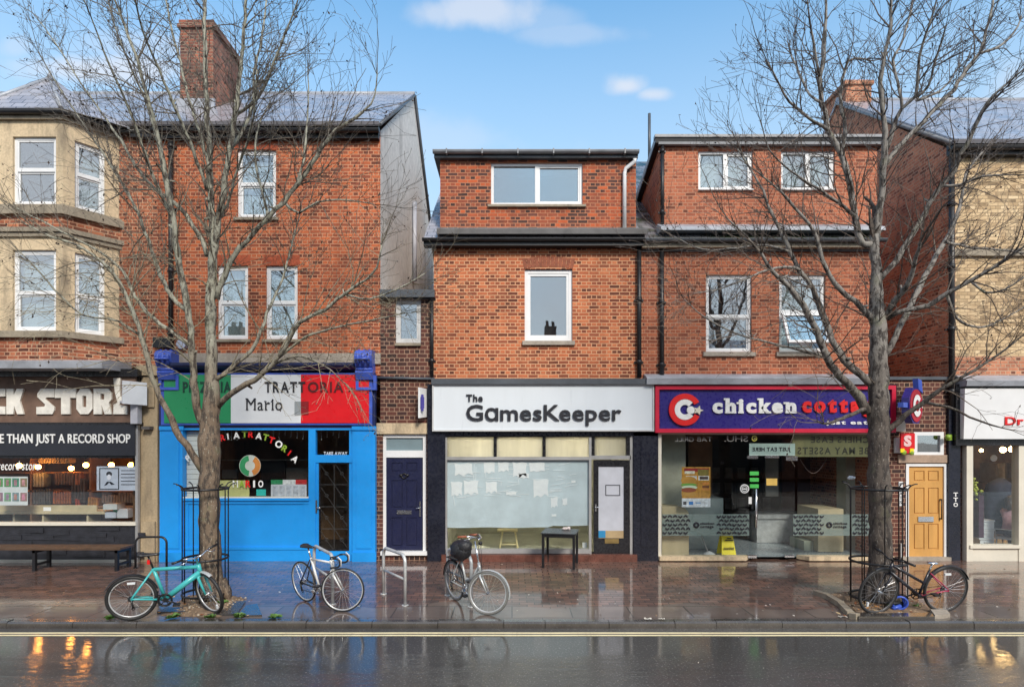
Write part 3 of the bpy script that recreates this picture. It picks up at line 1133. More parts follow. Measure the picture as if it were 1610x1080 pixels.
CK = {'T': [[(0, 0), (1, 0), (1, .36), (.72, .36), (.72, 1), (.3, 1), (.3, .36), (0, .36)]],
      'S': [[(.25, 0), (1, 0), (1, .34), (.55, .34), (.5, .42), (1, .72), (1, .85), (.9, 1), (0, 1), (0, .72), (.45, .7), (.5, .62), (.05, .32), (.05, .2)]],
      'O': [[(.25, 0), (.75, 0), (1, .22), (.62, .28), (.38, .28), (.38, .72), (.62, .72), (.62, .28), (1, .22), (1, .8), (.75, 1), (.25, 1), (0, .8), (0, .22)]],
      'R': [[(0, 0), (.45, 0), (.45, .2), (.38, .2), (.38, .42), (.45, .42), (.45, 1), (0, 1)], [(.45, 0), (.8, 0), (1, .18), (1, .42), (.85, .55), (1, 1), (.62, 1), (.45, .62), (.45, .42), (.6, .42), (.6, .2), (.45, .2)]],
      'E': [[(0, -.42), (.5, -.42), (.45, 0), (.5, .3), (.7, .42), (.5, .55), (.42, .64), (1, .68), (1, 1), (0, 1), (.02, .62), (.3, .55), (.1, .1)]],
      'K': [[(0, 0), (.4, 0), (.42, .25), (.6, 0), (1, 0), (.78, .48), (1, 1), (.62, 1), (.45, .66), (.4, 1), (0, 1)]],
      'C': [[(.25, 0), (1, 0), (1, .3), (.5, .32), (.42, .45), (.42, .6), (.5, .68), (1, .7), (1, 1), (.25, 1), (0, .8), (0, .2)]],
      'U': [[(0, 0), (.38, 0), (.38, .7), (.62, .7), (.62, 0), (1, 0), (1, .85), (.85, 1), (.15, 1), (0, .85)]]}
blk(CK['C'], -34, 42)
blk(CK['K'], 10, 27)
blk(CK['S'], 57, 28)
blk(CK['T'], 86, 33)
blk(CK['O'], 120, 25)
blk(CK['R'], 147, 28)
blk(CK['E'], 178, 22)
L_.builds('lettering', M['worn_letter'], s1)
s2 = sign_panel('shop_sign', 'charcoal panel reading RE THAN JUST A RECORD SHOP in narrow white capitals', 'shop sign', -120, 668, 212, 716, yS - 0.05, yS, M['char_panel'])
lt = MB()
ptext(lt, 'MORE THAN JUST A RECORD SHOP', -32, 682, 205, 701, yS - 0.06, 0.015, bold=0.015, gap=0.07, space=0.26)
lt.build('lettering', M['white_letter'], s2)

# ================================================================ 2. the trattoria building
tb = thing('trattoria_building', 'three storey red brick building with slate roof above the bright blue restaurant', 'building', (-5.3, 0.0, 0.0))
tL, tR = X(247), X(598)
wins = [(373, 236, 434, 342, 'sash'), (342, 418, 390, 533, 'sash'), (418, 418, 468, 533, 'sash')]
w = MB()
w.wall((tL, 0), (tR, 0), Z(590), EAVE_Z, [hole(a, b, c, d, tL) for a, b, c, d, _ in wins])
w.wall((tR, 9.2), (tL, 9.2), 0, 8.6)
w.wall((tL, 9.0), (tL, 0), 0, Z(590))
tw = w.build('wall', M['brick_trat'], tb)
ar = MB()
for (a, b, c) in ((342, 390, 418), (418, 468, 418), (373, 434, 236)):
    n = 11
    x0, x1, z0 = X(a) - 0.05, X(b) + 0.05, Z(c)
    for k in range(n):
        xa, xb = x0 + (x1 - x0) * k / n, x0 + (x1 - x0) * (k + 1) / n
        ar.box(xa + 0.004, -0.006, z0 + 0.01, xb - 0.004, 0.004, z0 + 0.235)
ar.builds('brick_arch', paint('rubbed_red_brick', (0.36, 0.075, 0.03), 0.8, 0, 0.3, 9, 0.3), tw)
g_ = MB()
gable(g_, tR, 0.0, EAVE_Z, RIDGE_Y, RIDGE_Z, 9.2, 8.9, 0.0)
g_.build('side_wall', M['render'], tb, )
for a, b, c, d, s in wins:
    pwindow(tb, a, b, c, d, style=s, behind='curtain', sill='stone_ledge', fw=0.06, over=0.06)
rf = MB()
slope(rf, tL, tR + 0.03, -0.22, EAVE_Z, RIDGE_Y, RIDGE_Z)
slope(rf, tL, tR + 0.03, 9.3, 8.83, RIDGE_Y, RIDGE_Z)
roof = rf.build('roof', M['slate'], tb)
rd = MB()
rd.tube([(tL, RIDGE_Y, RIDGE_Z + 0.09), (tR + .04, RIDGE_Y, RIDGE_Z + 0.09)], 0.07, 6)
rd.build('ridge_tile', M['lead'], roof)
vg = MB()
vg.tube([(tR + 0.04, RIDGE_Y, RIDGE_Z + 0.05), (tR + 0.04, 9.3, 8.86)], 0.05, 6)
vg.tube([(tR + 0.04, -0.2, EAVE_Z + 0.03), (tR + 0.04, RIDGE_Y, RIDGE_Z + 0.05)], 0.035, 6)
vg.build('verge', M['dark_grey'], roof)
gt = MB()
gutter(gt, tL, tR + 0.02, -0.2, Z(204, -0.2), 0.065)
gt.box(tL, -0.13, Z(222), tR - 0.01, -0.002, Z(203))
gt.build('gutter', M['black'], tb)
dp = MB()
pipe(dp, 268.5, 222, 548, -0.08, 0.05)
dp.build('downpipe', M['black'], tb)
dp = MB()
dp.tube([(tR + 0.08, 4.1, Z(442, 4.1)), (tR + 0.08, 4.1, Z(318, 4.1))], 0.065, 8)
dp.build('vent_pipe', M['pipe_grey'], tb)
# chimney stack astride the party wall
chx0, chx1, chy0, chy1 = X(283, 1.6), X(335, 1.6), 1.6, 3.05
ch = MB()
ch.box(chx0, chy0, 9.9, chx1, chy1, Z(45, 1.6))
zc = Z(45, 1.6)
ch.box(chx0 - 0.05, chy0 - 0.05, zc, chx1 + 0.05, chy1 + 0.05, zc + 0.09)
ch.box(chx0 - 0.02, chy0 - 0.02, zc + 0.09, chx1 + 0.02, chy1 + 0.02, zc + 0.2)
cho = ch.build('chimney', brick('chimney_brick', (0.40, 0.13, 0.08), (0.20, 0.075, 0.055), (0.46, 0.32, 0.23), (0.46, 0.16, 0.09), soot=0.7, ms=0.011), tb)
pt = MB()
for k in range(3):
    y = chy0 + 0.28 + k * 0.45
    pt.tube([((chx0 + chx1) / 2, y, zc + 0.19), ((chx0 + chx1) / 2, y, zc + 0.34)], [0.13, 0.11], 10)
pt.build('chimney_pot', M['pot'], cho)
fl = MB()
fl.box(chx0 - 0.06, chy0 - 0.07, 10.2, chx1 + 0.06, chy0 - 0.01, 10.95)
fl.build('flashing', M['lead'], cho)

# its blue shop front
yS = -0.10
bd = MB()
bd.pbox(247, 555, 598, 572, -0.06, 0.0)
bd.build('stone_band', M['stone_grey'], tb)
co = MB()
co.prism_x([(-0.30, Z(580)), (0, Z(588)), (0, Z(571)), (-0.34, Z(573)), (-0.34, Z(577))], X(276), X(562))
co.pbox(250, 586, 590, 676, -0.11, 0.0)
co.build('cornice', M['royal_dark'], tb)


def console(px0, px1):
    c = MB()
    yb = -0.05
    zt, zb = Z(551, -0.2), Z(597, -0.2)
    prof = [(0, zb), (0, zt)]
    for k in range(9):
        a = math.pi / 2 + math.pi / 2 * k / 8
        prof.append((-0.22 + 0.16 * math.cos(a), zt - 0.14 + 0.14 * math.sin(a)))
    prof += [(-0.36, zt - 0.24), (-0.30, zt - 0.34), (-0.24, zt - 0.40), (-0.29, zt - 0.48), (-0.22, zb)]
    c.prism_x(prof[::-1], X(px0, -0.2), X(px1, -0.2))
    for f in (0.2, 0.5, 0.8):
        xx = X(px0, -0.2) + (X(px1, -0.2) - X(px0, -0.2)) * f
        c.tube([(xx, -0.24, zt - 0.0), (xx, -0.35, zt - 0.07), (xx, -0.385, zt - 0.18), (xx, -0.34, zt - 0.32)], 0.028, 6)
    c.tube([(X(px0, -.2) + .03, -0.40, zt - 0.2), (X(px1, -.2) - .03, -0.40, zt - 0.2)], 0.028, 8)
    c.tube([(X(px0, -.2) + .01, -0.26, zt - 0.41), (X(px1, -.2) - .01, -0.26, zt - 0.41)], 0.03, 8)
    # the dished block under the scroll
    x0, x1 = X(px0, -0.2) - 0.01, X(px1, -0.2) + 0.06
    z1, z0 = Z(590, -0.2), Z(613, -0.2)
    c.frame(x0, z0, x1, z1, -0.2, -0.11, 0.06)
    c.box(x0 + .05, -0.14, z0 + .05, x1 - .05, -0.11, z1 - .05)
    return c.build('console_bracket', M['royal'], tb)


console(250, 276)
console(560, 587)
pl = MB()
for (a, b) in ((251, 287), (554, 590)):
    pl.pbox(a, 670, b, 888, -0.16, 0.0)
    pl.pbox(a + 6, 682, b - 6, 862, -0.175, -0.16)
    pl.pbox(a - 1, 868, b + 1, 888.5, -0.19, -0.16)
    pl.pbox(a - 1, 670, b + 1, 676, -0.19, -0.16)
pl.builds('pilaster', M['blue'], tb)
fr = MB()
fr.pbox(485, 676, 496, 888, -0.12, 0.0)
fr.pbox(287, 673, 554, 676, -0.12, 0.0)
fr.pbox(496, 715, 554, 727, -0.12, 0.0)
fr.pbox(496, 727, 501, 888, -0.10, 0.0)
fr.pbox(549, 676, 554, 888, -0.10, 0.0)
fr.pbox(496, 866, 554, 888, -0.09, 0.0)
fr.pbox(287, 783, 485, 787, -0.16, 0.0)
fr.pbox(287, 787, 485, 888, -0.10, 0.0)
fr.pbox(287, 787, 485, 792, -0.125, -0.10)
fr.pbox(287, 860, 485, 864, -0.13, -0.10)
fr.pbox(287, 864, 485, 888, -0.115, -0.10)
for (a, b) in ((287, 296), (477, 485)):
    fr.pbox(a, 792, b, 860, -0.115, -0.10)
sfr = fr.build('shop_front', M['blue'], tb)
g = MB()
g.pbox(287, 676, 485, 783, -0.05, -0.042)
g.pbox(496, 676, 549, 715, -0.05, -0.042)
g.builds('pane', M['glass_shop'], sfr)
bl = MB()
for k in range(14):
    bl.pbox(289, 678 + k * 7.5, 322, 685 + k * 7.5, 0.03, 0.04)
bl.build('blind', M['blind'], sfr)
fm = MB()
fm.pbox(287, 781, 485, 783.5, -0.14, -0.02)
fm.build('sill', M['cream_paint'], sfr)
# painted letters on the glass
arc, arcm = MB(), {'white': 0, 'red': 1, 'green': 2}
order = ['green', 'white', 'red', 'green', 'white', 'red', 'green', 'white', 'red', 'green', 'white', 'red', 'green', 'white', 'red', 'white', 'white']
spots = [('P', 297, 726, 38), ('I', 308, 716, 32), ('Z', 317, 709, 28), ('Z', 328, 702, 24), ('E', 338, 698, 18), ('R', 348, 694, 14), ('I', 359, 691, 9), ('A', 368, 690, 5), ('T', 381, 688, -1), ('R', 391, 688, -3), ('A', 402, 690, -8), ('T', 413, 692, -14), ('T', 422, 696, -18), ('O', 432, 701, -24), ('R', 442, 708, -32), ('I', 452, 716, -36), ('A', 457, 723, -40)]
ci = 0
for ch, px, py, rot in spots:
    rot = R(rot)
    mb = arc
    mb.mi = arcm[order[ci % len(order)]]
    ci += 1
    pcs = text_shape(ch, bold=0.03, serif=0.07)
    mb = arc
    mb.mi = arcm[order[ci % len(order)]]
    ci += 1
    for vs, fs in pcs:
        out = []
        for v in vs:
            xx, yy = v[0] * 14.5 - 1, v[1] * 15
            xr = xx * math.cos(rot) - yy * math.sin(rot)
            yr = xx * math.sin(rot) + yy * math.cos(rot)
            out.append((X(px + xr, -0.055), -0.055 + v[2] * 0.003, Z(py - yr, -0.055)))
        mb.add(out, fs)
am = [M['white_letter'], M['red_letter'], M['lime']]
arc.builds('lettering', am, sfr)
mb = MB()
for i, ch in enumerate('MARIO'):
    mb.mi = (0, 2, 1, 0, 0)[i]
    ptext(mb, ch, 366 + i * 10 + (2 if ch == 'I' else 0), 755, (374 if ch != 'I' else 371) + i * 10, 766, -0.055, 0.003, bold=0.03 if ch != 'M' else 0.0)
mb.build('lettering', am, sfr)
lt = MB()
ptext(lt, 'TAKE AWAY', 509, 710, 546, 715, -0.055, 0.003, bold=0.02)
lt.build('lettering', M['white_letter'], sfr)
# plain roundel sticker, menus and cards behind the glass
rs = MB()
rs.disc_y(X(393, -.035), Z(732, -.035), 0.235, -0.035, -0.031)
ro = tag(rs.build('window_sticker', paint('roundel_white', (0.72, 0.72, 0.66), 0.5)), 'round green white and orange sticker in the middle of the restaurant window', 'sticker')
for (a0, a1, mm) in ((100, 262, 'lime'), (-70, 60, 'red_letter')):
    q = MB()
    n = 14
    pts = [(X(393, -.04) + 0.225 * math.cos(R(a0 + (a1 - a0) * k / n)), Z(732, -.04) + 0.225 * math.sin(R(a0 + (a1 - a0) * k / n))) for k in range(n + 1)]
    pts += [(X(393, -.04) + 0.11 * math.cos(R(a1 + (a0 - a1) * k / n)), Z(732, -.04) + 0.11 * math.sin(R(a1 + (a0 - a1) * k / n))) for k in range(n + 1)]
    q.prism_y(pts, -0.040, -0.036)
    q.build('coloured_rim', paint('sticker_' + mm, (0.05, 0.36, 0.14) if mm == 'lime' else (0.75, 0.27, 0.06), 0.5), ro)
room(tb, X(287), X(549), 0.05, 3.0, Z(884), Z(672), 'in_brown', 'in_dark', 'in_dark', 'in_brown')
for (a, b, c, d_, y0, nm, mm) in ((340, 484, 722, 724, 1.6, 'pale_rail', 'stone_ledge'), (410, 448, 724, 790, 1.8, 'dark_arch', 'in_dark'), (349, 372, 738, 752, 1.4, 'glazed_screen', 'in_grey'), (450, 490, 735, 790, 1.2, 'dark_cabinet', 'in_dark')):
    q = MB()
    q.pbox(a, c, b, d_, y0, y0 + .1)
    q.build(nm, M[mm], tb)
# door with its lattice
dr = MB()
x0, x1, z0, z1 = X(501, -.08), X(549, -.08), Z(866, -.08), Z(727, -.08)
dr.frame(x0, z0, x1, z1, -0.08, -0.03, 0.035)
door = dr.build('door', M['black_gloss'], tb)
pn = MB()
pn.box(x0 + .035, -0.05, z0 + .035, x1 - .035, -0.044, z1 - .035)
pn.builds('pane', M['glass_shop'], door)
lat = MB()
nx, nzr = 2, 4
for i in range(1, nx):
    xx = x0 + (x1 - x0) * i / nx
    lat.box(xx - .006, -0.066, z0, xx + .006, -0.054, z1)
for j in range(0, nzr + 1):
    q = z0 + (z1 - z0) * j / nzr
    lat.box(x0, -0.068, q - .006, x1, -0.056, q + .006)
for i in range(nx):
    for j in range(nzr):
        xa, xb = x0 + (x1 - x0) * i / nx, x0 + (x1 - x0) * (i + 1) / nx
        za, zb = z0 + (z1 - z0) * j / nzr, z0 + (z1 - z0) * (j + 1) / nzr
        lat.tube([(xa, -0.062, zb), (xb, -0.062, za)], 0.006, 4)
        lat.ring(((xa + xb) / 2, -0.062, (za + zb) / 2), (0, 1, 0), 0.035, 0.006, 12, 4)
lat.build('lattice', paint('iron_lattice', (0.06, 0.06, 0.06), 0.5, 0.3), door)
hd = MB()
hd.box(X(496.5, -.11), -0.13, Z(806, -.11), X(499, -.11), -0.10, Z(786, -.11))
hd.tube([(X(497.5, -.15), -0.13, Z(797)), (X(504, -.15), -0.16, Z(797))], 0.013, 6)
hd.build('handle', M['chrome'], door)

sg = sign_panel('shop_sign', 'restaurant sign in green, white and red panels reading PIZZERIA TRATTORIA Mario', 'shop sign', 253, 586, 585, 668, -0.16, -0.11, M['royal'])
for (a, b, m_) in ((258, 363, 'green_panel'), (363, 473, 'white_panel'), (473, 580, 'red_panel')):
    p_ = MB()
    p_.pbox(a, 589, b, 665, -0.175, -0.16)
    p_.build('panel', M[m_], sg)
for (s, a, b, c, d, m_, kw) in (('PIZZERIA', 287, 600, 363, 617, 'ink_green', {}), ('TRATT', 416, 600, 480, 617, 'ink', {}), ('ORIA', 484, 600, 540, 617, 'ink_red', {}), ('Mario', 386, 626, 444, 645, 'ink', {'bold': 0.0})):
    lt = MB()
    ptext(lt, s, a, b, c, d, -0.185, 0.012, **{**dict(bold=0.022, serif=0.06, gap=0.13), **kw})
    lt.build('lettering', M[m_], sg)
for (a, b, m_) in ((463, 473, 'grey_plate'), (473, 485, 'red_plate')):
    q = MB()
    q.pbox(a, 631, b, 652, -0.185, -0.175)
    q.build('patch_plate', M[m_], sg)

# ================================================================ 3. the narrow brown brick infill
lb = thing('infill_building', 'narrow two storey brown brick infill with the navy front door', 'building', (X(640), 0.0, 0.0))
iL, iR = X(598), X(682)
w = MB()
zt = Z(466)
w.wall((iL, 0), (iR, 0), 0.0, zt, [hole(622, 470, 662, 539, iL), hole(602, 682, 670, 880, iL)])
w.quad((iL, 0, zt), (iR, 0, zt), (iR, 6, zt), (iL, 6, zt))
w.pbox(590, 684, 602, 889, -0.02, 0.0)
w.pbox(602, 866, 676, 890, -0.03, 0.15)
iw = w.build('wall', M['brick_dark'], lb)
ft = MB()
ft.pbox(597, 455, 683, 467, -0.14, 0.02)
ft.pbox(599, 467, 682, 470, -0.06, 0.0)
ft.build('gutter', M['dark_grey'], lb)
cp = MB()
cp.box(iL, 0.0, zt + 0.02, iR, 6.0, zt + 0.06)
cp.build('roof', M['lead'], lb)
pwindow(lb, 622, 470, 662, 539, style='single', fw=0.06, behind='dark', sill='stone_ledge', frame='upvc_grey', y=0.04)
ln = MB()
ln.pbox(592, 665, 681, 682, -0.05, 0.1)
ln.build('lintel', M['stone_cream'], lb)
ps = MB()
ps.tube([(X(590), -0.05, Z(594)), (X(684), -0.05, Z(596))], 0.03, 8)
ps.build('cable_duct', M['dark_grey'], lb)
dp = MB()
pipe(dp, 679, 470, 592, -0.05, 0.04)
dp.build('downpipe', M['black'], lb)
df = MB()
x0, x1 = X(602, .02), X(670, .02)
df.frame(x0, Z(869, .02), x1, Z(683, .02), 0.02, 0.10, 0.07, 0.05)
df.box(x0 + .07, 0.02, Z(719, .02), x1 - .07, 0.10, Z(708, .02))
df.box(X(599, -.04), -0.10, Z(872, -.04), X(677, -.04), 0.03, Z(866, -.04))
dfo = df.build('door_frame', M['upvc'], lb)
pn = MB()
pn.box(x0 + .07, 0.06, Z(708), x1 - .07, 0.066, Z(688))
pn.builds('pane', paint('obscure_glass', (0.20, 0.27, 0.30), 0.15, 0, 0.1, 3, 0.0), dfo)
dr = panel_door(lb, 607, 719, 664.5, 865, 0.045, 'door_navy', ((0.055, 0.15), (0.245, 0.54), (0.645, 0.95)), recess=0.016)
hd = MB()
hd.box(X(659), 0.02, Z(812), X(661.5), 0.045, Z(788))
hd.tube([(X(660), 0.02, Z(798)), (X(660), -0.015, Z(798)), (X(654), -0.015, Z(799))], 0.011, 6)
hd.build('handle', M['chrome'], dr)
lx = MB()
lx.pbox(624, 802, 647, 808, 0.03, 0.045)
lx.build('letter_box', M['chrome'], dr)
kn = MB()
kn.ring((X(635), 0.02, Z(748)), (0, 1, 0), 0.05, 0.014, 14, 6)
kn.ball((X(630), 0.03, Z(747)), 0.04, 0.03, 0.03)
kn.ball((X(640), 0.03, Z(747)), 0.04, 0.03, 0.03)
kn.build('door_knocker', M['cast_black'], dr)

# ================================================================ 4. the games shop building
gb = thing('games_shop_building', 'orange brick building with a brick dormer above the pale grey games shop sign', 'building', (0.35, 0.0, 0.0))
gL, gR = X(682), X(1010)
eY, eZ = -0.18, Z(369, -0.18)
rY, rZ = 5.6, 11.25
sl = (rZ - eZ) / (rY - eY)
w = MB()
zs = Z(605)
w.wall((gL, 0), (gR, 0), zs, Z(386), [hole(825, 423, 900, 536, gL)])
w.wall((gL, 9.5), (gL, 0), 0, Z(386))
w.wall((gR, 9.5), (gL, 9.5), 0, Z(386))
gable(w, gL, 0.0, Z(386), rY, rZ - .05, 11.0, Z(386), Z(386) - 0.01, False)
gw = w.build('wall', M['brick_game'], gb)
ar = MB()
n = 13
x0, x1 = X(824), X(901)
for k in range(n):
    t0, t1 = k / n, (k + 1) / n
    za = Z(423) + 0.05 * math.sin(math.pi * (t0 + t1) / 2)
    xa, xb = x0 + (x1 - x0) * t0, x0 + (x1 - x0) * t1
    ar.add([(xa + .005, -.006, za), (xb - .005, -.006, za), (xb - .005 + (t1 - .5) * .1, -.006, za + .22), (xa + .005 + (t0 - .5) * .1, -.006, za + .22)], [(0, 1, 2, 3)])
ar.build('brick_arch', paint('rubbed_orange_brick', (0.27, 0.085, 0.045), 0.8, 0, 0.3, 9, 0.3), gw)
pwindow(gb, 825, 424, 900, 535.5, style='single', fw=0.075, behind='dark', sill='stone_grey', over=0.05, sill_h=0.1)
rf = MB()
slope(rf, X(666, eY), gR, eY, eZ - 0.13, rY, rZ, 0.04)
slope(rf, gL - .1, gR, 11.0, eZ, rY, rZ)
roof = rf.build('roof', M['slate'], gb)
gt = MB()
gt.pbox(666, 375, 1012, 386, eY - 0.03, -0.002)
gutter(gt, X(664, eY - .06), gR, eY - 0.07, Z(376, eY - .06), 0.052)
gt.build('gutter', M['black'], gb)
# dormer
dY = 0.22
dz0, dz1 = Z(363, dY), Z(252, dY)
dx0, dx1 = X(692, dY), X(1000, dY)
d = MB()
d.wall((dx0, dY), (dx1, dY), dz0 - 0.15, dz1, [(X(772, dY) - dx0, Z(322, dY), X(916, dY) - dx0, Z(256, dY))])
d.wall((dx1, dY), (dx1, dY + 4.2), dz0, dz1)
d.wall((dx0, dY + 4.2), (dx0, dY), dz0, dz1)
dm = d.build('dormer', M['brick_dorm'], gb)
w_ = window(gb, X(772, dY), Z(322, dY), X(916, dY), Z(256, dY), style='two', T=Matrix.Translation((0, dY, 0)), fw=0.06, behind='dark', sill='stone_ledge', sill_h=0.06, over=0.07)
t = MB()
t.box(dx0 - .12, dY - 0.12, dz1, dx1 + .02, dY + 4.3, dz1 + 0.10)
t.build('dormer_roof', M['dark_grey'], dm)
t = MB()
gutter(t, dx0 - .14, dx1 + .03, dY - 0.17, dz1 + 0.12, 0.06)
for k in range(6):
    t.box(dx0 + 0.15 + k * 0.78, dY - 0.24, dz1 + .04, dx0 + 0.18 + k * 0.78, dY - 0.1, dz1 + 0.15)
t.build('dormer_gutter', M['grey_gutter'], dm)
t = MB()
yq = dY - 0.07
t.tube([(X(997, yq), yq - .08, Z(252, yq)), (X(997, yq), yq - .06, Z(256, yq)), (X(984, yq), yq, Z(265, yq)), (X(982, yq), yq, Z(272, yq)), (X(982, yq), yq, Z(360, yq))], 0.043, 10)
t.build('downpipe', M['white_pipe'], gb)
t = MB()
t.prism_x([(dY - 0.001, dz0 - 0.15), (dY - 0.001, dz0 + 0.03), (dY - 0.03, dz0 + 0.03), (eY - 0.03, eZ + 0.135), (eY - 0.06, eZ + 0.10), (eY - .05, eZ - 0.0)][::-1], dx0 - .02, X(1010, dY))
fo_ = t.build('flashing', paint('dark_slate_edge', (0.12, 0.115, 0.115), 0.45, 0, 0.3, 3, 0.3), gb)
t = MB()
t.prism_x([(dY - .032, dz0 - 0.05), (dY - .032, dz0 + 0.055), (dY - .05, dz0 + 0.05), (dY - 0.22, dz0 - 0.045), (dY - .22, dz0 - .07)][::-1], dx0 - .04, X(1004, dY))
t.build('lead_apron', M['lead_pale'], fo_)
dp = MB()
pipe(dp, 1005, 386, 594, -0.07, 0.05)
dp.build('downpipe', M['black'], gb)

# the shop below
sf = MB()
sf.pbox(678, 595, 1030, 604, -0.26, 0.0)
sf.pbox(681, 604, 1029, 606, -0.14, 0.0)
sf.build('cornice', M['dark_grey'], gb)
bk = MB()
bk.pbox(672, 604, 1034, 685, -0.12, 0.0)
bk.pbox(672, 678, 700, 882, -0.14, 0.1)
bk.pbox(996, 678, 1035, 886, -0.12, 0.1)
bk.pbox(1008, 690, 1033, 860, -0.135, -0.12)
bk.builds('shop_surround', M['navy_black'], gb)
fr = MB()
fr.pbox(698, 684, 703, 870, -0.08, 0.03)
fr.pbox(926, 684, 930, 872, -0.08, 0.03)
fr.pbox(703, 718, 926, 723, -0.085, 0.03)
fr.pbox(701, 863, 928, 870, -0.10, 0.03)
fr.pbox(930, 716, 992, 722, -0.08, 0.03)
fr.pbox(990.5, 684, 995, 872, -0.08, 0.03)
sfr = fr.build('shop_front', M['alu'], gb)
fd = MB()
fd.pbox(776, 685, 781, 718, -0.07, 0.03)
fd.pbox(853, 685, 858, 718, -0.07, 0.03)
fd.pbox(698, 684, 992, 687, -0.09, 0.03)
fd.pbox(930, 687, 935, 716, -0.07, 0.03)
fd.pbox(985, 687, 990.5, 716, -0.07, 0.03)
fd.pbox(701, 870, 995, 877, -0.07, 0.1)
fd.builds('transom_bar', M['black_gloss'], sfr)
pn = MB()
for (a, b) in ((703, 776), (781, 853), (858, 926), (935, 985)):
    pn.pbox(a, 687, b, 718 if a < 930 else 716, -0.03, -0.02)
pn.builds('transom_pane', M['frosted'], sfr)
pn = MB()
pn.pbox(703, 723, 926, 864, -0.03, -0.022)
pn.builds('pane', M['glass_shop'], sfr)
fl = MB()
n = 24
pts = [(X(926, .0), Z(723)), (X(703, .0), Z(723))] + [(X(703 + 223 * k / n), Z(829 + 0.5 * math.sin(k * .7) - (3 if k > 17 else 0))) for k in range(n + 1)]
fl.prism_y(pts, -0.012, -0.009)
fl.build('paper_film', M['film'], sfr)
pp = MB()
pr = random.Random(5)
for (a, b, c, d_) in ((714, 728, 743, 748), (760, 726, 778, 744), (783, 726, 800, 742), (806, 726, 828, 750), (832, 727, 857, 742), (709, 757, 727, 780), (729, 755, 752, 778), (763, 757, 782, 775), (838, 753, 862, 782), (866, 782, 877, 798), (884, 783, 892, 795), (898, 755, 905, 759), (815, 744, 832, 752), (795, 773, 812, 778), (867, 808, 875, 812)):
    # torn scraps still taped up: ragged outlines, one corner curled off the pane
    q = []
    for (u, v) in ((0, 0), (.3, .06), (.7, -.03), (1, .05), (.95, .5), (1, .95), (.75, .8), (.5, 1.0), (.28, .86), (0.04, 1), (.05, .45)):
        q.append((X(a + (c - a) * (u + pr.uniform(-.03, .03)), -.02), Z(b + (d_ - b) * (v + pr.uniform(-.03, .03)), -.02)))
    pp.prism_y(q[::-1], -0.018, -0.0155)
for k in range(70):
    a, b = pr.uniform(705, 900), pr.uniform(727, 782)
    ln_ = pr.uniform(5, 26)
    an = pr.choice((0, 0, 0.1, -0.2, 1.4, 1.6))
    dx, dy = ln_ * math.cos(an), ln_ * math.sin(an)
    pp.tube([(X(a), -0.014, Z(b)), (X(a + dx * .5), -0.016, Z(b + dy * .5 + pr.uniform(-1, 1))), (X(a + dx), -0.014, Z(b + dy))], 0.006, 4)
pp.builds('torn_paper', M['paper'], sfr)
room(gb, X(700), X(992), 0.05, 2.6, Z(868), Z(684), 'in_cream', 'in_olive', 'in_cream', 'in_olive')
for (px, lb) in ((752, 'lit lamp glowing behind the first whitewashed transom of the games shop'), (826, 'lit lamp glowing behind the second whitewashed transom of the games shop'), (905, 'lit lamp glowing behind the third whitewashed transom of the games shop')):
    q = MB()
    q.ball((X(px, .45), .45, Z(707, .45)), .055, .055, .085, 10, 8)
    q.tube([(X(px, .45), .45, Z(702, .45)), (X(px, .45), .45, Z(685, .45))], .008, 5)
    tag(q.build('ceiling_lamp', emit('warm_white_lamp', (1.0, 0.90, 0.72), 75.0)), lb, 'lamp', 'lamps in the games shop')
st_ = MB()
st_.pbox(694, 872, 1002, 887, -0.20, 0.1)
st_.build('step', paint('wet_red_tile', (0.14, 0.055, 0.04), 0.25, 0, 0.35, 6, 0.3, bmp=0.3), gb)
d = MB()
x0, x1, z0, z1 = X(933, -.06), X(990, -.06), Z(871, -.06), Z(723, -.06)
d.wall((x0, -.06), (x1, -.06), z0, z1, [(X(941, -.06) - x0, Z(846, -.06), X(981, -.06) - x0, Z(733, -.06))], 0.04)
dr = d.build('door', M['black_gloss'], gb)
q = MB()
q.pbox(941, 733, 981, 834, -0.04, -0.035)
q.build('paper_sheet', M['paper_door'], dr)
q = MB()
q.pbox(941, 834, 981, 846, -0.041, -0.035)
q.build('lower_panel', paint('tan_panel', (0.45, 0.33, 0.18), 0.5), dr)
q = MB()
q.pbox(941, 834, 952, 845, -0.046, -0.041)
q.build('blue_sticker', paint('blue_sticker', (0.03, 0.25, 0.5), 0.4), dr)
q = MB()
q.frame(X(952, -.05), Z(779, -.05), X(975, -.05), Z(762, -.05), -0.048, -0.041, 0.014)
q.build('printed_frame', M['ink'], dr)
q = MB()
q.pbox(951, 847, 973, 854, -0.075, -0.06)
q.build('letter_box', M['brass'], dr)
q = MB()
q.tube([(X(936), -0.06, Z(797)), (X(936), -0.11, Z(797)), (X(940), -0.11, Z(796))], 0.012, 6)
q.box(X(935), -0.075, Z(803), X(937), -0.06, Z(792))
q.build('handle', M['chrome'], dr)
sg = MB()
sg.pbox(680, 605, 1028, 677, -0.20, -0.12)
sgo = tag(sg.build('shop_sign', M['game_panel']), 'long pale grey sign reading The GamesKeeper in dark letters', 'shop sign')
q = MB()
x0, x1, z0, z1 = X(679.5, -.22), X(1028.5, -.22), Z(678, -.22), Z(604, -.22)
q.frame(x0, z0, x1, z1, -0.225, -0.20, 0.03)
q.build('sign_frame', M['upvc_grey'], sgo)
lt = MB()
ptext(lt, 'The', 733, 620, 759, 631, -0.225, 0.02, bold=0.03)
ptext(lt, 'G\u0251mesKeeper', 733, 636, 977, 669, -0.225, 0.03, bold=0.014, gap=0.075)
lt.build('lettering', M['ink'], sgo)

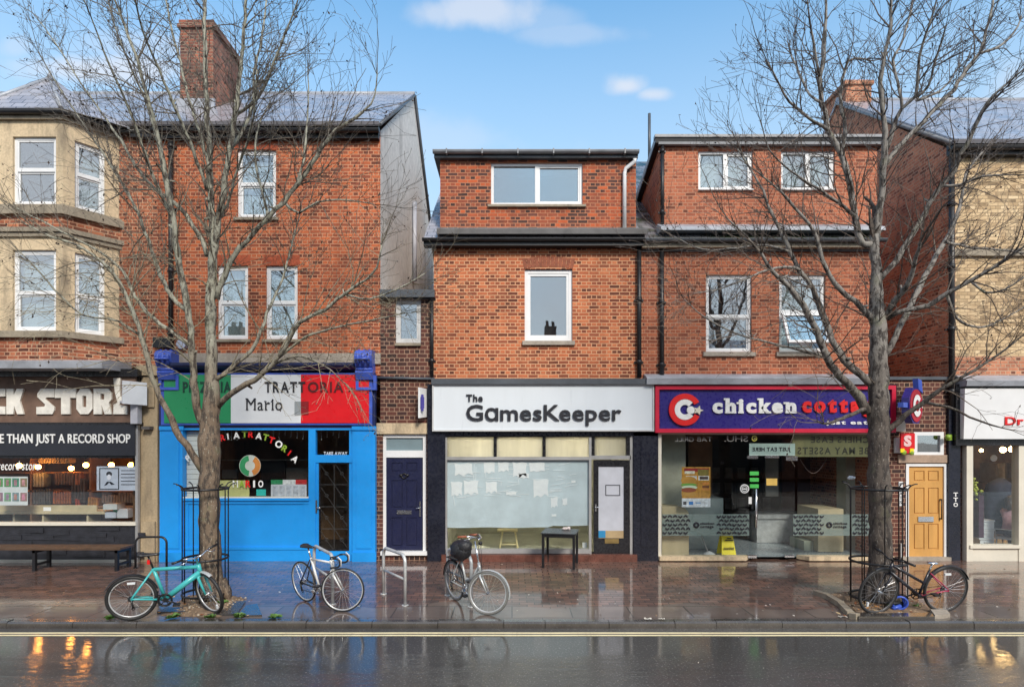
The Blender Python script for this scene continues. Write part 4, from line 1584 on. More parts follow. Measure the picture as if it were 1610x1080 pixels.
# ================================================================ 5. the fried chicken building
kb = thing('chicken_shop_building', 'salmon brick building with a wide brick dormer above the blue and red chicken shop', 'building', (5.4, 0.0, 0.0))
kL, kR = X(1010), X(1382)
w = MB()
wins = [(1110, 432, 1182, 553), (1225, 432, 1298, 553)]
w.wall((kL, 0), (kR, 0), Z(605), Z(392), [hole(*q, kL) for q in wins])
w.wall((kR, 0), (kR, 9.5), 0, Z(392))
w.wall((kR, 9.5), (kL, 9.5), 0, Z(392))
gable(w, kR, 0.0, Z(392), rY, rZ - .05, 11.0, Z(392), Z(392) - 0.01, True)
w.build('wall', M['brick_chick'], kb)
pwindow(kb, *wins[0], style='sash', fw=0.055, behind='dark', sill='stone_grey', over=0.07, split=0.46, sill_h=0.1)
ow = pwindow(kb, *wins[1], style='sash', fw=0.055, behind='curtain', sill='stone_grey', over=0.07, split=0.52, sill_h=0.1, label='white window with its lower light tilted open')
op = MB()
op.T = Matrix.Translation((0, 0.0, Z(494))) @ Matrix.Rotation(R(-24), 4, 'X') @ Matrix.Translation((0, 0, -Z(494)))
op.frame(X(1229), Z(547), X(1294), Z(494), -0.03, 0.02, 0.055)
op.build('casement', M['upvc'], ow)
op2 = MB()
op2.T = op.T
op2.box(X(1230), -0.008, Z(546), X(1293), -0.002, Z(496))
op2.build('casement_pane', M['glass_up'], ow)
rf = MB()
slope(rf, kL, kR, eY, eZ - 0.13, rY, rZ, 0.04)
slope(rf, kL, kR, 11.0, eZ, rY, rZ)
roof = rf.build('roof', M['slate_dark'], kb)
gt = MB()
gutter(gt, kL, kR, eY - 0.07, Z(378, eY), 0.06)
gt.pbox(1010, 388, 1381, 395, -0.06, -0.002)
gt.build('gutter', M['dark_grey'], kb)
sfb = MB()
sfb.pbox(1010, 380, 1381, 389, eY, -0.002)
sfb.pbox(1034, 383, 1381, 388.5, eY - 0.012, eY)
sfb.build('fascia_board', M['stone_ledge'], kb)
dY2 = 0.2
ex0, ex1 = X(1037, dY2), X(1379, dY2)
ez0, ez1 = Z(357, dY2), Z(229, dY2)
d = MB()
hs = [(X(a, dY2) - ex0, Z(298, dY2), X(b, dY2) - ex0, Z(237, dY2)) for a, b in ((1098, 1184), (1228, 1313))]
d.wall((ex0, dY2), (ex1, dY2), ez0 - 0.2, ez1, hs)
d.add([(ex0, dY2 + 4.5, ez0), (ex0, dY2, ez0 - .2), (ex0, dY2, ez1), (ex0, dY2 + 4.5, ez1 - 1.1)], [(0, 1, 2, 3)])
d.add([(ex1, dY2, ez0 - .2), (ex1, dY2 + 4.5, ez0), (ex1, dY2 + 4.5, ez1 - 1.1), (ex1, dY2, ez1)], [(0, 1, 2, 3)])
dm = d.build('dormer', M['brick_chdorm'], kb)
for (a, b) in ((1098, 1184), (1228, 1313)):
    window(kb, X(a, dY2), Z(298, dY2), X(b, dY2), Z(237, dY2), style='two', T=Matrix.Translation((0, dY2, 0)), fw=0.06, behind='curtain', sill='upvc', sill_h=0.03, split=0.5)
t = MB()
zt = Z(219, dY2)
t.prism_x([(dY2 - 0.12, ez1 - 0.0), (dY2 + 4.6, ez1 - 1.13), (dY2 + 4.6, zt - 1.1), (dY2 - 0.14, zt)][::-1], ex0 - 0.12, ex1 + 0.1)
t.build('dormer_roof', M['black'], dm)
t = MB()
t.prism_x([(dY2 - 0.16, zt - 0.03), (dY2 - 0.02, zt - 0.06), (dY2 - 0.02, zt + 0.02), (dY2 - 0.16, zt + 0.03)][::-1], ex0 - 0.14, ex1 + 0.1)
t.prism_x([(dY2 - 0.12, ez1 - 0.03), (dY2 - 0.03, ez1 - 0.03), (dY2 - 0.03, ez1 + 0.05), (dY2 - 0.125, ez1 + 0.05)][::-1], ex0 - 0.05, ex1 + 0.1)
t.add([(ex0 - .125, dY2 - .14, zt + .02), (ex0 - .125, dY2 + 4.6, zt - 1.08), (ex0 - .125, dY2 + 4.6, zt - 1.22), (ex0 - .125, dY2 - .14, zt - .12)], [(0, 1, 2, 3)])
t.build('dormer_trim', M['grey_gutter'], dm)
t = MB()
t.prism_x([(dY2, ez0 - 0.2), (dY2, ez0 + 0.03), (dY2 - 0.03, ez0 + 0.05), (eY - 0.03, eZ + 0.165), (eY - .06, eZ + 0.08)][::-1], X(1032, dY2), kR)
t.build('flashing', M['lead'], kb)
dp = MB()
pipe(dp, 1041.5, 228, 358, dY2 - 0.06, 0.04)
pipe(dp, 1040.5, 392, 598, -0.07, 0.05)
dp.builds('downpipe', M['black'], kb)

# chicken shop front
lr = MB()
lr.prism_x([(-0.30, Z(606)), (0.0, Z(606)), (0.0, Z(588)), (-0.26, Z(594)), (-0.32, Z(597))], X(1012), kR)
lr.build('lead_roof', M['lead'], kb)
fr = MB()
fr.pbox(1033.5, 679, 1040, 880, -0.10, 0.0)
fr.pbox(1034, 680, 1398, 683, -0.09, 0.0)
fr.pbox(1388, 680, 1398, 880, -0.10, 0.0)
sfr = fr.build('shop_front', M['cream_paint'], kb)
pb = MB()
pb.pbox(1034, 604, 1410, 682, -0.07, 0.0)
pb.build('backing_board', M['black_gloss'], kb)
g = MB()
g.pbox(1040, 683, 1178, 876, -0.05, -0.042)
g.pbox(1182, 716, 1250, 874, -0.05, -0.042)
g.pbox(1254, 683, 1388, 876, -0.05, -0.042)
g.pbox(1178, 683, 1254, 714, -0.05, -0.042)
g.builds('pane', M['glass_shop'], sfr)
sl_ = MB()
sl_.prism_z([(X(1034), -0.18), (X(1168), -0.18), (X(1180), 0.05), (X(1034), 0.05)], 0.02, Z(875, -.18))
sl_.prism_z([(X(1266), -0.18), (X(1398), -0.18), (X(1398), 0.05), (X(1254), 0.05)], 0.02, Z(875, -.18))
sl_.builds('sill', M['stone_cream'], sfr)
hw = MB()
hw.pbox(1175, 716, 1192, 721, -0.09, -0.03)
hw.pbox(1203, 716, 1225, 720, -0.09, -0.03)
hw.pbox(1236, 717, 1254, 724, -0.09, -0.03)
hw.pbox(1176, 873, 1190, 877, -0.10, 0.0)
hw.pbox(1234, 873, 1249, 876, -0.10, 0.0)
hw.tube([(X(1186), -0.10, Z(829)), (X(1186), -0.10, Z(768))], 0.022, 8)
hw.builds('door_handle', M['chrome'], sfr)
fm = MB()
bandm = bpy.data.materials.new('frosted_band')
bandm.use_nodes = True
N_, L_n = bandm.node_tree.nodes, bandm.node_tree.links
N_.clear()
o_ = N_.new('ShaderNodeOutputMaterial')
a_ = N_.new('ShaderNodeBsdfDiffuse')
a_.inputs[0].default_value = (0.29, 0.355, 0.335, 1)
b_ = N_.new('ShaderNodeBsdfTransparent')
m_ = N_.new('ShaderNodeMixShader')
m_.inputs[0].default_value = 0.45
L_n.new(a_.outputs[0], m_.inputs[1])
L_n.new(b_.outputs[0], m_.inputs[2])
L_n.new(m_.outputs[0], o_.inputs[0])
fm.pbox(1041, 808, 1178, 842, -0.040, -0.038)
fm.pbox(1247, 808, 1370, 842, -0.040, -0.038)
fm.builds('frosted_band', bandm, sfr)
pa = MB()
pr = random.Random(11)
for (a, b) in ((1041, 1085), (1126, 1178), (1247, 1297), (1340, 1370)):
    row = 0
    y = 809.5
    while y < 841:
        x = a + 1 + (row % 2) * 4.1
        while x < b - 5:
            s = 1 if pr.random() < 0.5 else -1
            pts = [(x, y + (0 if s > 0 else 4.6)), (x + 3.2, y + 2.2), (x + 6.4, y + (0 if s > 0 else 4.6)), (x + 6.4, y + (3.0 if s > 0 else 1.6)), (x + 3.2, y + 5.4 if s > 0 else y - 0.8), (x, y + (3.0 if s > 0 else 1.6))]
            pa.add([(X(q, -.0565), -.0565, Z(r_, -.0565)) for q, r_ in pts], [tuple(range(6))])
            x += 8.2
        y += 6.4
        row += 1
for (a, s) in ((1090, 1), (1299, 1)):
    pa.ring((X(a + 5, -.0565), -.0565, Z(825, -.0565)), (0, 1, 0), 0.045, 0.022, 16, 4, 0.1)
    ptext(pa, 'chicken', a + 11, 820.5, a + 33, 824.5, -.0565, 0.002, bold=0.04)
    ptext(pa, 'cottage', a + 11, 826, a + 32, 831, -.0565, 0.002, bold=0.04)
pa.builds('printed_pattern', M['ink'], sfr)
st_ = MB()
for (a, b, c, d_, m__) in ((1179, 741, 1193, 747, 0), (1179, 751, 1193, 757, 0), (1179, 761, 1193, 767, 0), (1205, 752, 1222, 763, 1), (1177, 781, 1182, 792, 2)):
    st_.mi = m__
    st_.pbox(a, b, c, d_, -0.058, -0.054)
st_.builds('door_sticker', [paint('green_sticker', (0.08, 0.52, 0.10), 0.4), paint('amber_card', (0.75, 0.50, 0.12), 0.5), M['white_letter']], sfr)
st_ = MB()
st_.ring((X(1169), -.058, Z(768)), (0, 1, 0), 0.088, 0.014, 24, 4, 0.2)
st_.ring((X(1169), -.058, Z(768)), (0, 1, 0), 0.055, 0.008, 24, 4, 0.2)
st_.box(X(1166), -.060, Z(769), X(1172), -.056, Z(767))
st_.build('push_sticker', M['white_letter'], sfr)
lt = MB()
ptext(lt, 'TAB GRILL', 1061, 687, 1119, 694, -.056, 0.003, mirror=True, shear=0.1)
ptext(lt, 'SHU.', 1139, 685, 1176, 694, -.056, 0.003, mirror=True)
lt.builds('chalk_lettering', paint('chalk', (0.28, 0.28, 0.27), 0.9, 0, 0.2, 9, 0.3), sfr)
# ceiling box and boards seen through the glass
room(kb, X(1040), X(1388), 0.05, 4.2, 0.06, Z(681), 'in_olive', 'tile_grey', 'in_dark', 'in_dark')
for (a, b, y0, y1, nm) in ((1036, 1078, .62, .9, 'olive_pier'), (1330, 1372, .9, 1.3, 'olive_pier'), (1082, 1120, 2.6, 2.9, 'brown_pier')):
    inn = MB()
    inn.box(X(a, y0), y0, 0.065, X(b, y0), y1, Z(682))
    inn.build(nm, M['in_olive' if nm[0] == 'o' else 'in_brown'], kb)
inn = MB()
inn.box(X(1082), 0.9, 0.07, X(1160), 1.6, Z(783, .9))
inn.build('shop_counter', M['counter'], kb)
inn = MB()
inn.box(X(1190, 1.8), 1.8, 0.07, X(1290, 1.8), 2.5, Z(812, 1.8))
inn.box(X(1190, 1.8), 1.75, Z(815, 1.8), X(1290, 1.8), 2.5, Z(808, 1.8))
inn.build('steel_counter', M['steel'], kb)
inn = MB()
inn.box(X(1290, .5), 0.6, 0.07, X(1330, .5), 1.6, Z(800, .6))
inn.build('wood_unit', M['wood_pale'], kb)
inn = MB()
inn.box(X(1230, 3.0), 3.0, 0.07, X(1346, 3.0), 3.05, Z(690, 3.0))  # red-brown reflection on the right glass, stood in for by a coloured sheet
inn.build('red_brown_reflection', paint('red_brown_reflection', (0.10, 0.035, 0.028), 0.6), kb)
inn = MB()
for i in range(5):
    for j in range(3):
        inn.box(X(1120 + i * 20, 4.0), 4.0, Z(735 + j * 24 + 17, 4.0), X(1120 + i * 20 + 12, 4.0), 4.05, Z(735 + j * 24, 4.0))
inn.build('menu_board', paint('menu_board', (0.13, 0.12, 0.11), 0.5, 0, 0.6, 4, 0.3), kb)
inn = MB()
inn.box(X(1204, 1.2), 1.2, Z(780, 1.2), X(1224, 1.2), 1.25, Z(700, 1.2))
inn.build('grey_panel', M['in_grey'], kb)

sg = MB()
x0, x1, z0, z1 = X(1030, -.22), X(1408, -.22), Z(680, -.22), Z(606, -.22)
sg.frame(x0, z0, x1, z1, -0.24, -0.08, 0.085)
sg.box(x0 + .02, -0.15, z0 + .02, x1 - .02, -0.08, z1 - .02)
sgo = tag(sg.build('shop_sign', M['chick_red']), 'blue sign in a red frame reading chicken cottage beside a round red emblem', 'shop sign')
q = MB()
q.pbox(1037, 612, 1402, 674, -0.18, -0.15)
q.build('panel', M['chick_blue'], sgo)
lt = MB()
for i, ch in enumerate(('c', 'h', 'i', 'c', 'k', 'e', 'n')):
    pass
ptext(lt, 'chicken', 1120, 626, 1252, 650, -0.20, 0.04, bold=0.05, serif=0.10, gap=0.13)
lt.build('lettering', M['white_letter'], sgo)
lt = MB()
ptext(lt, 'cottage', 1261, 628, 1392, 656, -0.20, 0.04, bold=0.05, serif=0.10, gap=0.13)
lt.build('lettering', M['red_letter'], sgo)
lt = MB()
ptext(lt, 'just eat', 1299, 661, 1364, 669, -0.19, 0.01, bold=0.03)
lt.builds('small_lettering', M['white_letter'], sgo)


def emblem(parent, cx, cz, r, Y, tilt=None):
    """red ring, white C and a small pale bird's head at its mouth"""
    def arcs(a0, a1, r0, r1, y0, y1):
        n = 30
        m = MB()
        m.T = tilt
        p = [(cx + r0 * math.cos(R(a0 + (a1 - a0) * k / n)), cz + r0 * math.sin(R(a0 + (a1 - a0) * k / n))) for k in range(n + 1)]
        p += [(cx + r1 * math.cos(R(a1 + (a0 - a1) * k / n)), cz + r1 * math.sin(R(a1 + (a0 - a1) * k / n))) for k in range(n + 1)]
        n2 = len(p)
        vs = [(a, y0, b) for a, b in p] + [(a, y1, b) for a, b in p]
        fs = [(k, n2 - 1 - k, n2 - 2 - k, k + 1) for k in range(n)]
        fs += [(i, (i + 1) % n2, n2 + (i + 1) % n2, n2 + i) for i in range(n2)]
        return m.add(vs, fs)
    ra = arcs(28, 335, r, r * 0.66, Y - 0.05, Y)
    ra.build('emblem_ring', M['red_letter'], parent)
    c_ = arcs(42, 322, r * 0.64, r * 0.30, Y - 0.045, Y)
    c_.build('emblem_letter', M['white_letter'], parent)
    h = MB()
    h.T = tilt
    h.disc_y(cx + r * 0.36, cz - r * 0.03, r * 0.24, Y - 0.05, Y)
    h.build('emblem_head', M['white_letter'], parent)
    b = MB()
    b.T = tilt
    pts = []
    for k in range(10):
        rr = r * (0.30 if k % 2 == 0 else 0.14)
        pts.append((cx + r * 0.82 + rr * math.cos(math.pi * 2 * k / 10) * 1.1, cz - r * 0.05 + rr * math.sin(math.pi * 2 * k / 10)))
    b.prism_y(pts, Y - 0.055, Y)
    b.build('emblem_comb', M['cream_paint'], parent)


emblem(sgo, X(1076, -.18), Z(644, -.18), 0.345, -0.185)

# ================================================================ 6. low brown link with the pine door
rb = thing('low_link_building', 'low brown brick link with the honey pine door beside the dry cleaner', 'building', (X(1450), 0.0, 0.0))
rL, rR = X(1388), X(1520)
w = MB()
w.wall((rL, 0), (rR, 0), 0.0, Z(596), [hole(1437, 679, 1484, 716, rL), hole(1424, 727, 1490, 884, rL)])
w.quad((rL, 0, Z(596)), (rR, 0, Z(596)), (rR, 5, Z(596)), (rL, 5, Z(596)))
w.wall((rL, 4.0), (rR, 4.0), 0, 5.0)
w.build('wall', M['brick_dark'], rb)
cp = MB()
cp.pbox(1386, 592, 1522, 597, -0.05, 0.3)
cp.build('coping', M['dark_grey'], rb)
pwindow(rb, 1437, 679, 1484, 716, style='plain', fw=0.075, behind='dark', y=0.0)
ln = MB()
ln.pbox(1413, 715, 1492, 727.5, -0.035, 0.1)
ln.build('lintel', stone('pink_stone', (0.42, 0.30, 0.22), 0.4), rb)
df = MB()
x0, x1 = X(1424), X(1490)
df.box(x0, -0.015, Z(878), X(1428.5), 0.10, Z(729))
df.box(X(1484), -0.015, Z(878), x1, 0.10, Z(729))
df.box(X(1428.5), -0.015, Z(733), X(1484), 0.10, Z(729))
df.build('door_frame', M['upvc'], rb)
sp_ = MB()
sp_.pbox(1420, 876, 1496, 884, -0.10, 0.1)
sp_.build('step', M['stone_grey'], rb)
dr = panel_door(rb, 1428.5, 733, 1484, 876, 0.02, 'wood_door', ((0.05, 0.16), (0.235, 0.52), (0.63, 0.91)), recess=0.018)
lx = MB()
lx.pbox(1444, 812, 1468, 820, 0.0, 0.02)
lx.build('letter_box', M['chrome'], dr)
hd = MB()
hd.tube([(X(1479), -0.03, Z(816)), (X(1479), -0.03, Z(784))], 0.012, 6)
hd.box(X(1478), -0.03, Z(786), X(1480), 0.02, Z(784))
hd.box(X(1478), -0.03, Z(816), X(1480), 0.02, Z(814))
hd.build('handle', M['cast_black'], dr)
bp = MB()
bp.pbox(1492, 640, 1510, 885, -0.07, 0.0)
bp.build('pilaster', M['navy_black'], rb)

# ================================================================ 7. cream brick building with the dry cleaner
cb_ = thing('cream_brick_building', 'tall cream brick building with slate roof above the white dry cleaner sign', 'building', (11.5, 0.0, 0.0))
cL, cR = X(1490), 17.0
w = MB()
w.wall((X(1502), 0), (cR, 0), Z(560), 8.98)
w.wall((cR, 0), (cR, 8.6), 0, 8.98)
w.wall((cR, 8.6), (cL, 8.6), 0, 8.98)
w.build('wall', M['brick_cream'], cb_)
w = MB()
w.wall((cL, 0), (X(1502), 0), Z(600), 8.98)
w.wall((X(1502), -0.002), (cR, -0.002), Z(600), Z(560))
gable(w, cL, 0.0, 8.98, RIDGE_Y, 12.42, 8.72, 8.98, 0.0, False)
w.build('side_wall', M['brick_gable'], cb_)
sc = MB()
sc.pbox(1496, 391, 1800, 402, -0.07, 0.0)
sc.build('string_course', M['stone_ledge'], cb_)
rf = MB()
slope(rf, cL - .05, cR, -0.22, 8.98, RIDGE_Y, 12.42)
slope(rf, cL - .05, cR, 8.9, 8.9, RIDGE_Y, 12.42)
roof = rf.build('roof', M['slate'], cb_)
rd = MB()
rd.tube([(cL - .05, RIDGE_Y, 12.51), (cR, RIDGE_Y, 12.51)], 0.07, 6)
rd.build('ridge_tile', M['lead'], roof)
vg = MB()
vg.tube([(cL - 0.06, -0.2, 9.0), (cL - 0.06, RIDGE_Y, 12.44)], 0.05, 6)
vg.build('verge', M['grey_gutter'], roof)
gt = MB()
gutter(gt, cL - .06, cR, -0.2, Z(231, -.2), 0.065)
gt.box(cL - 0.03, -0.14, Z(248), cR, -0.002, Z(230))
gt.build('gutter', M['black'], cb_)
dp = MB()
pipe(dp, 1496.5, 246, 640, -0.09, 0.055)
dp.build('downpipe', M['black'], cb_)
kx = X(1356, 4.6)
ch = MB()
ch.box(cL + 0.02, 4.0, 10.5, cL + 0.75, 5.2, Z(140, 4.2))
ch.box(cL - 0.03, 3.95, Z(140, 4.2), cL + 0.80, 5.25, Z(134, 4.2))
ch.build('chimney', M['brick_gable'], cb_)
# shop front
lr = MB()
lr.prism_x([(-0.36, Z(609)), (0.0, Z(609)), (0.0, Z(590)), (-0.3, Z(598)), (-0.38, Z(601))], X(1500), cR)
lr.build('lead_roof', M['lead'], cb_)
blk_ = MB()
blk_.pbox(1503, 604, 1800, 700, -0.16, 0.0)
blk_.build('fascia', M['black_gloss'], cb_)
fr = MB()
fr.pbox(1520, 690, 1530, 884, -0.14, 0.05)
fr.pbox(1602, 690, 1612, 884, -0.14, 0.05)
fr.pbox(1530, 692, 1800, 698, -0.12, 0.05)
fr.pbox(1526, 857, 1606, 862, -0.17, 0.05)
fr.pbox(1530, 862, 1602, 884, -0.12, 0.05)
fr.pbox(1612, 800, 1800, 884, -0.12, 0.05)
sfr = fr.build('shop_front', M['cream_paint'], cb_)
g = MB()
g.pbox(1530, 698, 1602, 857, -0.05, -0.042)
g.pbox(1612, 698, 1800, 800, -0.05, -0.042)
g.builds('pane', M['glass_shop'], sfr)
room(cb_, X(1528), X(1790), 0.06, 3.6, 0.08, Z(692), 'in_warm', 'in_warm', 'in_warm', 'in_warm')
sg = MB()
x0, x1, z0, z1 = X(1514, -.24), X(1800, -.24), Z(690, -.24), Z(611, -.24)
sg.prism_x([(-0.16, z0), (-0.16, z1), (-0.30, z1), (-0.26, z0)], x0, x1)
sgo = tag(sg.build('shop_sign', M['white_fascia']), 'white sign with red script beginning Dry at the right edge', 'shop sign')
lt = MB()
ptext(lt, 'Dry Cleaners', 1580, 655, 1735, 672, -0.285, 0.02, bold=0.02)
lt.build('lettering', M['red_letter'], sgo)

# ================================================================ 8. the terrace across the street, behind the camera: what the shop glass mirrors
ot = thing('opposite_terrace', 'plain brick terrace across the street mirrored in the shop windows', 'building', (0, -26.0, 0))
w = MB()
w.box(-26, -33, 0, 26, -26, 6.6)
w.build('wall', M['brick_chick'], ot)
w = MB()
w.prism_x([(-25.7, 6.61), (-29.5, 9.7), (-33.3, 6.61)], -26, 26)
rfo = w.build('roof', M['slate'], ot)
w = MB()
for k in range(-3, 4):
    w.box(k * 7.5 + 2.3, -30.2, 8.0, k * 7.5 + 3.2, -29.2, 10.7)
    for q in (2.5, 2.95):
        w.tube([(k * 7.5 + q, -29.7, 10.7), (k * 7.5 + q, -29.7, 11.1)], .12, 8)
w.builds('chimney', M['brick_dark'], rfo)
w = MB()
for k in range(-8, 8):
    w.box(k * 3.1 + 1, -25.99, 3.9, k * 3.1 + 2.1, -25.95, 5.6)
w.builds('window', M['upvc_grey'], ot)
w = MB()
for k in range(-4, 4):
    w.box(k * 6.2 + .5, -25.99, .5, k * 6.2 + 5.4, -25.9, 2.6)
w.builds('shop_front', M['in_dark'], ot)
# ================================================================ ground, road, kerb, pavement
KY = -4.42            # front edge of the kerb
RZ = -0.09            # road surface


def wet_asphalt():
    m, N, L, p = _nodes('wet_asphalt')
    co = objco(N)
    sp = N.new('ShaderNodeSeparateXYZ')
    L.new(co, sp.inputs[0])
    agg = noise(N, L, co, 140.0, 3.0, 0.7)
    agg2 = noise(N, L, co, 38.0, 3.0, 0.6)
    big = noise(N, L, co, 0.55, 4.0, 0.5)
    mp = N.new('ShaderNodeMapping')
    mp.inputs['Scale'].default_value = (0.12, 1.4, 1.0)
    L.new(co, mp.inputs['Vector'])
    lane = noise(N, L, mp.outputs[0], 1.0, 4.0, 0.55)
    c = mix(N, L, mrange(N, L, agg, 0.35, 0.7, 0, 1), (0.022, 0.0215, 0.020), (0.085, 0.081, 0.073))
    c = mix(N, L, mrange(N, L, agg2, 0.58, 0.66, 0, 0.7), c, (0.26, 0.25, 0.23))
    c = mix(N, L, mrange(N, L, lane, 0.45, 0.65, 0, 0.5), c, (0.03, 0.029, 0.027))
    # gully water lies along the kerb
    edge = mrange(N, L, mop(N, L, 'ADD', sp.outputs[1], mop(N, L, 'MULTIPLY', mop(N, L, 'SUBTRACT', big, 0.5), 0.8)), -5.75, -5.45, 0.0, 1.0)
    pud = mop(N, L, 'MAXIMUM', edge, mop(N, L, 'MULTIPLY', mrange(N, L, lane, 0.46, 0.58, 0.0, 1.0), 0.75))
    L.new(c, p.inputs['Base Color'])
    r = mop(N, L, 'SUBTRACT', mrange(N, L, agg2, 0.3, 0.7, 0.05, 0.10), mop(N, L, 'MULTIPLY', pud, 0.042))
    p.inputs['Roughness'].default_value = 0.5
    L.new(mrange(N, L, pud, 0.0, 0.7, 0.75, 1.0), p.inputs['Coat Weight'])
    p.inputs['Coat IOR'].default_value = 1.62
    L.new(r, p.inputs['Coat Roughness'])
    mr = N.new('ShaderNodeMapping')
    mr.inputs['Scale'].default_value = (2.6, 13.0, 1.0)
    L.new(co, mr.inputs['Vector'])
    rip = noise(N, L, mr.outputs[0], 1.0, 3.0, 0.6)
    cbm = N.new('ShaderNodeBump')
    cbm.inputs['Distance'].default_value = 0.01
    L.new(mop(N, L, 'SUBTRACT', 0.13, mop(N, L, 'MULTIPLY', pud, 0.100)), cbm.inputs['Strength'])
    L.new(mop(N, L, 'ADD', mop(N, L, 'MULTIPLY', rip, 6.0), mop(N, L, 'ADD', mop(N, L, 'MULTIPLY', agg2, 0.7), mop(N, L, 'MULTIPLY', agg, 0.3))), cbm.inputs['Height'])
    L.new(cbm.outputs[0], p.inputs['Coat Normal'])
    h = mix(N, L, 0.35, agg, agg2)
    b = N.new('ShaderNodeBump')
    b.inputs['Distance'].default_value = 0.01
    L.new(mop(N, L, 'SUBTRACT', 0.26, mop(N, L, 'MULTIPLY', pud, 0.19)), b.inputs['Strength'])
    L.new(h, b.inputs['Height'])
    L.new(b.outputs[0], p.inputs['Normal'])
    return m


def wet_paving():
    m, N, L, p = _nodes('wet_paving')
    co = objco(N)
    sp = N.new('ShaderNodeSeparateXYZ')
    L.new(co, sp.inputs[0])
    wob = noise(N, L, co, 1.6, 3.0)
    cb = N.new('ShaderNodeCombineXYZ')
    L.new(sp.outputs[0], cb.inputs[0])
    L.new(mop(N, L, 'ADD', sp.outputs[1], mrange(N, L, wob, 0, 1, -0.03, 0.03)), cb.inputs[1])

    def br(wd, rh, ms, c1, c2, mo):
        b = N.new('ShaderNodeTexBrick')
        L.new(cb.outputs[0], b.inputs['Vector'])
        b.inputs['Scale'].default_value = 1.0
        b.inputs['Brick Width'].default_value = wd
        b.inputs['Row Height'].default_value = rh
        b.inputs['Mortar Size'].default_value = ms
        b.inputs['Mortar Smooth'].default_value = 0.3
        b.inputs['Color1'].default_value = c4(c1)
        b.inputs['Color2'].default_value = c4(c2)
        b.inputs['Mortar'].default_value = c4(mo)
        return b
    pav = br(0.24, 0.125, 0.009, (0.25, 0.125, 0.085), (0.095, 0.055, 0.044), (0.020, 0.016, 0.014))
    slab = br(0.9, 0.60, 0.012, (0.20, 0.15, 0.12), (0.13, 0.098, 0.082), (0.025, 0.021, 0.018))
    big = noise(N, L, co, 0.30, 3.0)
    n1 = noise(N, L, co, 1.3, 5.0, 0.6)
    n2 = noise(N, L, co, 28.0, 4.0, 0.65)
    # slabs beside the kerb, brick pavers behind
    where = mrange(N, L, mop(N, L, 'ADD', sp.outputs[1], mop(N, L, 'MULTIPLY', mop(N, L, 'SUBTRACT', big, 0.5), 2.2)), -3.55, -3.62, 0.0, 1.0)
    c = mix(N, L, where, pav.outputs['Color'], slab.outputs['Color'])
    c = mix(N, L, mrange(N, L, n1, 0.42, 0.68, 0, 0.6), c, (0.06, 0.045, 0.039))
    c = mix(N, L, mrange(N, L, n2, 0.6, 0.78, 0, 0.4), c, (0.34, 0.25, 0.20))
    L.new(c, p.inputs['Base Color'])
    mp = N.new('ShaderNodeMapping')
    mp.inputs['Scale'].default_value = (0.5, 2.2, 1.0)
    L.new(co, mp.inputs['Vector'])
    wet = noise(N, L, mp.outputs[0], 1.1, 4.0, 0.55)
    L.new(mrange(N, L, wet, 0.38, 0.66, 0.015, 0.10), p.inputs['Coat Roughness'])
    p.inputs['Roughness'].default_value = 0.5
    p.inputs['Coat Weight'].default_value = 1.0
    p.inputs['Coat IOR'].default_value = 1.62
    fac = N.new('ShaderNodeMix')
    L.new(where, fac.inputs['Factor'])
    L.new(pav.outputs['Fac'], fac.inputs['A'])
    L.new(slab.outputs['Fac'], fac.inputs['B'])
    tilt = noise(N, L, cb.outputs[0], 7.0, 1.0)
    h = mop(N, L, 'ADD', mop(N, L, 'MULTIPLY', mop(N, L, 'SUBTRACT', 1.0, fac.outputs['Result']), 0.7), mop(N, L, 'ADD', mop(N, L, 'MULTIPLY', n2, 0.18), mop(N, L, 'MULTIPLY', tilt, 0.55)))
    bump(N, L, p, h, 0.30, 0.012)
    cbm = N.new('ShaderNodeBump')
    cbm.inputs['Distance'].default_value = 0.012
    L.new(mrange(N, L, wet, 0.40, 0.62, 0.05, 0.26), cbm.inputs['Strength'])
    L.new(h, cbm.inputs['Height'])
    L.new(cbm.outputs[0], p.inputs['Coat Normal'])
    return m


M['asphalt'] = wet_asphalt()
M['paving'] = wet_paving()
M['kerb'] = paint('wet_granite_kerb', (0.060, 0.052, 0.046), 0.22, 0, 0.35, 3.0, 0.45, (0.018, 0.016, 0.015), bmp=0.35)
_k = M['kerb'].node_tree.nodes['Principled BSDF']
_k.inputs['Coat Weight'].default_value = 1.0
_k.inputs['Coat Roughness'].default_value = 0.12
_k.inputs['Coat IOR'].default_value = 1.6
M['line'] = paint('worn_yellow_line', (0.86, 0.74, 0.46), 0.4, 0, 0.12, 2.2, 0.85, (0.30, 0.24, 0.16), bmp=0.2)
M['soil'] = paint('gravelly_soil', (0.20, 0.135, 0.085), 0.85, 0, 0.4, 9.0, 0.5, (0.06, 0.045, 0.035), bmp=1.0)
M['slab_dark'] = paint('dark_wet_slab', (0.055, 0.052, 0.052), 0.22, 0, 0.3, 4.0, 0.3, bmp=0.3)

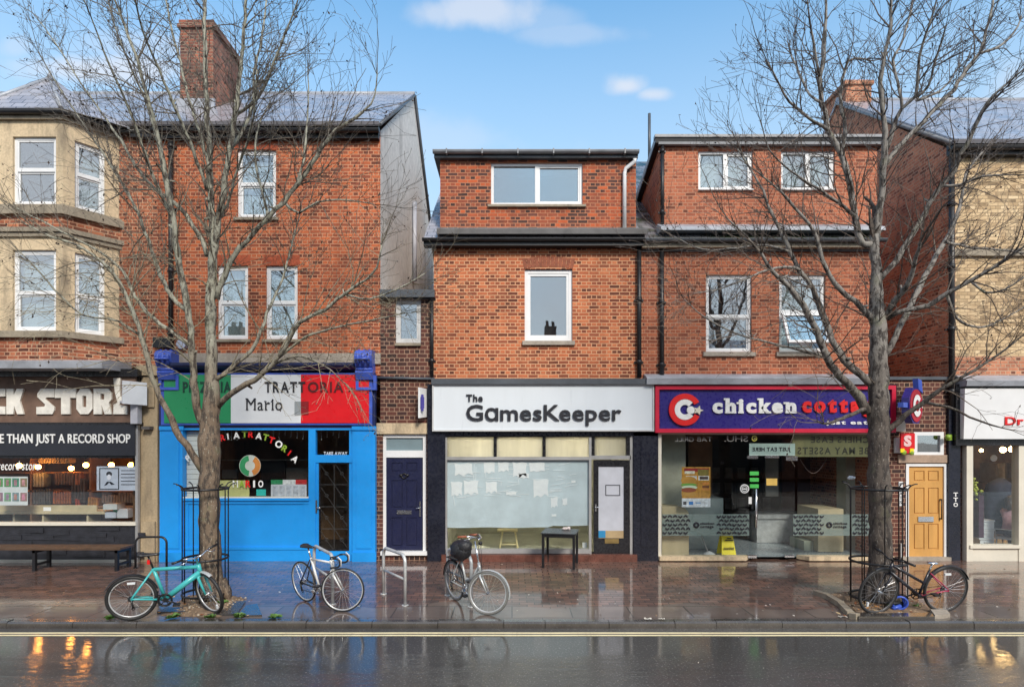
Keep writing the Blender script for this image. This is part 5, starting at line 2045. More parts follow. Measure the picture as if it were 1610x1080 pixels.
g = MB()
g.quad((-300, -300, -0.20), (300, -300, -0.20), (300, 300, -0.20), (-300, 300, -0.20))
struct(g.build('ground', paint('bare_ground', (0.10, 0.09, 0.08), 0.8), loc=(0, 0, -0.2)))
g = MB()
g.quad((-60, -18, RZ), (60, -18, RZ), (60, KY + 0.02, RZ), (-60, KY + 0.02, RZ))
struct(g.build('road', M['asphalt'], loc=(0, 0, RZ)))
g = MB()
g.box(-60, KY + 0.14, -0.15, 60, 0.3, 0.0)
struct(g.build('pavement', M['paving'], loc=(0, 0, 0)))
g = MB()
kx = -40.0
kr = random.Random(3)
while kx < 40:
    ln_ = kr.choice((0.9, 0.92, 0.95, 0.6))
    dz = kr.uniform(-0.006, 0.006)
    dy = kr.uniform(-0.006, 0.006)
    g.prism_x([(KY + dy, RZ - 0.04), (KY + 0.139, RZ - 0.04), (KY + 0.139, 0.006 + dz), (KY + 0.03 + dy, 0.006 + dz), (KY + 0.004 + dy, -0.018 + dz)][::-1], kx + 0.004, kx + ln_ - 0.004)
    kx += ln_
struct(g.build('kerb', M['kerb'], loc=(0, KY, 0)))
for (a, b) in ((8.405, 8.345), (8.305, 8.245)):
    g = MB()
    n = 160
    vs, fs = [], []
    lr_ = random.Random(int(a * 100))
    for k in range(n + 1):
        x = -40 + 80 * k / n
        q = lr_.uniform(-0.004, 0.004)
        vs += [(x, b - D + q, RZ + 0.004), (x, a - D + q, RZ + 0.004)]
    fs = [(2 * k, 2 * k + 2, 2 * k + 3, 2 * k + 1) for k in range(n)]
    g.add(vs, fs)
    struct(g.build('yellow_line', M['line'], loc=(0, a - D, RZ)))


def tree_pit(name, poly, seed, n_stones, hgt=0.05):
    """loose soil and gravel heaped in a gap of the paving"""
    m = MB()
    rg = random.Random(seed)
    cx = sum(p[0] for p in poly) / len(poly)
    cy = sum(p[1] for p in poly) / len(poly)
    rings = 6
    vs = []
    n = 40
    per = []
    tot = [0]
    for i in range(len(poly)):
        tot.append(tot[-1] + (Vector(poly[(i + 1) % len(poly)]) - Vector(poly[i])).length)
    for k in range(n):
        s = tot[-1] * k / n
        i = max(j for j in range(len(poly)) if tot[j] <= s)
        f = (s - tot[i]) / max(1e-6, tot[i + 1] - tot[i])
        per.append(Vector(poly[i]).lerp(Vector(poly[(i + 1) % len(poly)]), f))
    for r in range(rings):
        t = 1 - r / rings
        for p in per:
            z = 0.004 if r == 0 else hgt * (1 - t * t) + rg.uniform(0.004, 0.02)
            vs.append((cx + (p.x - cx) * t + (rg.uniform(-.02, .02) if r else 0), cy + (p.y - cy) * t, z))
    vs.append((cx, cy, hgt))
    fs = []
    for r in range(rings - 1):
        for k in range(n):
            fs.append((r * n + k, r * n + (k + 1) % n, (r + 1) * n + (k + 1) % n, (r + 1) * n + k))
    for k in range(n):
        fs.append(((rings - 1) * n + k, (rings - 1) * n + (k + 1) % n, rings * n))
    m.add(vs, fs, True)
    for _ in range(n_stones):
        t = math.sqrt(rg.random()) * 0.95
        p = rg.choice(per)
        x, y = cx + (p.x - cx) * t + rg.uniform(-.05, .05), cy + (p.y - cy) * t + rg.uniform(-.05, .05)
        r = rg.uniform(0.008, 0.022)
        m.mi = rg.choice((0, 1, 1, 2))
        m.ball((x, y, hgt * (1 - t * t) + r * 0.5), r, r * rg.uniform(.7, 1.2), r * .6, 6, 4, 0.2, rg)
    m.mi = 0
    return struct(m.build(name, [M['soil'], paint('tan_gravel', (0.36, 0.26, 0.16), 0.8), paint('pale_gravel', (0.42, 0.37, 0.30), 0.8)], loc=(cx, cy, 0)), 'stuff')


def gpoly(pts):
    return [tuple(G(a, b).xy) for a, b in pts]


tree_pit('gravel', gpoly([(252, 968), (345, 971), (372, 955), (385, 941), (345, 931), (292, 937)]), 1, 420, 0.03)
tree_pit('gravel', gpoly([(1362, 970), (1462, 968), (1468, 958), (1430, 940), (1395, 926), (1345, 928), (1290, 935), (1322, 946), (1346, 962)]), 2, 380, 0.06)


def paver(pts, z0, z1, mat, name, label, cat, tilt=0.0):
    m = MB()
    q = gpoly(pts)
    ar = sum(q[i][0] * q[(i + 1) % len(q)][1] - q[(i + 1) % len(q)][0] * q[i][1] for i in range(len(q)))
    if ar < 0:
        q = q[::-1]
    m.prism_z(q, z0, z1)
    m.v = [(x, y, z + (tilt * (x - q[0][0]) if z > z0 + 1e-6 else 0)) for x, y, z in m.v]
    return tag(m.build(name, mat), label, cat)


paver([(247, 964), (262, 957), (287, 957), (292, 964)], 0.0, 0.030, M['slab_dark'], 'loose_slab', 'small dark loose slab in the gravel under the teal bicycle', 'slab')
paver([(325, 968), (352, 947), (386, 947), (372, 968)], 0.0, 0.035, M['slab_dark'], 'loose_slab', 'large dark slab right of the trunk wearing the painted roundel behind it', 'slab', 0.03)
paver([(372, 969), (388, 952), (404, 950), (412, 969)], 0.0, 0.028, M['kerb'], 'loose_slab', 'lifted brownish slab right of the larger dark slab by the kerb', 'slab', 0.03)
# raised stone edging round the right hand tree
e = MB()
pts = [(1282, 934), (1303, 941), (1322, 953), (1338, 970), (1349, 973)]
P3 = [G(a, b) for a, b in pts]
for i in range(len(P3) - 1):
    a, b = P3[i], P3[i + 1]
    d_ = (b - a).normalized()
    nn = Vector((-d_.y, d_.x, 0)) * 0.05
    e.add([a - nn, b - nn, b + nn, a + nn, a - nn + Vector((0, 0, .07)), b - nn + Vector((0, 0, .08)), b + nn + Vector((0, 0, .08)), a + nn + Vector((0, 0, .07))],
          [(0, 3, 2, 1), (4, 5, 6, 7), (0, 1, 5, 4), (1, 2, 6, 5), (2, 3, 7, 6), (3, 0, 4, 7)])
tag(e.build('stone_edging', M['stone_ledge']), 'broken stone edging lifted by the tree roots beside the dark bicycle', 'edging')
paver([(1350, 974), (1352, 969), (1450, 968), (1476, 966), (1470, 974)], 0.0, 0.05, M['kerb'], 'loose_slab', 'long kerbside slab along the front of the soil under the dark bicycle', 'slab')
paver([(1462, 962), (1487, 960), (1494, 970), (1470, 974)], 0.0, 0.07, M['stone_grey'], 'loose_slab', 'pale lifted slab under the rear wheel of the dark bicycle', 'slab', -0.06)


# ---------------------------------------------------------------- weeds, fallen leaves, litter
def weed(x, y, n, r, h, seed, label):
    rg = random.Random(seed)
    m = MB()
    for _ in range(n):
        a = rg.uniform(0, 6.283)
        l, w_, hh = rg.uniform(.5, 1) * r, rg.uniform(.25, .4) * r, rg.uniform(.3, 1) * h
        c, s = math.cos(a), math.sin(a)
        b0 = Vector((x + rg.uniform(-.3, .3) * r, y + rg.uniform(-.3, .3) * r, 0.01))
        mid, tip = b0 + Vector((c * l * .6, s * l * .6, hh)), b0 + Vector((c * l, s * l, hh * .7))
        sd = Vector((-s, c, 0.15)) * w_
        m.add([b0, mid - sd, tip, mid + sd], [(0, 1, 2), (0, 2, 3)])
    return tag(m.build('weed', M['weed']), label, 'weed')


M['weed'] = paint('weed_green', (0.085, 0.17, 0.030), 0.6, 0, 0.35, 9, 0.2, bmp=0)
for i, (px, py, n, r, h, lb) in enumerate(((172, 974, 26, .09, .06, 'low green weed at the kerb below the rear wheel of the teal bicycle'),
                                            (273, 972, 26, .10, .06, 'low green weed at the kerb in front of the small dark slab'),
                                            (330, 972, 24, .09, .06, 'low green weed at the kerb below the front wheel of the teal bicycle'),
                                            (376, 971, 26, .10, .07, 'low green weed at the kerb before the lifted brownish slab'),
                                            (432, 972, 24, .11, .05, 'flat green weed at the kerb left of the white bicycle'),
                                            (1392, 950, 46, .20, .13, 'leafy green weed behind the front wheel of the dark bicycle'),
                                            (1405, 958, 40, .15, .10, 'leafy green weed between the front wheel of the dark bicycle and the blue lock'),
                                            (1440, 956, 20, .08, .06, 'small green weed right of the blue lock'),
                                            (1408, 972, 18, .07, .04, 'small green weed at the kerb below the blue lock'),
                                            (350, 950, 18, .10, .06, 'yellow green weed at the foot of the tree by the blue restaurant'))):
    p_ = G(px, py)
    weed(p_.x, p_.y, n, r, h, 40 + i, lb)


def leaf_scatter(name, pts, mats, kind='stuff'):
    m = MB()
    rg = random.Random(len(pts))
    for (x, y, z, s) in pts:
        a, t = rg.uniform(0, 6.28), rg.uniform(-.5, .5)
        u = Vector((math.cos(a), math.sin(a), t * .5)) * s
        v = Vector((-math.sin(a), math.cos(a), rg.uniform(-.3, .6))) * s * rg.uniform(.4, .7)
        c = Vector((x, y, z + s * .25))
        m.mi = rg.randrange(len(mats))
        m.add([c - u, c - v * .8 - u * .2, c + u, c + v + u * .1], [(0, 1, 2, 3)])
    return struct(m.build(name, mats, loc=(pts[0][0], pts[0][1], 0)), kind)


rg = random.Random(9)
pts = []
for _ in range(150):
    p_ = G(rg.gauss(1372, 11), rg.gauss(952, 5))
    pts.append((p_.x, p_.y, 0.05, rg.uniform(.03, .06)))
for _ in range(60):
    p_ = G(rg.uniform(1300, 1475), rg.uniform(935, 972))
    pts.append((p_.x, p_.y, 0.03, rg.uniform(.02, .045)))
for _ in range(50):
    p_ = G(rg.uniform(250, 400), rg.uniform(938, 972))
    pts.append((p_.x, p_.y, 0.02, rg.uniform(.015, .035)))
leaf_scatter('fallen_leaves', pts, [paint('leaf_tan', (0.42, 0.20, 0.07), 0.7, bmp=0), paint('leaf_brown', (0.20, 0.075, 0.03), 0.7, bmp=0), paint('leaf_pale', (0.50, 0.36, 0.19), 0.7, bmp=0)])
pts = []
for _ in range(230):
    p_ = G(rg.uniform(20, 1600), rg.uniform(886, 972))
    pts.append((p_.x, p_.y, 0.003, rg.uniform(.010, .030)))
for _ in range(60):
    d_ = rg.uniform(6.7, 8.3)
    pts.append((rg.uniform(-7, 7) * d_ / 7, d_ - D, RZ + 0.003, rg.uniform(.006, .014)))
leaf_scatter('litter', pts, [paint('pale_litter', (0.55, 0.50, 0.44), 0.7, bmp=0), paint('brown_litter', (0.26, 0.17, 0.10), 0.7, bmp=0), paint('dark_litter', (0.10, 0.07, 0.05), 0.7, bmp=0)])
for (px, py, w_, lb) in ((1019, 974, .10, 'white paper scrap on the kerb between the games shop and the chicken shop'), (1040, 974, .09, 'white paper scrap on the kerb below the corner of the red sign frame'),
                         (1325, 971, .13, 'torn white wrapper by the kerb left of the dark bicycle'), (564, 954, .05, 'pale leaf scrap right of the front wheel of the white bicycle')):
    p_ = G(px, py)
    m = MB()
    r2 = random.Random(px)
    n = 7
    base = [(p_.x + w_ * (i / (n - 1) - .5) + r2.uniform(-.01, .01), p_.y + (-.02 if j else .025) + r2.uniform(-.01, .01), 0.008 + r2.uniform(0, .02)) for j in range(2) for i in range(n)]
    m.add(base, [(n + i, n + i + 1, i + 1, i) for i in range(n - 1)])
    tag(m.build('paper_scrap', paint('scrap', (0.66, 0.62, 0.54), 0.6)), lb, 'litter')
# ================================================================ things on the pavement
def hoop(px0, py0, px1, py1, top, label, mat='steel', r=0.027, bar=True, group='bicycle hoops', h=None):
    a, b = G(px0, py0), G(px1, py1)
    d_ = (b - a)
    ln_ = d_.length
    d_.normalize()
    m = MB()
    rr = min(0.13, ln_ * 0.35)
    pts = [a]
    for k in range(9):
        t = math.pi / 2 * k / 8
        pts.append(a + d_ * (rr - rr * math.cos(t)) + Vector((0, 0, top - rr + rr * math.sin(t))))
    for k in range(9):
        t = math.pi / 2 * (1 - k / 8)
        pts.append(b - d_ * (rr - rr * math.cos(t)) + Vector((0, 0, top - rr + rr * math.sin(t))))
    pts.append(b)
    m.tube(pts, r, 10)
    o = m.build('bike_stand', M[mat], loc=a)
    tag(o, label, 'bike stand', group)
    if bar:
        q = MB()
        q.tube([a + Vector((0, 0, top * .52)), b + Vector((0, 0, top * .52))], r * .75, 8)
        q.build('cross_bar', M[mat], o)
    q = MB()
    for p_ in (a, b):
        q.tube([p_ + Vector((0, 0, .002)), p_ + Vector((0, 0, .014))], r * 2.0, 10)
    q.build('base_flange', M[mat], o)
    return o


hoop(603, 934, 637, 952, 0.80, 'empty grey steel hoop stand in front of the navy door')
hoop(704, 936, 741, 954, 0.80, 'grey steel hoop stand with the city bicycle against it')
hoop(494, 928, 523, 950, 0.79, 'grey steel hoop stand with the white racing bicycle against it')
hoop(213, 893, 262, 893, 0.64, 'black hoop rail against the pilaster between the record shop and the restaurant', 'cast_black', 0.022, False, 'wall rails')

# bench outside the record shop
bY = -0.95
bn = thing('bench', 'long worn wooden bench on black legs under the record shop window', 'bench', (X(90, bY), bY, 0))
m = MB()
for i in range(3):
    y = bY - 0.16 + i * 0.155
    m.box(X(-60, bY), y, 0.42, X(197, bY), y + 0.145, 0.46)
m.build('seat', M['wood'], bn)
for px in (62, 190, -50):
    m = MB()
    x = X(px, bY)
    m.box(x - .03, bY - .15, 0.0, x + .03, bY - .09, 0.42)
    m.box(x - .03, bY + .22, 0.0, x + .03, bY + .28, 0.42)
    m.box(x - .028, bY - .15, 0.36, x + .028, bY + .28, 0.418)
    m.box(x - .028, bY - .09, 0.10, x + .028, bY + .22, 0.14)
    m.build('leg', M['cast_black'], bn)

# small black table before the games shop
tY = -0.55
tb_ = thing('table', 'small black wooden table standing in front of the papered games shop window', 'table', (X(880, tY), tY, 0))
c0 = Vector((X(881, tY), tY, 0))
ang = R(-12)
ux, uy = Vector((math.cos(ang), math.sin(ang), 0)), Vector((-math.sin(ang), math.cos(ang), 0))
hw, hd_, th = 0.36, 0.36, 0.72


def obox(m, c, hx, hy, z0, z1):
    q = [c + ux * sx * hx + uy * sy * hy for sx, sy in ((-1, -1), (1, -1), (1, 1), (-1, 1))]
    m.prism_z([(v.x, v.y) for v in q], z0, z1)


m = MB()
obox(m, c0, hw, hd_, th - 0.022, th)
m.build('table_top', paint('black_table_top', (0.035, 0.038, 0.042), 0.3, 0, 0.2, 4, 0.2), tb_)
m = MB()
for sx, sy, a, b in ((0, -1, hw - .04, .012), (0, 1, hw - .04, .012), (-1, 0, .012, hd_ - .04), (1, 0, .012, hd_ - .04)):
    obox(m, c0 + ux * sx * (hw - .045) + uy * sy * (hd_ - .045), a, b, th - 0.09, th - 0.022)
m.build('apron', M['cast_black'], tb_)
for sx, sy in ((-1, -1), (1, -1), (1, 1), (-1, 1)):
    m = MB()
    obox(m, c0 + ux * sx * (hw - .045) + uy * sy * (hd_ - .045), .024, .024, 0, th - .022)
    m.build('leg', M['cast_black'], tb_)
m = MB()
p_ = c0 + uy * 0.14 + ux * 0.08
m.ball((p_.x, p_.y, th + .03), .07, .045, .03, 10, 7, 0.25, random.Random(4))
m.ball((p_.x + .08, p_.y, th + .035), .04, .04, .035, 9, 6, 0.3, random.Random(5))
tag(m.build('crumpled_wrapper', paint('crumpled_white_red', (0.66, 0.58, 0.56), 0.5, 0, 0.3, 14, 0.35, (0.45, 0.08, 0.08), bmp=0.5)), 'crumpled white wrapper left on the black table', 'litter')


# ---------------------------------------------------------------- tree guards
def tree_guard(px, py, rad, h, label, n=9, white_tip=False):
    c = G(px, py)
    t = thing('tree_guard', label, 'tree guard', c, 'iron guards round the street trees')
    for i in range(n):
        a = 2 * math.pi * (i + 0.3) / n
        e = Vector((math.cos(a), math.sin(a), 0))
        m = MB()
        pts = [c + e * rad, c + e * rad + Vector((0, 0, h - .14))]
        for k in range(1, 7):
            s = math.pi / 2 * k / 6
            pts.append(c + e * (rad + .13 * (1 - math.cos(s))) + Vector((0, 0, h - .14 + .13 * math.sin(s))))
        m.tube(pts, 0.010, 6)
        m.build('upright_bar', M['cast_black'], t)
    for z in (0.13, 0.70, h - .10):
        m = MB()
        m.ring(c + Vector((0, 0, z)), (0, 0, 1), rad, 0.013, 40, 6, 1.5)
        m.build('ring_band', M['cast_black'], t)
    return t


tree_guard(323, 944, 0.345, 1.93, 'black iron tree guard round the tree beside the teal bicycle', 8)
gd2 = tree_guard(1380, 950, 0.40, 1.95, 'black iron tree guard round the tree behind the dark bicycle', 9)
m = MB()
p_ = G(1352, 938)
m.ball((p_.x - 0.17, p_.y - 0.05, 1.99), 0.06, 0.05, 0.035, 8, 6, 0.3, random.Random(3))
tag(m.build('rag', M['plastic_white']), 'white rag caught on top of the iron guard by the chicken shop', 'rag')


# ---------------------------------------------------------------- bicycles
M['dark_rim'] = paint('dark_rim', (0.11, 0.11, 0.115), 0.3, 0.4, 0.2, 9, 0.2)
M['rubber'] = paint('tyre_rubber', (0.014, 0.014, 0.015), 0.55, 0, 0.3, 12, 0.2, (0.06, 0.05, 0.045))
M['spoke'] = paint('spoke_steel', (0.55, 0.55, 0.56), 0.3, 0.7, 0.1, 12, 0.1, bmp=0)
M['alloy'] = paint('alloy_rim', (0.60, 0.61, 0.62), 0.32, 0.45, 0.1, 10, 0.15, bmp=0)
M['teal'] = paint('teal_frame_paint', (0.055, 0.42, 0.43), 0.3, 0, 0.08, 4, 0.08)
M['white_frame'] = paint('white_frame_paint', (0.72, 0.72, 0.70), 0.3, 0, 0.08, 8, 0.12)
M['silver_frame'] = paint('silver_frame_paint', (0.50, 0.52, 0.52), 0.3, 0.35, 0.1, 6, 0.15)
M['dark_frame'] = paint('black_frame_paint', (0.022, 0.022, 0.030), 0.25, 0, 0.2, 6, 0.15)
M['crimson'] = paint('crimson_stay_paint', (0.36, 0.02, 0.07), 0.3, 0, 0.15, 6, 0.15)
M['saddle'] = paint('saddle_vinyl', (0.020, 0.020, 0.022), 0.4, 0, 0.2, 8, 0.15)
M['bag'] = paint('black_nylon_cover', (0.018, 0.018, 0.021), 0.35, 0, 0.4, 9, 0.3, (0.06, 0.06, 0.065), bmp=0.8)


def bicycle(name, label, rear, front, steer, lean, Rw, style, frame_mat, tyre=0.022, tyre_mat='rubber', rim_mat='alloy', wb=None, slack=0.0):
    a, b = Vector(rear), Vector(front)
    hd = math.atan2(b.y - a.y, b.x - a.x)
    Lw = wb or (b - a).length
    t = thing(name, label, 'bicycle', a)
    M0 = Matrix.Translation(a) @ Matrix.Rotation(hd, 4, 'Z') @ Matrix.Rotation(lean, 4, 'X')
    low = style == 'step'
    bb_ = Vector((0.43, 0, 0.285))
    ht = Vector((Lw - 0.165, 0, Rw + 0.43 + (0.02 if style == 'road' else 0.0)))     # top of head tube
    hb = Vector((Lw - 0.135, 0, Rw + 0.30))
    ax = (ht - hb).normalized()
    S = Matrix.Translation(hb) @ Matrix.Rotation(steer, 4, ax) @ Matrix.Translation(-hb)
    M1 = M0 @ S
    sd = Vector((-0.30, 0, 0.95)).normalized()
    stop = bb_ + sd * (0.50 if not low else 0.40)
    sad = bb_ + sd * {'road': 0.66, 'mtb': 0.69, 'city': 0.64, 'step': 0.52}[style]
    ra, fa = Vector((0, 0, Rw)), Vector((Lw, 0, Rw))
    r = 0.018 if style != 'mtb' else 0.025
    f = MB()
    f.T = M0
    f.tube([hb - ax * .015, ht + ax * .012], r * 1.3, 10)
    f.tube([bb_, stop], r * 1.0, 8)
    if style in ('road', 'mtb'):
        f.tube([ht - ax * .03, stop - sd * .02], r * (0.95 if style == 'road' else 1.15), 8)
        f.tube([hb + ax * .02, bb_], r * (1.05 if style == 'road' else 1.75), 8)
    elif style == 'step':
        f.tube([ht - ax * .02, bb_ + sd * .20], r * 1.2, 8)
        f.tube([hb + ax * .01, bb_], r * 1.35, 8)
    else:
        f.tube([hb + ax * .02, hb.lerp(bb_, .5) - Vector((0, 0, .04)), bb_], r * 1.4, 8)
        f.tube([ht - ax * .04, ht.lerp(bb_, .55) + Vector((0, 0, -.02)), bb_ + sd * .12], r * 1.1, 8)
    f.tube([bb_ + Vector((0, -.04, 0)), bb_ + Vector((0, .04, 0))], 0.024, 10)
    st_b = MB()
    st_b.T = M0
    for s in (-1, 1):
        st_b.tube([bb_ + Vector((-.03, .025 * s, 0)), ra + Vector((.05, .055 * s, 0)), ra + Vector((0, .06 * s, 0))], r * .62, 6)
        st_b.tube([stop + Vector((-.01, .018 * s, -.03)), ra + Vector((.03, .055 * s, .04)), ra + Vector((0, .06 * s, 0))], r * .55, 6)
    fo = f.build('frame', M[frame_mat], t)
    st_b.build('rear_stays', M['crimson'] if style == 'step' else (M['cast_black'] if style == 'road' else M[frame_mat]), fo)
    fk = MB()
    fk.T = M1
    crown = hb - ax * .03
    for s in (-1, 1):
        fk.tube([crown, crown + Vector((0, .05 * s, -.02)), crown.lerp(fa, .55) + Vector((-.004, .052 * s, 0)), fa + Vector((0, .05 * s, 0))], [r * .9, r * .95, r * .75, r * .5], 7)
    fk.build('fork', M['white_frame' if style == 'road' else frame_mat], t)
    # wheels
    for c, MM in ((ra, M0), (fa, M1)):
        w_ = MB()
        w_.T = MM
        w_.ring(c, (0, 1, 0), Rw - tyre * 2.15, 0.011, 44, 6, 0.9)
        wo = w_.build('wheel', M['dark_rim' if style == 'step' else rim_mat], t)
        ty = MB()
        ty.T = MM
        ty.ring(c, (0, 1, 0), Rw - tyre, tyre, 48, 8)
        ty.build('tyre', M[tyre_mat], wo)
        if tyre_mat != 'rubber':
            ty = MB()
            ty.T = MM
            ty.ring(c, (0, 1, 0), Rw - tyre * .55, tyre * .6, 48, 6)
            ty.build('tread', M['rubber'], wo)
        sp_ = MB()
        sp_.T = MM
        ns = 28
        for k in range(ns):
            an = 2 * math.pi * k / ns
            off = 0.28 if (k // 2) % 2 else -0.28
            s = 1 if k % 2 else -1
            e = Vector((math.cos(an), 0, math.sin(an)))
            e2 = Vector((math.cos(an + off * 3), 0, math.sin(an + off * 3)))
            sp_.tube([c + e2 * .022 + Vector((0, .028 * s, 0)), c + e * (Rw - tyre * 2.2)], 0.0016 if style != 'road' else 0.0019, 3, False)
        sp_.build('spokes', M['spoke'], wo)
        hb_ = MB()
        hb_.T = MM
        hb_.tube([c + Vector((0, -.06, 0)), c + Vector((0, .06, 0))], 0.012, 8)
        hb_.tube([c + Vector((0, -.032, 0)), c + Vector((0, .032, 0))], 0.023, 10)
        hb_.build('hub', M['chrome'], wo)
        rf_ = MB()
        rf_.T = MM
        if style in ('mtb', 'step'):
            rf_.box(c.x - .05, -.012, c.z + Rw * .62, c.x + .05, .012, c.z + Rw * .70) if MM is M0 else rf_.box(c.x + Rw * .45, -.012, c.z - Rw * .60, c.x + Rw * .52, .012, c.z - Rw * .42)
            rf_.build('wheel_reflector', M['plastic_white'], wo)
    # cranks, chain, cassette
    ck = MB()
    ck.T = M0
    ck.ring(bb_ + Vector((0, -.05, 0)), (0, 1, 0), 0.080, 0.009, 26, 4, .5)
    ck.disc_y(bb_.x, bb_.z, 0.035, -.056, -.046)
    for k in range(5):
        an = 2 * math.pi * k / 5 + .3
        ck.tube([bb_ + Vector((0, -.05, 0)), bb_ + Vector((.078 * math.cos(an), -.05, .078 * math.sin(an)))], .007, 5)
    ca = R(20 if style != 'road' else -35)
    dv = Vector((math.cos(ca), 0, -math.sin(ca))) * 0.17
    ck.tube([bb_ + Vector((0, -.065, 0)), bb_ + dv + Vector((0, -.075, 0))], [.014, .010], 6)
    ck.tube([bb_ + Vector((0, .065, 0)), bb_ - dv + Vector((0, .075, 0))], [.014, .010], 6)
    cko = ck.build('crankset', M['chrome'] if style in ('road', 'city') else M['cast_black'], t)
    for s, e in ((-1, dv), (1, -dv)):
        pd = MB()
        pd.T = M0
        c = bb_ + e + Vector((0, s * .125, 0))
        pd.box(c.x - .045, c.y - .045, c.z - .011, c.x + .045, c.y + .045, c.z + .011)
        pd.build('pedal', M['cast_black'], cko)
    if style in ('mtb',):
        cg = MB()
        cg.T = M0
        cg.ring(bb_ + Vector((0, -.06, 0)), (0, 1, 0), 0.093, 0.010, 26, 5, .5)
        cg.build('chain_guard', M['cast_black'], cko)
    ch_ = MB()
    ch_.T = M0
    ch_.tube([bb_ + Vector((0, -.05, .078)), ra + Vector((0, -.05, .04))], .005, 4)
    ch_.tube([bb_ + Vector((0, -.05, -.078)), ra + Vector((.03, -.05, -.12)), ra + Vector((0, -.05, -.09))], .005, 4)
    ch_.tube([ra + Vector((0, -.062, 0)), ra + Vector((0, -.035, 0))], [.02, .045], 12)
    ch_.tube([ra + Vector((.01, -.07, -.01)), ra + Vector((.03, -.065, -.13))], .014, 6)
    ch_.ring(ra + Vector((.03, -.055, -.14)), (0, 1, 0), .02, .006, 12, 4)
    ch_.build('chain', M['cast_black'], t)
    # saddle
    if style != 'city':
        s_ = MB()
        s_.T = M0
        if style == 'step':
            s_.tube([stop, sad], .014, 8)
            s_.ball((sad.x, 0, sad.z + .012), .085, .055, .022, 12, 6)
            s_.build('seat_post', M['chrome'], t)
        else:
            s_.tube([stop, sad], .0135, 8)
            so = s_.build('seat_post', M['chrome' if style == 'road' else 'cast_black'], t)
            q = MB()
            q.T = M0
            n = 9
            vs, fs = [], []
            for i in range(n):
                u = i / (n - 1)
                x = sad.x - .13 + .27 * u
                hw_ = .072 * (1 - u) ** 1.2 + .020 - (0.03 if u == 0 else 0)
                zt = sad.z + .035 + .018 * (1 - u) ** 3 + .004 * u
                vs += [(x, -hw_, zt - .025), (x, -hw_ * .85, zt), (x, 0, zt + .008), (x, hw_ * .85, zt), (x, hw_, zt - .025)]
            for i in range(n - 1):
                for k in range(4):
                    fs.append((i * 5 + k, i * 5 + 5 + k, i * 5 + 6 + k, i * 5 + 1 + k))
                fs.append((i * 5 + 4, i * 5 + 9, i * 5 + 5, i * 5))
            fs += [(0, 1, 2, 3, 4), tuple(range((n - 1) * 5 + 4, (n - 1) * 5 - 1, -1))]
            q.add(vs, fs, True)
            q.build('saddle', M['saddle'], so)
    # handlebar
    top = ht + ax * {'city': .34, 'mtb': .12}.get(style, .05)
    h_ = MB()
    h_.T = M1
    g_ = MB()
    g_.T = M1
    l_ = MB()
    l_.T = M1
    if style == 'city':
        h_.tube([ht - ax * .1, top], .013, 8)
        fwd = top + Vector((.05, 0, .02))
        for s in (-1, 1):
            h_.tube([fwd, fwd + Vector((.02, .10 * s, .03)), fwd + Vector((-.05, .22 * s, .06)), fwd + Vector((-.17, .27 * s, .05))], .011, 7)
            g_.tube([fwd + Vector((-.10, .25 * s, .058)), fwd + Vector((-.23, .285 * s, .045))], .018, 8)
            l_.tube([fwd + Vector((-.02, .2 * s, .04)), fwd + Vector((-.14, .25 * s, .0))], .006, 5)
    elif style == 'road':
        h_.tube([ht - ax * .02, top, top + Vector((.09, 0, .01))], .014, 8)
        c = top + Vector((.09, 0, .01))
        h_.tube([c + Vector((0, -.19, 0)), c + Vector((0, .19, 0))], .012, 8)
        for s in (-1, 1):
            pts = [c + Vector((0, .185 * s, 0)), c + Vector((.05, .20 * s, .0))]
            for k in range(9):
                an = R(80 - 170 * k / 8)
                pts.append(c + Vector((.055 + .065 * math.cos(an), .21 * s, -.065 + .065 * math.sin(an))))
            pts.append(c + Vector((-.03, .215 * s, -.132)))
            g_.tube(pts, .0145, 7)
            l_.tube([c + Vector((.085, .21 * s, .03)), c + Vector((.135, .21 * s, -.02)), c + Vector((.13, .21 * s, -.12))], .009, 6)
    else:
        h_.tube([ht - ax * .02, top, top + Vector((.05, 0, .02))], .017, 8)
        c = top + Vector((.05, 0, .02))
        for s in (-1, 1):
            h_.tube([c, c + Vector((0, .06 * s, .005)), c + Vector((-.01, .14 * s, .035)), c + Vector((-.03, .20 * s, .04))], .012, 8)
            h_.tube([c + Vector((-.03, .20 * s, .04)), c + Vector((-.05, .33 * s, .042))], .011, 8)
            g_.tube([c + Vector((-.035, .21 * s, .04)), c + Vector((-.055, .36 * s, .042))], .018, 8)
            l_.tube([c + Vector((-.01, .16 * s, .03)), c + Vector((.03, .20 * s, .01)), c + Vector((.0, .28 * s, .0))], .006, 5)
    ho = h_.build('handlebar', M['chrome' if style in ('mtb', 'city') else 'cast_black'], t)
    g_.build('grip', paint('tan_leather_grip', (0.28, 0.09, 0.045), 0.5) if style == 'city' else (M['cast_black']), ho)
    l_.builds('brake_lever', M['white_frame'] if style == 'road' else M['chrome'] if style != 'step' else M['cast_black'], ho)
    # mudguards, lights, extras
    if style in ('mtb', 'city', 'step'):
        mg = MB()
        mg.T = M0

        def guard(mb, c, a0, a1, Rg, wd=.026):
            n = 16
            vs, fs = [], []
            for k in range(n + 1):
                an = R(a0 + (a1 - a0) * k / n)
                for (rr, y) in ((Rg - .008, -wd), (Rg + .004, -wd * .5), (Rg + .006, wd * .5), (Rg - .008, wd)):
                    vs.append((c.x + rr * math.cos(an), y, c.z + rr * math.sin(an)))
            for k in range(n):
                for j in range(3):
                    fs.append((k * 4 + j, k * 4 + 4 + j, k * 4 + 5 + j, k * 4 + 1 + j))
            mb.add(vs, fs, True)
        guard(mg, ra, 20, 158 if style != 'city' else 175, Rw + .018)
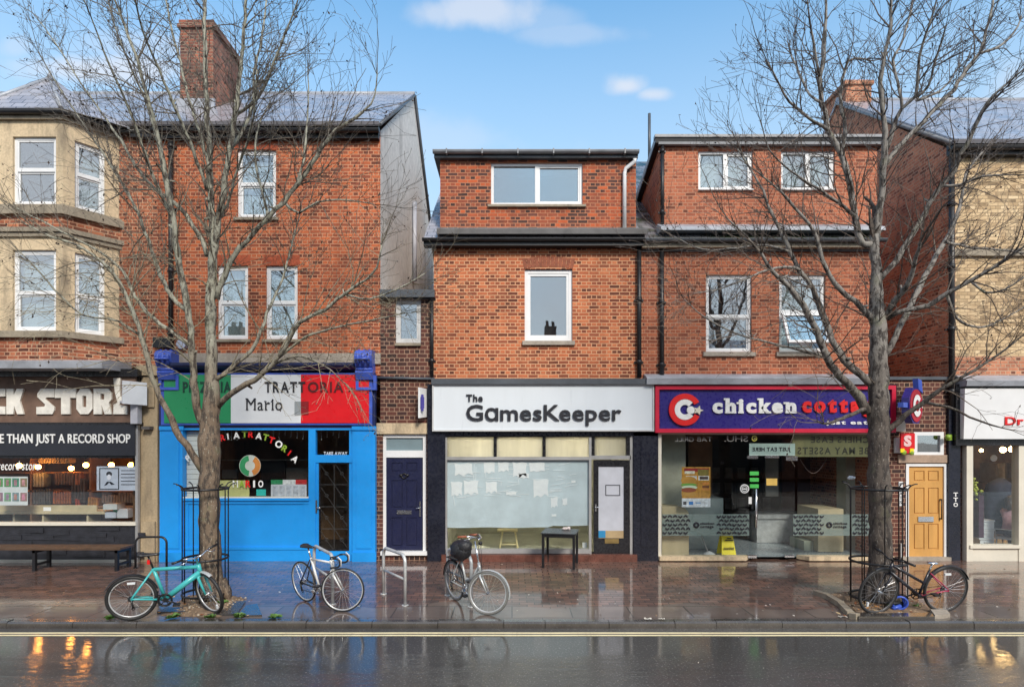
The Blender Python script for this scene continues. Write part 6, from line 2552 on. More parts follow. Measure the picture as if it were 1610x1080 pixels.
        mg.tube([ra + Vector((0, -.04, 0)), ra + Vector((math.cos(R(150)) * (Rw + .015), -.03, math.sin(R(150)) * (Rw + .015)))], .004, 5)
        mg.tube([ra + Vector((0, .04, 0)), ra + Vector((math.cos(R(150)) * (Rw + .015), .03, math.sin(R(150)) * (Rw + .015)))], .004, 5)
        mg.build('mudguard', M['cast_black'], t)
        mg = MB()
        mg.T = M1
        guard(mg, fa, 70, 112 if style == 'mtb' else 130, Rw + .018, .03)
        if style == 'city':
            mg = MB()
            mg.T = M1
            guard(mg, fa, -12, 130, Rw + .016)
        mg.build('mudguard', M['silver_frame'] if style != 'step' else M['cast_black'], t)
    if style == 'mtb':
        q = MB()
        q.T = M0
        q.box(stop.x - .07, -.03, sad.z - .11, stop.x - .035, .03, sad.z - .05)
        q.build('rear_light', M['red_letter'], t)
    if style == 'city':
        q = MB()
        q.T = M0
        q.ball((sad.x + .05, 0, sad.z - .02), .21, .155, .16, 18, 12, 0.10, random.Random(2))
        q.ball((sad.x + .16, 0.02, sad.z + .05), .12, .12, .11, 14, 9, 0.12, random.Random(6))
        q.build('saddle_cover', M['bag'], t)
        q = MB()
        q.T = M0
        q.tube([stop, sad], .014, 8)
        q.build('seat_post', M['chrome'], t)
        q = MB()
        q.T = M0
        q.box(-.12, -.06, Rw * 2 + .05, .28, .06, Rw * 2 + .065)
        for s in (-1, 1):
            q.tube([ra + Vector((0, .055 * s, 0)), (-.05, .055 * s, Rw * 2 + .05)], .005, 5)
            q.tube([ra + Vector((0, .055 * s, 0)), (.16, .055 * s, Rw * 2 + .05)], .005, 5)
        q.build('rear_rack', M['cast_black'], t)
        q = MB()
        q.T = M1
        q.ball((top.x + .09, .0, top.z - .03), .03, .03, .03)
        q.ball((top.x + .02, .09, top.z + .05), .02, .02, .02)
        q.build('front_lamp', M['cast_black'], t)
    # brake and gear cables
    cb2 = MB()
    cb2.T = M0
    cb2.tube([top + Vector((.05, -.06, .0)), top + Vector((.13, -.02, -.05)), hb + Vector((.07, -.01, .02)), hb + Vector((0, -.02, -.02))], .0035, 4)
    cb2.tube([top + Vector((.05, .06, .0)), top + Vector((.12, .03, -.08)), hb + Vector((.02, .02, .03)), hb.lerp(bb_, .4)], .0035, 4)
    cb2.build('cable', M['cast_black'], t)
    return t


bicycle('bicycle', 'teal mountain bicycle leaning by the tree with its front wheel turned', G(208, 975), G(313, 965), R(-52), R(7), 0.336, 'mtb', 'teal', 0.026, wb=1.03)
bicycle('bicycle', 'white racing bicycle with dropped handlebars locked to a steel hoop', G(481, 945), G(540, 962), R(38), R(7), 0.335, 'road', 'white_frame', 0.014, wb=0.98)
M['rim_wall'] = paint('grey_white_tyre_wall', (0.17, 0.17, 0.16), 0.6, 0, 0.15, 8, 0.3)
bicycle('bicycle', 'silver city bicycle with black saddle cover and brown grips locked to a hoop', G(716, 943), G(760, 963.5), R(42), R(4), 0.325, 'city', 'silver_frame', 0.02, 'rim_wall', wb=1.0)
bicycle('bicycle', 'black and crimson step through bicycle leaning on the iron tree guard', G(1482, 962), G(1369, 965.5), R(8), R(-9), 0.365, 'step', 'dark_frame', 0.018, wb=1.09)
m = MB()
p_ = G(1415, 962)
m.ring((p_.x, p_.y, 0.14), (0.3, 1, 0.2), 0.10, 0.017, 22, 6)
m.tube([(p_.x - .12, p_.y, 0.05), (p_.x + .02, p_.y + .02, 0.09)], .03, 8)
m.tube([(p_.x + .04, p_.y, .22), (p_.x + .10, p_.y + .03, .12), (p_.x + .06, p_.y + .03, .05)], .02, 7)
tag(m.build('bike_lock', paint('blue_lock_sleeve', (0.05, 0.11, 0.55), 0.4, 0, 0.2, 9, 0.2)), 'blue cable lock lying under the pedals of the dark bicycle', 'lock')

# ================================================================ things fixed to or standing in the buildings
# blank projecting sign of the record shop
ps = thing('projecting_sign', 'blank white projecting sign on a grey bracket beside the record shop letters', 'sign', (X(208, -.5), -0.5, Z(634, -.5)))
m = MB()
a, b = Vector((X(192, -.62), -.62, 0)), Vector((X(230.5, -.30), -.30, 0))
dd = (b - a).normalized()
nn = Vector((-dd.y, dd.x, 0)) * .03
za, zb = Z(635, -.5), Z(599, -.5)
m.add([a - nn + Vector((0, 0, za)), b - nn + Vector((0, 0, za - .02)), b + nn + Vector((0, 0, za - .02)), a + nn + Vector((0, 0, za)),
       a - nn + Vector((0, 0, zb)), b - nn + Vector((0, 0, zb - .02)), b + nn + Vector((0, 0, zb - .02)), a + nn + Vector((0, 0, zb))],
      [(0, 3, 2, 1), (4, 5, 6, 7), (0, 1, 5, 4), (1, 2, 6, 5), (2, 3, 7, 6), (3, 0, 4, 7)])
m.build('board', paint('dull_white_board', (0.62, 0.65, 0.70), 0.4, 0, 0.08, 3, 0.1), ps)
m = MB()
m.pbox(205, 634, 216, 666, -.40, -.25)
m.tube([(X(210), -.45, Z(634)), (X(222), -.28, Z(634))], .03, 6)
m.build('bracket', M['pipe_grey'], ps)
# lamp and camera on the pilaster
m = MB()
m.pbox(222, 670, 235, 675, -.28, -.13)
m.ball((X(228), -.22, Z(660)), .06, .06, .07)
tag(m.build('wall_lamp', paint('dark_lamp', (0.10, 0.09, 0.085), 0.4, bmp=0.1)), 'small dark wall lamp on the stained stone pilaster', 'lamp')
m = MB()
m.pbox(240, 530, 268, 546, -.16, -.001)
tag(m.build('junction_box', M['cast_black']), 'black box on the brickwork left of the bell box above the blue bracket', 'box')
m = MB()
m.disc_y(X(285, -.12), Z(541, -.12), .10, -.14, -.001)
tag(m.build('alarm_box', paint('grey_blue_alarm', (0.42, 0.46, 0.58), 0.4)), 'grey blue alarm box on the brick above the blue left bracket', 'alarm')
# small sign end-on over the navy door
ps = thing('projecting_sign', 'small white and purple projecting sign on brown brick above the navy door', 'sign', (X(663), -.3, Z(658)))
m = MB()
m.add([(X(657.5, -.30), -.30, Z(657, -.30)), (X(668, -.12), -.03, Z(655, -.12)), (X(668, -.12), -.03, Z(611, -.12)), (X(657.5, -.30), -.30, Z(609, -.30)),
       (X(660.5, -.30), -.30, Z(657, -.30)), (X(671, -.12), -.03, Z(655, -.12)), (X(671, -.12), -.03, Z(611, -.12)), (X(660.5, -.30), -.30, Z(609, -.30))],
      [(0, 1, 2, 3), (7, 6, 5, 4), (0, 4, 5, 1), (3, 2, 6, 7), (0, 3, 7, 4), (1, 5, 6, 2)])
m.build('board', M['upvc'], ps)
m = MB()
m.pbox(662, 620, 666, 646, -.31, -.305)
m.pbox(661, 624, 667, 642, -.308, -.302)
m.build('purple_mark', paint('purple_mark', (0.06, 0.05, 0.30), 0.5), ps)

# projecting emblem sign of the chicken shop
ps = thing('projecting_sign', 'red and indigo projecting sign with a white C emblem right of the tree', 'sign', (X(1440, -.5), -.5, Z(660, -.5)))
TT = Matrix.Translation((X(1434, -.55), -.55, Z(638, -.55))) @ Matrix.Rotation(R(38), 4, 'Z')
oc = [(.40 * math.cos(R(22.5 + 45 * k)), .40 * math.sin(R(22.5 + 45 * k))) for k in range(8)]
m = MB()
m.T = TT
m.prism_y(oc, -.07, .07)
m.build('board', M['chick_blue'], ps)
m = MB()
m.T = TT
m.disc_y(0, 0, .34, -.085, -.07)
m.build('red_disc', paint('deep_red', (0.45, 0.012, 0.03), 0.4), ps)
OFF[ps.name] = OFF[ps.name]


def emblem2(parent):
    n = 24
    m = MB()
    m.T = TT
    p = [(.23 * math.cos(R(40 + 285 * k / n)), .23 * math.sin(R(40 + 285 * k / n))) for k in range(n + 1)]
    q = [(.12 * math.cos(R(40 + 285 * k / n)), .12 * math.sin(R(40 + 285 * k / n))) for k in range(n + 1)]
    vs = [(a, -.10, b) for a, b in p] + [(a, -.10, b) for a, b in q]
    m.add(vs, [(k, k + 1, n + 2 + k, n + 1 + k) for k in range(n)])
    m.disc_y(.10, 0, .07, -.105, -.09)
    m.add([(.19, -.10, .0), (.30, -.10, .06), (.27, -.10, .0), (.31, -.10, -.05)], [(0, 3, 2, 1)])
    m.build('emblem_letter', M['white_letter'], parent)


emblem2(ps)
m = MB()
m.T = TT
m.box(-.62, -.05, -.05, -.38, .05, .05)
m.prism_y([(.22, .36), (.46, .28), (.40, .55), (.18, .58)], -.05, .05)
m.build('bracket', M['royal'], ps)
m = MB()
m.pbox(1409, 656, 1424, 678, -.16, -.001)
tag(m.build('alarm_box', M['cream_paint']), 'off white alarm box under the projecting emblem sign', 'alarm')
ps = thing('takeaway_sign', 'red pennant sign with a pale emblem and yellow green foot beside the low window', 'sign', (X(1427), -.2, Z(714)))
m = MB()
x0, x1 = X(1416, -.2), X(1438, -.2)
m.prism_y([(x0, Z(705, -.2)), ((x0 + x1) / 2, Z(713, -.2)), (x1, Z(705, -.2)), (x1, Z(681, -.2)), (x0, Z(681, -.2))], -.21, -.17)
m.build('board', M['red_panel'], ps)
m = MB()
ptext(m, 'S', 1421, 684, 1433, 702, -.215, .01, bold=.06)
m.build('pale_emblem', paint('pink_mark', (0.80, 0.55, 0.55), 0.5), ps)
m = MB()
m.ball((X(1421, -.2), -.20, Z(711, -.2)), .06, .03, .06)
m.ball((X(1433, -.2), -.20, Z(711, -.2)), .06, .03, .06)
m.builds('lime_foot', M['lime'], ps)
m = MB()
m.pbox(1416, 705, 1422, 711, -.225, -.212)
m.pbox(1431, 705, 1437, 711, -.225, -.212)
m.builds('yellow_foot', M['yellow'], ps)
m = MB()
m.pbox(1408, 688, 1417, 712, -.06, -.001)
tag(m.build('meter_box', M['plastic_white']), 'pale utility box on the brick left of the red pennant sign', 'box')
m = MB()
m.ball((X(1490, -.12), -.13, Z(687, -.12)), .06, .06, .06, 12, 8)
m.box(X(1487), -.08, Z(692), X(1493), -.001, Z(683))
tag(m.build('bell_box', M['lime']), 'round lime green bell box at the top of the dark pilaster', 'alarm')
m = MB()
m.pbox(1413.5, 757, 1419.5, 795, -.02, -.001)
po_ = tag(m.build('number_plate', M['upvc']), 'narrow white plate of vertical lettering left of the pine door', 'sign')
m = MB()
for i, ch in enumerate('FLATS'):
    ptext(m, ch, 1414.6, 759 + i * 7, 1418.4, 764 + i * 7, -.024, .004)
m.build('lettering', M['ink'], po_)
m = MB()
for i, ch in enumerate('TTO'):
    ptext(m, ch, 1499, 774 + i * 8, 1506, 780.5 + i * 8, -.076, .006, bold=.03)
tag(m.build('painted_letters', M['white_letter']), 'three white letters down the dark pilaster right of the pine door', 'lettering')
m = MB()
m.pbox(1416.5, 854, 1419, 884, -.04, -.02)
tag(m.build('marker_post', M['upvc_grey']), 'thin pale post against the brick left of the pine door', 'post')

# aerial pole behind the dormers
m = MB()
pd = 5.0
m.tube([(X(1021, pd), pd, Z(262, pd)), (X(1021, pd), pd, Z(179, pd))], .045, 8)
tag(m.build('aerial_pole', M['dark_grey']), 'bare grey pole standing up between the two dormers', 'pole')

# ---------------------------------------------------------------- record shop window
lamp = emit('warm_bulb', (1.0, 0.34, 0.06), 40.0)
for (px, py, y) in ((135, 731, .5), (175, 731, .6), (206, 731, .45), (60, 734, .9), (30, 732, .7), (112, 736, 1.2)):
    t = thing('pendant_lamp', None, 'lamp', (X(px, y), y, Z(py, y)), 'glowing bulbs in the record shop')
    t['label'] = {135: 'glowing bare bulb hanging left of the portrait poster', 175: 'glowing bare bulb above the middle of the portrait poster', 206: 'glowing bare bulb at the right end of the record shop window', 60: 'glowing bare bulb at the end of the white script on the record shop glass', 30: 'glowing bare bulb over the collage poster in the record shop', 112: 'small glowing bulb deep in the record shop left of the portrait poster'}[px]
    m = MB()
    m.ball((X(px, y), y, Z(py, y)), .06, n=12, m=8)
    m.build('bulb', lamp, t)
    m = MB()
    m.tube([(X(px, y), y, Z(py, y) + .045), (X(px, y), y, Z(py, y) + .10)], .02, 8)
    m.tube([(X(px, y), y, Z(py, y) + .10), (X(px, y), y, Z(704))], .005, 4)
    m.build('lamp_cord', M['cast_black'], t)


def poster(px0, py0, px1, py1, Y, mat, label, cat='poster'):
    m = MB()
    m.pbox(px0, py0, px1, py1, Y, Y + .004)
    return tag(m.build('poster', mat), label, cat)


def patches(parent, px0, py0, px1, py1, Y, rects, name='printed_picture'):
    """flat printed areas: (fraction rectangle, colour)"""
    m = MB()
    mats = []
    for i, ((a, b, c, d_), col) in enumerate(rects):
        key = 'print_%02d%02d%02d' % tuple(int(q * 99) for q in col)
        mm = bpy.data.materials.get(key) or paint(key, col, 0.5, 0, 0.35, 14.0, 0.2, bmp=0)
        if mm not in mats:
            mats.append(mm)
        m.mi = mats.index(mm)
        m.pbox(px0 + (px1 - px0) * a, py0 + (py1 - py0) * b, px0 + (px1 - px0) * c, py0 + (py1 - py0) * d_, Y - .002 - i * .0004, Y - .0005)
    return m.build(name, mats, parent)


yw = -0.205
pr_ = poster(152, 733, 214, 771, yw, paint('pale_blue_paper', (0.58, 0.62, 0.74), 0.5), 'pale portrait poster with a dark framed line drawing of a head and shoulders')
m = MB()
Yp = yw - .006
m.frame(X(156, Yp), Z(769.5, Yp), X(187, Yp), Z(735.5, Yp), Yp, Yp + .005, .018)
m.disc_y(X(171.5, Yp), Z(745, Yp), .062, Yp, Yp + .004, rz=.055)
m.prism_y([(X(164, Yp), Z(763, Yp)), (X(168, Yp), Z(762, Yp)), (X(171.5, Yp), Z(758, Yp)), (X(175, Yp), Z(762, Yp)), (X(180, Yp), Z(761, Yp)), (X(174, Yp), Z(757, Yp)), (X(168, Yp), Z(757, Yp))][::-1], Yp, Yp + .004)
for k in range(5):
    m.pbox(190, 739 + k * 5.5, 212, 740 + k * 5.5, Yp, Yp + .004)
m.build('printed_lines', M['ink'], pr_)
m = MB()
m.disc_y(X(171.5, Yp), Z(750, Yp), .045, Yp - .003, Yp + .002, rz=.062)
m.build('drawn_face', paint('pale_face', (0.66, 0.68, 0.76), 0.5), pr_)
po2 = poster(-8, 749, 43.5, 794, yw, paint('white_collage', (0.70, 0.72, 0.72), 0.5), 'white collage poster of small portraits at the left of the record shop window')
rr = random.Random(8)
rects = []
for i in range(4):
    for j in range(2):
        u, v = .04 + i * .245, .06 + j * .5
        rects.append(((u, v, u + .2, v + .3), (rr.uniform(.05, .3), rr.uniform(.1, .35), rr.uniform(.08, .3))))
        rects.append(((u + .05, v + .05, u + .14, v + .26), (rr.uniform(.3, .5), rr.uniform(.18, .3), rr.uniform(.15, .3))))
patches(po2, -8, 749, 43.5, 794, yw, rects)
ct = MB()
cy = 0.25
ct.pbox(-40, 794, 152, 804, cy, cy + .04)
ct.pbox(-40, 804, 165, 808, cy - .05, cy + .5)
for px in (20, 66, 136):
    ct.pbox(px, 808, px + 3, 822, cy, cy + .4)
tag(ct.build('display_counter', M['wood_pale']), 'long pale wooden display counter behind the record shop glass', 'counter')
m = MB()
m.pbox(68, 797, 80, 803, cy - .005, cy)
tag(m.build('price_card', M['paper']), 'small white card on the front of the record shop counter', 'card')
rr = random.Random(21)
recs = [(52, 745, 70, 765, (.30, .33, .28)), (52, 771, 80, 792, (.10, .11, .11)), (83, 774, 112, 792, (.42, .15, .04)), (112, 755, 134, 790, (.07, .055, .045)), (118, 786, 126, 794, (.36, .05, .02)), (138, 784, 154, 794, (.45, .24, .05)), (160, 780, 186, 790, (.22, .17, .13)), (186, 776, 212, 790, (.16, .13, .10)), (86, 745, 116, 762, (.13, .075, .045)), (60, 712, 110, 728, (.40, .33, .22)), (118, 745, 128, 762, (.3, .12, .05))]
sh = thing('record_shelf', 'dark shelving packed with records and boxes inside the record shop', 'shelf', (X(100, 1.2), 1.2, 0.1))
m = MB()
m.pbox(-60, 770, 214, 773, 1.2, 1.6)
m.pbox(-60, 795, 214, 798, 1.1, 1.6)
m.pbox(-60, 742, 214, 744, 1.25, 1.6)
m.pbox(47, 720, 50, 820, 1.2, 1.6)
m.pbox(140, 720, 143, 820, 1.2, 1.6)
m.build('shelf_board', M['in_brown'], sh)
for (a, b, c, d_, col) in recs:
    m = MB()
    m.pbox(a, b, c, d_, 1.15, 1.35)
    n = max(2, int((c - a) / 4))
    for k in range(n):
        m.pbox(a + (c - a) * k / n + .3, b - rr.uniform(.5, 3), a + (c - a) * (k + .8) / n, d_, 1.14 - rr.uniform(0, .03), 1.2)
    m.build('record_box', paint('record_box', col, 0.55, 0, 0.4, 9, 0.3), sh)
for i, (a, b, c, d_, col, lb) in enumerate(((162, 793, 184, 801, (.5, .52, .52), 'upper pale box stacked in the right corner of the record shop window'), (165, 806, 182, 814, (.45, .48, .55), 'lower pale box with a blue end in the right corner of the record shop window'), (184, 801, 201, 814, (.55, .56, .60), 'white box beside the green one in the record shop window'), (178, 800, 185, 815, (.03, .24, .12), 'narrow green box between pale boxes in the record shop window'))):
    m = MB()
    m.pbox(a, b, c, d_, 0.12 + i * .03, 0.4)
    m.pbox(a + 1, b - 1, c - 1, b, 0.14 + i * .03, 0.38)
    o = tag(m.build('record_crate', paint('crate', col, 0.5)), lb, 'box')

# ---------------------------------------------------------------- restaurant window
yw = 0.0
p_ = poster(343, 755, 392, 783, yw, paint('pale_yellow_card', (0.58, 0.56, 0.22), 0.6), 'pale yellow card low in the restaurant window beside the tree')
p_ = poster(426, 754, 482, 782, yw, paint('menu_paper', (0.62, 0.63, 0.68), 0.6), 'white menu headed by green white and red stripes in the restaurant window')
patches(p_, 426, 754, 482, 782, yw, [((0, 0, .33, .26), (.03, .25, .10)), ((.33, 0, .69, .26), (.72, .72, .72)), ((.69, 0, 1, .26), (.55, .03, .03))] + [((.05 + .19 * i, .34, .19 + .19 * i, .92), (.48, .5, .56)) for i in range(5)])
m = MB()
m.pbox(403, 769, 418, 779, yw - .01, yw - .005)
tag(m.build('note_card', paint('turquoise_card', (0.03, 0.52, 0.45), 0.5)), 'turquoise card between the yellow card and the menu in the restaurant window', 'card')
m = MB()
for k in range(22):
    px = 345 + k * 9.4
    if 484 < px < 498:
        continue
    z = Z(676, .1)
    hh = rr.uniform(.10, .28)
    x = X(px, .1)
    m.tube([(x, .1, z), (x + .004, .1, z - hh)], .003, 4)
    for q in range(3):
        m.ball((x + rr.uniform(-.01, .01), .095, z - hh * (q + 1) / 3), .010, n=6, m=4)
tag(m.build('icicle_lights', paint('icicle_garland', (0.42, 0.44, 0.42), 0.4)), 'hanging icicle garland along the top of the restaurant window', 'garland')

# ---------------------------------------------------------------- games shop window
yb = 0.55
sx, zf = X(800, yb), 0.25
so = thing('stool', 'yellowish wooden stool standing inside the games shop window', 'stool', (sx, yb, Z(863, yb)))
z0, z1 = Z(864, yb), Z(832, yb)
m = MB()
m.box(sx - .26, yb - .14, z1 - .035, sx + .20, yb + .16, z1)
m.build('seat', M['wood_stool'], so)
for a, b in ((-1, -1), (1, -1), (1, 1), (-1, 1)):
    m = MB()
    m.tube([(sx + .14 * a, yb + .08 * b, z1 - .03), (sx + .21 * a, yb + .13 * b, z0)], .022, 6)
    m.build('leg', M['wood_stool'], so)
m = MB()
m.tube([(sx - .17, yb - .11, z0 + .14), (sx + .17, yb - .11, z0 + .14)], .012, 6)
m.tube([(sx - .17, yb + .11, z0 + .14), (sx + .17, yb + .11, z0 + .14)], .012, 6)
m.build('stretcher', M['wood_stool'], so)
m = MB()
m.pbox(916, 853, 923, 861, 0.1, 0.16)
tag(m.build('socket_box', M['upvc']), 'small white box low in the right corner of the games shop window', 'box')
for (px, lb) in ((752, 'crumpled sheet of paper left of the stool in the games shop window'), (866, 'crumpled sheet of paper behind the black table in the games shop window')):
    m = MB()
    q = random.Random(px)
    m.ball((X(px, .3), .3, Z(861, .3)), .20, .10, .05, 14, 6, .35, q)
    tag(m.build('crumpled_paper', paint('cream_crumple', (0.50, 0.47, 0.34), 0.8, 0, .3, 9, .2, bmp=.5)), lb, 'paper')

# ---------------------------------------------------------------- chicken shop window
p_ = poster(1072, 734, 1117, 797, -0.036, paint('poster_white', (0.66, 0.68, 0.70), 0.4), 'bright burger poster hanging in the left chicken shop window')
patches(p_, 1072, 734, 1117, 797, -0.036, [((0, 0, 1, .78), (.50, .24, .03)), ((.08, .03, .95, .12), (.30, .02, .02)), ((.10, .10, .45, .17), (.72, .68, .55)), ((.56, .06, .94, .21), (.20, .16, .03)), ((.14, .22, .52, .33), (.60, .60, .60)), ((.58, .22, .95, .33), (.70, .70, .66)), ((.62, .24, .92, .31), (.05, .03, .03)),
                                          ((.72, .38, .96, .44), (.55, .20, .04)), ((.72, .46, .96, .52), (.18, .06, .02)), ((.70, .53, .97, .58), (.55, .22, .05)), ((0, .78, 1, 1), (.62, .66, .70)), ((.05, .86, .16, .94), (.05, .05, .06)), ((.25, .86, .40, .94), (.02, .16, .45)), ((.48, .88, .66, .91), (.15, .3, .5))])
m = MB()
Yp = -.041
for (a, b, c, d_, k) in ((1092 - 9, 755, 12.5, 6.5, 0), (1083, 762, 13, 2.6, 1), (1084, 766, 12.5, 3.2, 2), (1083, 770, 12, 3.8, 3), (1083, 776, 12, 4.2, 0)):
    m.mi = k
    m.disc_y(X(a, Yp), Z(b, Yp), c / 73, Yp - k * .0006, Yp + .003, 20, d_ / 73)
m.build('printed_burger', [paint('bun', (0.52, 0.27, 0.05), 0.5), paint('lettuce', (0.16, 0.36, 0.06), 0.5), paint('pale_green_wash', (0.50, 0.62, 0.45), 0.5), paint('patty', (0.24, 0.06, 0.025), 0.5)], p_)
wf = thing('wet_floor_sign', 'yellow folding wet floor sign standing behind the chicken shop glass', 'wet floor sign', (X(1145, .25), .25, 0.065))
y0_, zb0, zt0 = .08, .066, Z(836, .08)
for s, y_ in ((1, .08), (-1, .42)):
    m = MB()
    xa, xb = X(1135, y0_), X(1158, y0_)
    ym = .25
    pts = [(xa, zb0), (xb, zb0), (xb - .045, zt0 + .0), (xb - .09, zt0 + .03), (xa + .09, zt0 + .03), (xa + .045, zt0)]
    vs = [(x, y_ + (ym - y_) * (z - zb0) / (zt0 - zb0) * .85, z) for x, z in pts] + [(x, y_ + .02 + (ym - y_) * (z - zb0) / (zt0 - zb0) * .85, z) for x, z in pts]
    m.add(vs, [tuple(range(6)), tuple(range(11, 5, -1))] + [((i + 1) % 6, i, 6 + i, 6 + (i + 1) % 6) for i in range(6)])
    m.build('leaf', M['yellow'], wf)
m = MB()
m.pbox(1140, 848, 1153, 849.5, .135, .14)
m.pbox(1143, 845, 1150, 846.5, .145, .15)
ptext(m, 'caution', 1138, 859, 1154, 864, .100, .004, bold=.03)
m.build('lettering', M['ink'], wf)
mp_ = thing('mop', 'white headed mop leaning between the wooden unit and the yellow sign', 'mop', (X(1120, .3), .3, .07))
m = MB()
m.tube([(X(1098, .5), .5, Z(830, .5)), (X(1115, .25), .25, Z(872, .25))], .012, 6)
m.build('handle', M['alu'], mp_)
m = MB()
for k in range(26):
    a = 2 * math.pi * k / 26
    q = Vector((X(1115, .25), .25, .14))
    m.tube([q, q + Vector((.07 * math.cos(a), .05 * math.sin(a), -.03)), q + Vector((.13 * math.cos(a), .09 * math.sin(a), -.07))], .014, 5)
m.build('mop_head', paint('mop_strands', (0.55, 0.56, 0.55), 0.9), mp_)
m = MB()
yu = .15
x0, x1 = X(1041, yu), X(1083, yu)
zt0 = Z(796, yu)
pts = [(x0, .065), (x1, .065), (x1, zt0 - .18)] + [(x1 - .26 + .26 * math.cos(R(10 + 80 * k / 6)), zt0 - .18 + .18 * math.sin(R(10 + 80 * k / 6))) for k in range(7)] + [(x0, zt0)]
m.prism_y(pts, yu, yu + .6)
tag(m.build('display_unit', paint('pale_ply', (0.50, 0.41, 0.25), 0.5, 0, .12, 3, .05, streak=True)), 'pale wooden unit with a rounded top in the left corner of the chicken shop', 'cabinet')
m = MB()
m.pbox(1278, 799, 1320, 872, .9, 1.5)
m.pbox(1264, 850, 1279, 872, .8, 1.5)
tag(m.build('seating_unit', paint('pale_green_unit', (0.42, 0.46, 0.36), 0.5)), 'pale green seating unit inside the right chicken shop window', 'seat')
sb = MB()
sb.pbox(1178, 697, 1250, 716, -.036, -.032)
so_ = tag(sb.build('hanging_notice', paint('pale_aqua_notice', (0.40, 0.52, 0.48), 0.5)), 'pale aqua notice with dark lettering over the chicken shop door', 'notice')
m = MB()
ptext(m, 'JUST EAT HERE', 1183, 703, 1243, 711, -.040, .004, mirror=True, bold=.03)
m.build('lettering', M['ink'], so_)
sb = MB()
sb.pbox(1246, 683, 1386, 718, -.034, -.030)  # reflected sign from across the street, painted on as a sheet with reversed letters
so_ = tag(sb.build('reflected_sign', paint('olive_reflection', (0.17, 0.165, 0.075), 0.4, 0, .25, 3, .2, streak=True)), 'painted olive reflection of a sign in reversed dark capitals along the top of the right chicken shop window', 'reflection')
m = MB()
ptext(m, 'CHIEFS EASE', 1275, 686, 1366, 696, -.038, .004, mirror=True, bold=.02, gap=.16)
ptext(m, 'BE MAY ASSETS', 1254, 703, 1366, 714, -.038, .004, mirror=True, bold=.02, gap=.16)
m.build('lettering', paint('reflected_lettering', (0.035, 0.033, 0.02), 0.5), so_)
m = MB()
m.disc_y(X(1186, -.058), Z(689, -.058), .062, -.062, -.055)
so_ = tag(m.build('window_sticker', paint('yellow_disc', (0.62, 0.58, 0.10), 0.4)), 'small round yellow sticker with a C at the top of the chicken shop glass', 'sticker')
m = MB()
ptext(m, 'C', 1183.8, 686, 1188.2, 692, -.066, .004, bold=.05)
m.build('lettering', M['ink'], so_)
m = MB()
pts = [Vector((X(1258 + k * 4.6, .4), .4, Z(722 + 22 * math.sin(math.pi * (k / 9.0)), .4))) for k in range(10)]
m.tube(pts, .006, 5)
tag(m.build('hanging_cable', paint('pinkish_cable', (0.40, 0.28, 0.25), 0.5)), 'loose pinkish cable looped behind the right chicken shop glass', 'cable')

# ---------------------------------------------------------------- dry cleaner window
for i, (px, py, y) in enumerate(((1577, 707, .8), (1591, 706, .7), (1602, 707, 1.0), (1543, 708, 1.2), (1562, 722, 1.6))):
    m = MB()
    m.ball((X(px, y), y, Z(py, y)), .065 if i < 3 else .04, n=10, m=8)
    tag(m.build('ceiling_lamp', emit('warm_spot', (1.0, 0.62, 0.24), 34.0)), ['glowing ceiling lamp in the middle of the dry cleaner window', 'glowing ceiling lamp above the person in pink', 'glowing ceiling lamp at the right frame of the dry cleaner window', 'small glowing ceiling lamp at the left frame of the dry cleaner window', 'lowest small glowing lamp hanging deep in the dry cleaner'][i], 'lamp', 'lamps in the dry cleaner')
m = MB()
m.disc_y(X(1563, .6), Z(720, .6), .075, .6, .62)
tag(m.build('wall_clock', M['upvc']), 'small round white disc hanging in the dry cleaner window', 'disc')
m = MB()
for k in range(9):
    a = 1565 + k * 4
    hh = rr.uniform(735, 775)
    m.mi = k % 4
    m.pbox(a, 728, a + 3.4, hh, 2.2 + (k % 3) * .1, 2.7)
o = m.build('garment_rail', [paint('garment_%d' % k, c, 0.8, 0, .3, 6, .2) for k, c in enumerate(((.12, .09, .06), (.30, .24, .18), (.08, .06, .05), (.34, .30, .26)))], None)
tag(o, 'row of dark and tan garments hanging deep in the dry cleaner', 'garments')
dw = thing('drawer_tower', 'white plastic drawer tower with three drawers in the dry cleaner window', 'drawers', (X(1552, .5), .5, .1))
for k in range(3):
    m = MB()
    pa, pb_ = 819 + k * 14, 831 + k * 14
    m.pbox(1541, pa, 1563, pb_, .45, .85)
    m.pbox(1539.5, pa - 1.2, 1564.5, pa + 1, .43, .87)
    m.pbox(1548, pa + 4, 1557, pa + 6.5, .435, .45)
    m.build('drawer', M['plastic_white'], dw)
m = MB()
m.pbox(1539, 779, 1547, 845, .3, .7)
tag(m.build('draped_cloth', paint('plum_cloth', (0.055, 0.022, 0.045), 0.8, 0, .3, 5, .2, bmp=.3)), 'dark plum cloth hanging at the left of the dry cleaner window', 'cloth')
m = MB()
q = random.Random(77)
for k in range(34):
    m.ball((X(1533 + q.gauss(0, 3.2), .1), .1 + q.uniform(-.05, .1), Z(766 + q.gauss(0, 9), .1)), q.uniform(.02, .05), .03, q.uniform(.02, .05), 6, 5, .3, q)
tag(m.build('flower_garland', paint('yellow_green_flowers', (0.36, 0.40, 0.06), 0.7, 0, .5, 12, .4, (.05, .10, .03))), 'yellow and green flower garland at the left edge of the dry cleaner window', 'flowers')
ck = MB()
q = random.Random(5)
cx_, cy_ = X(1573, .9), .9
vs, fs = [], []
prof = [(.05, 1.74), (.12, 1.70), (.30, 1.58), (.36, 1.35), (.37, 1.0), (.36, .7), (.34, .45)]
n = 16
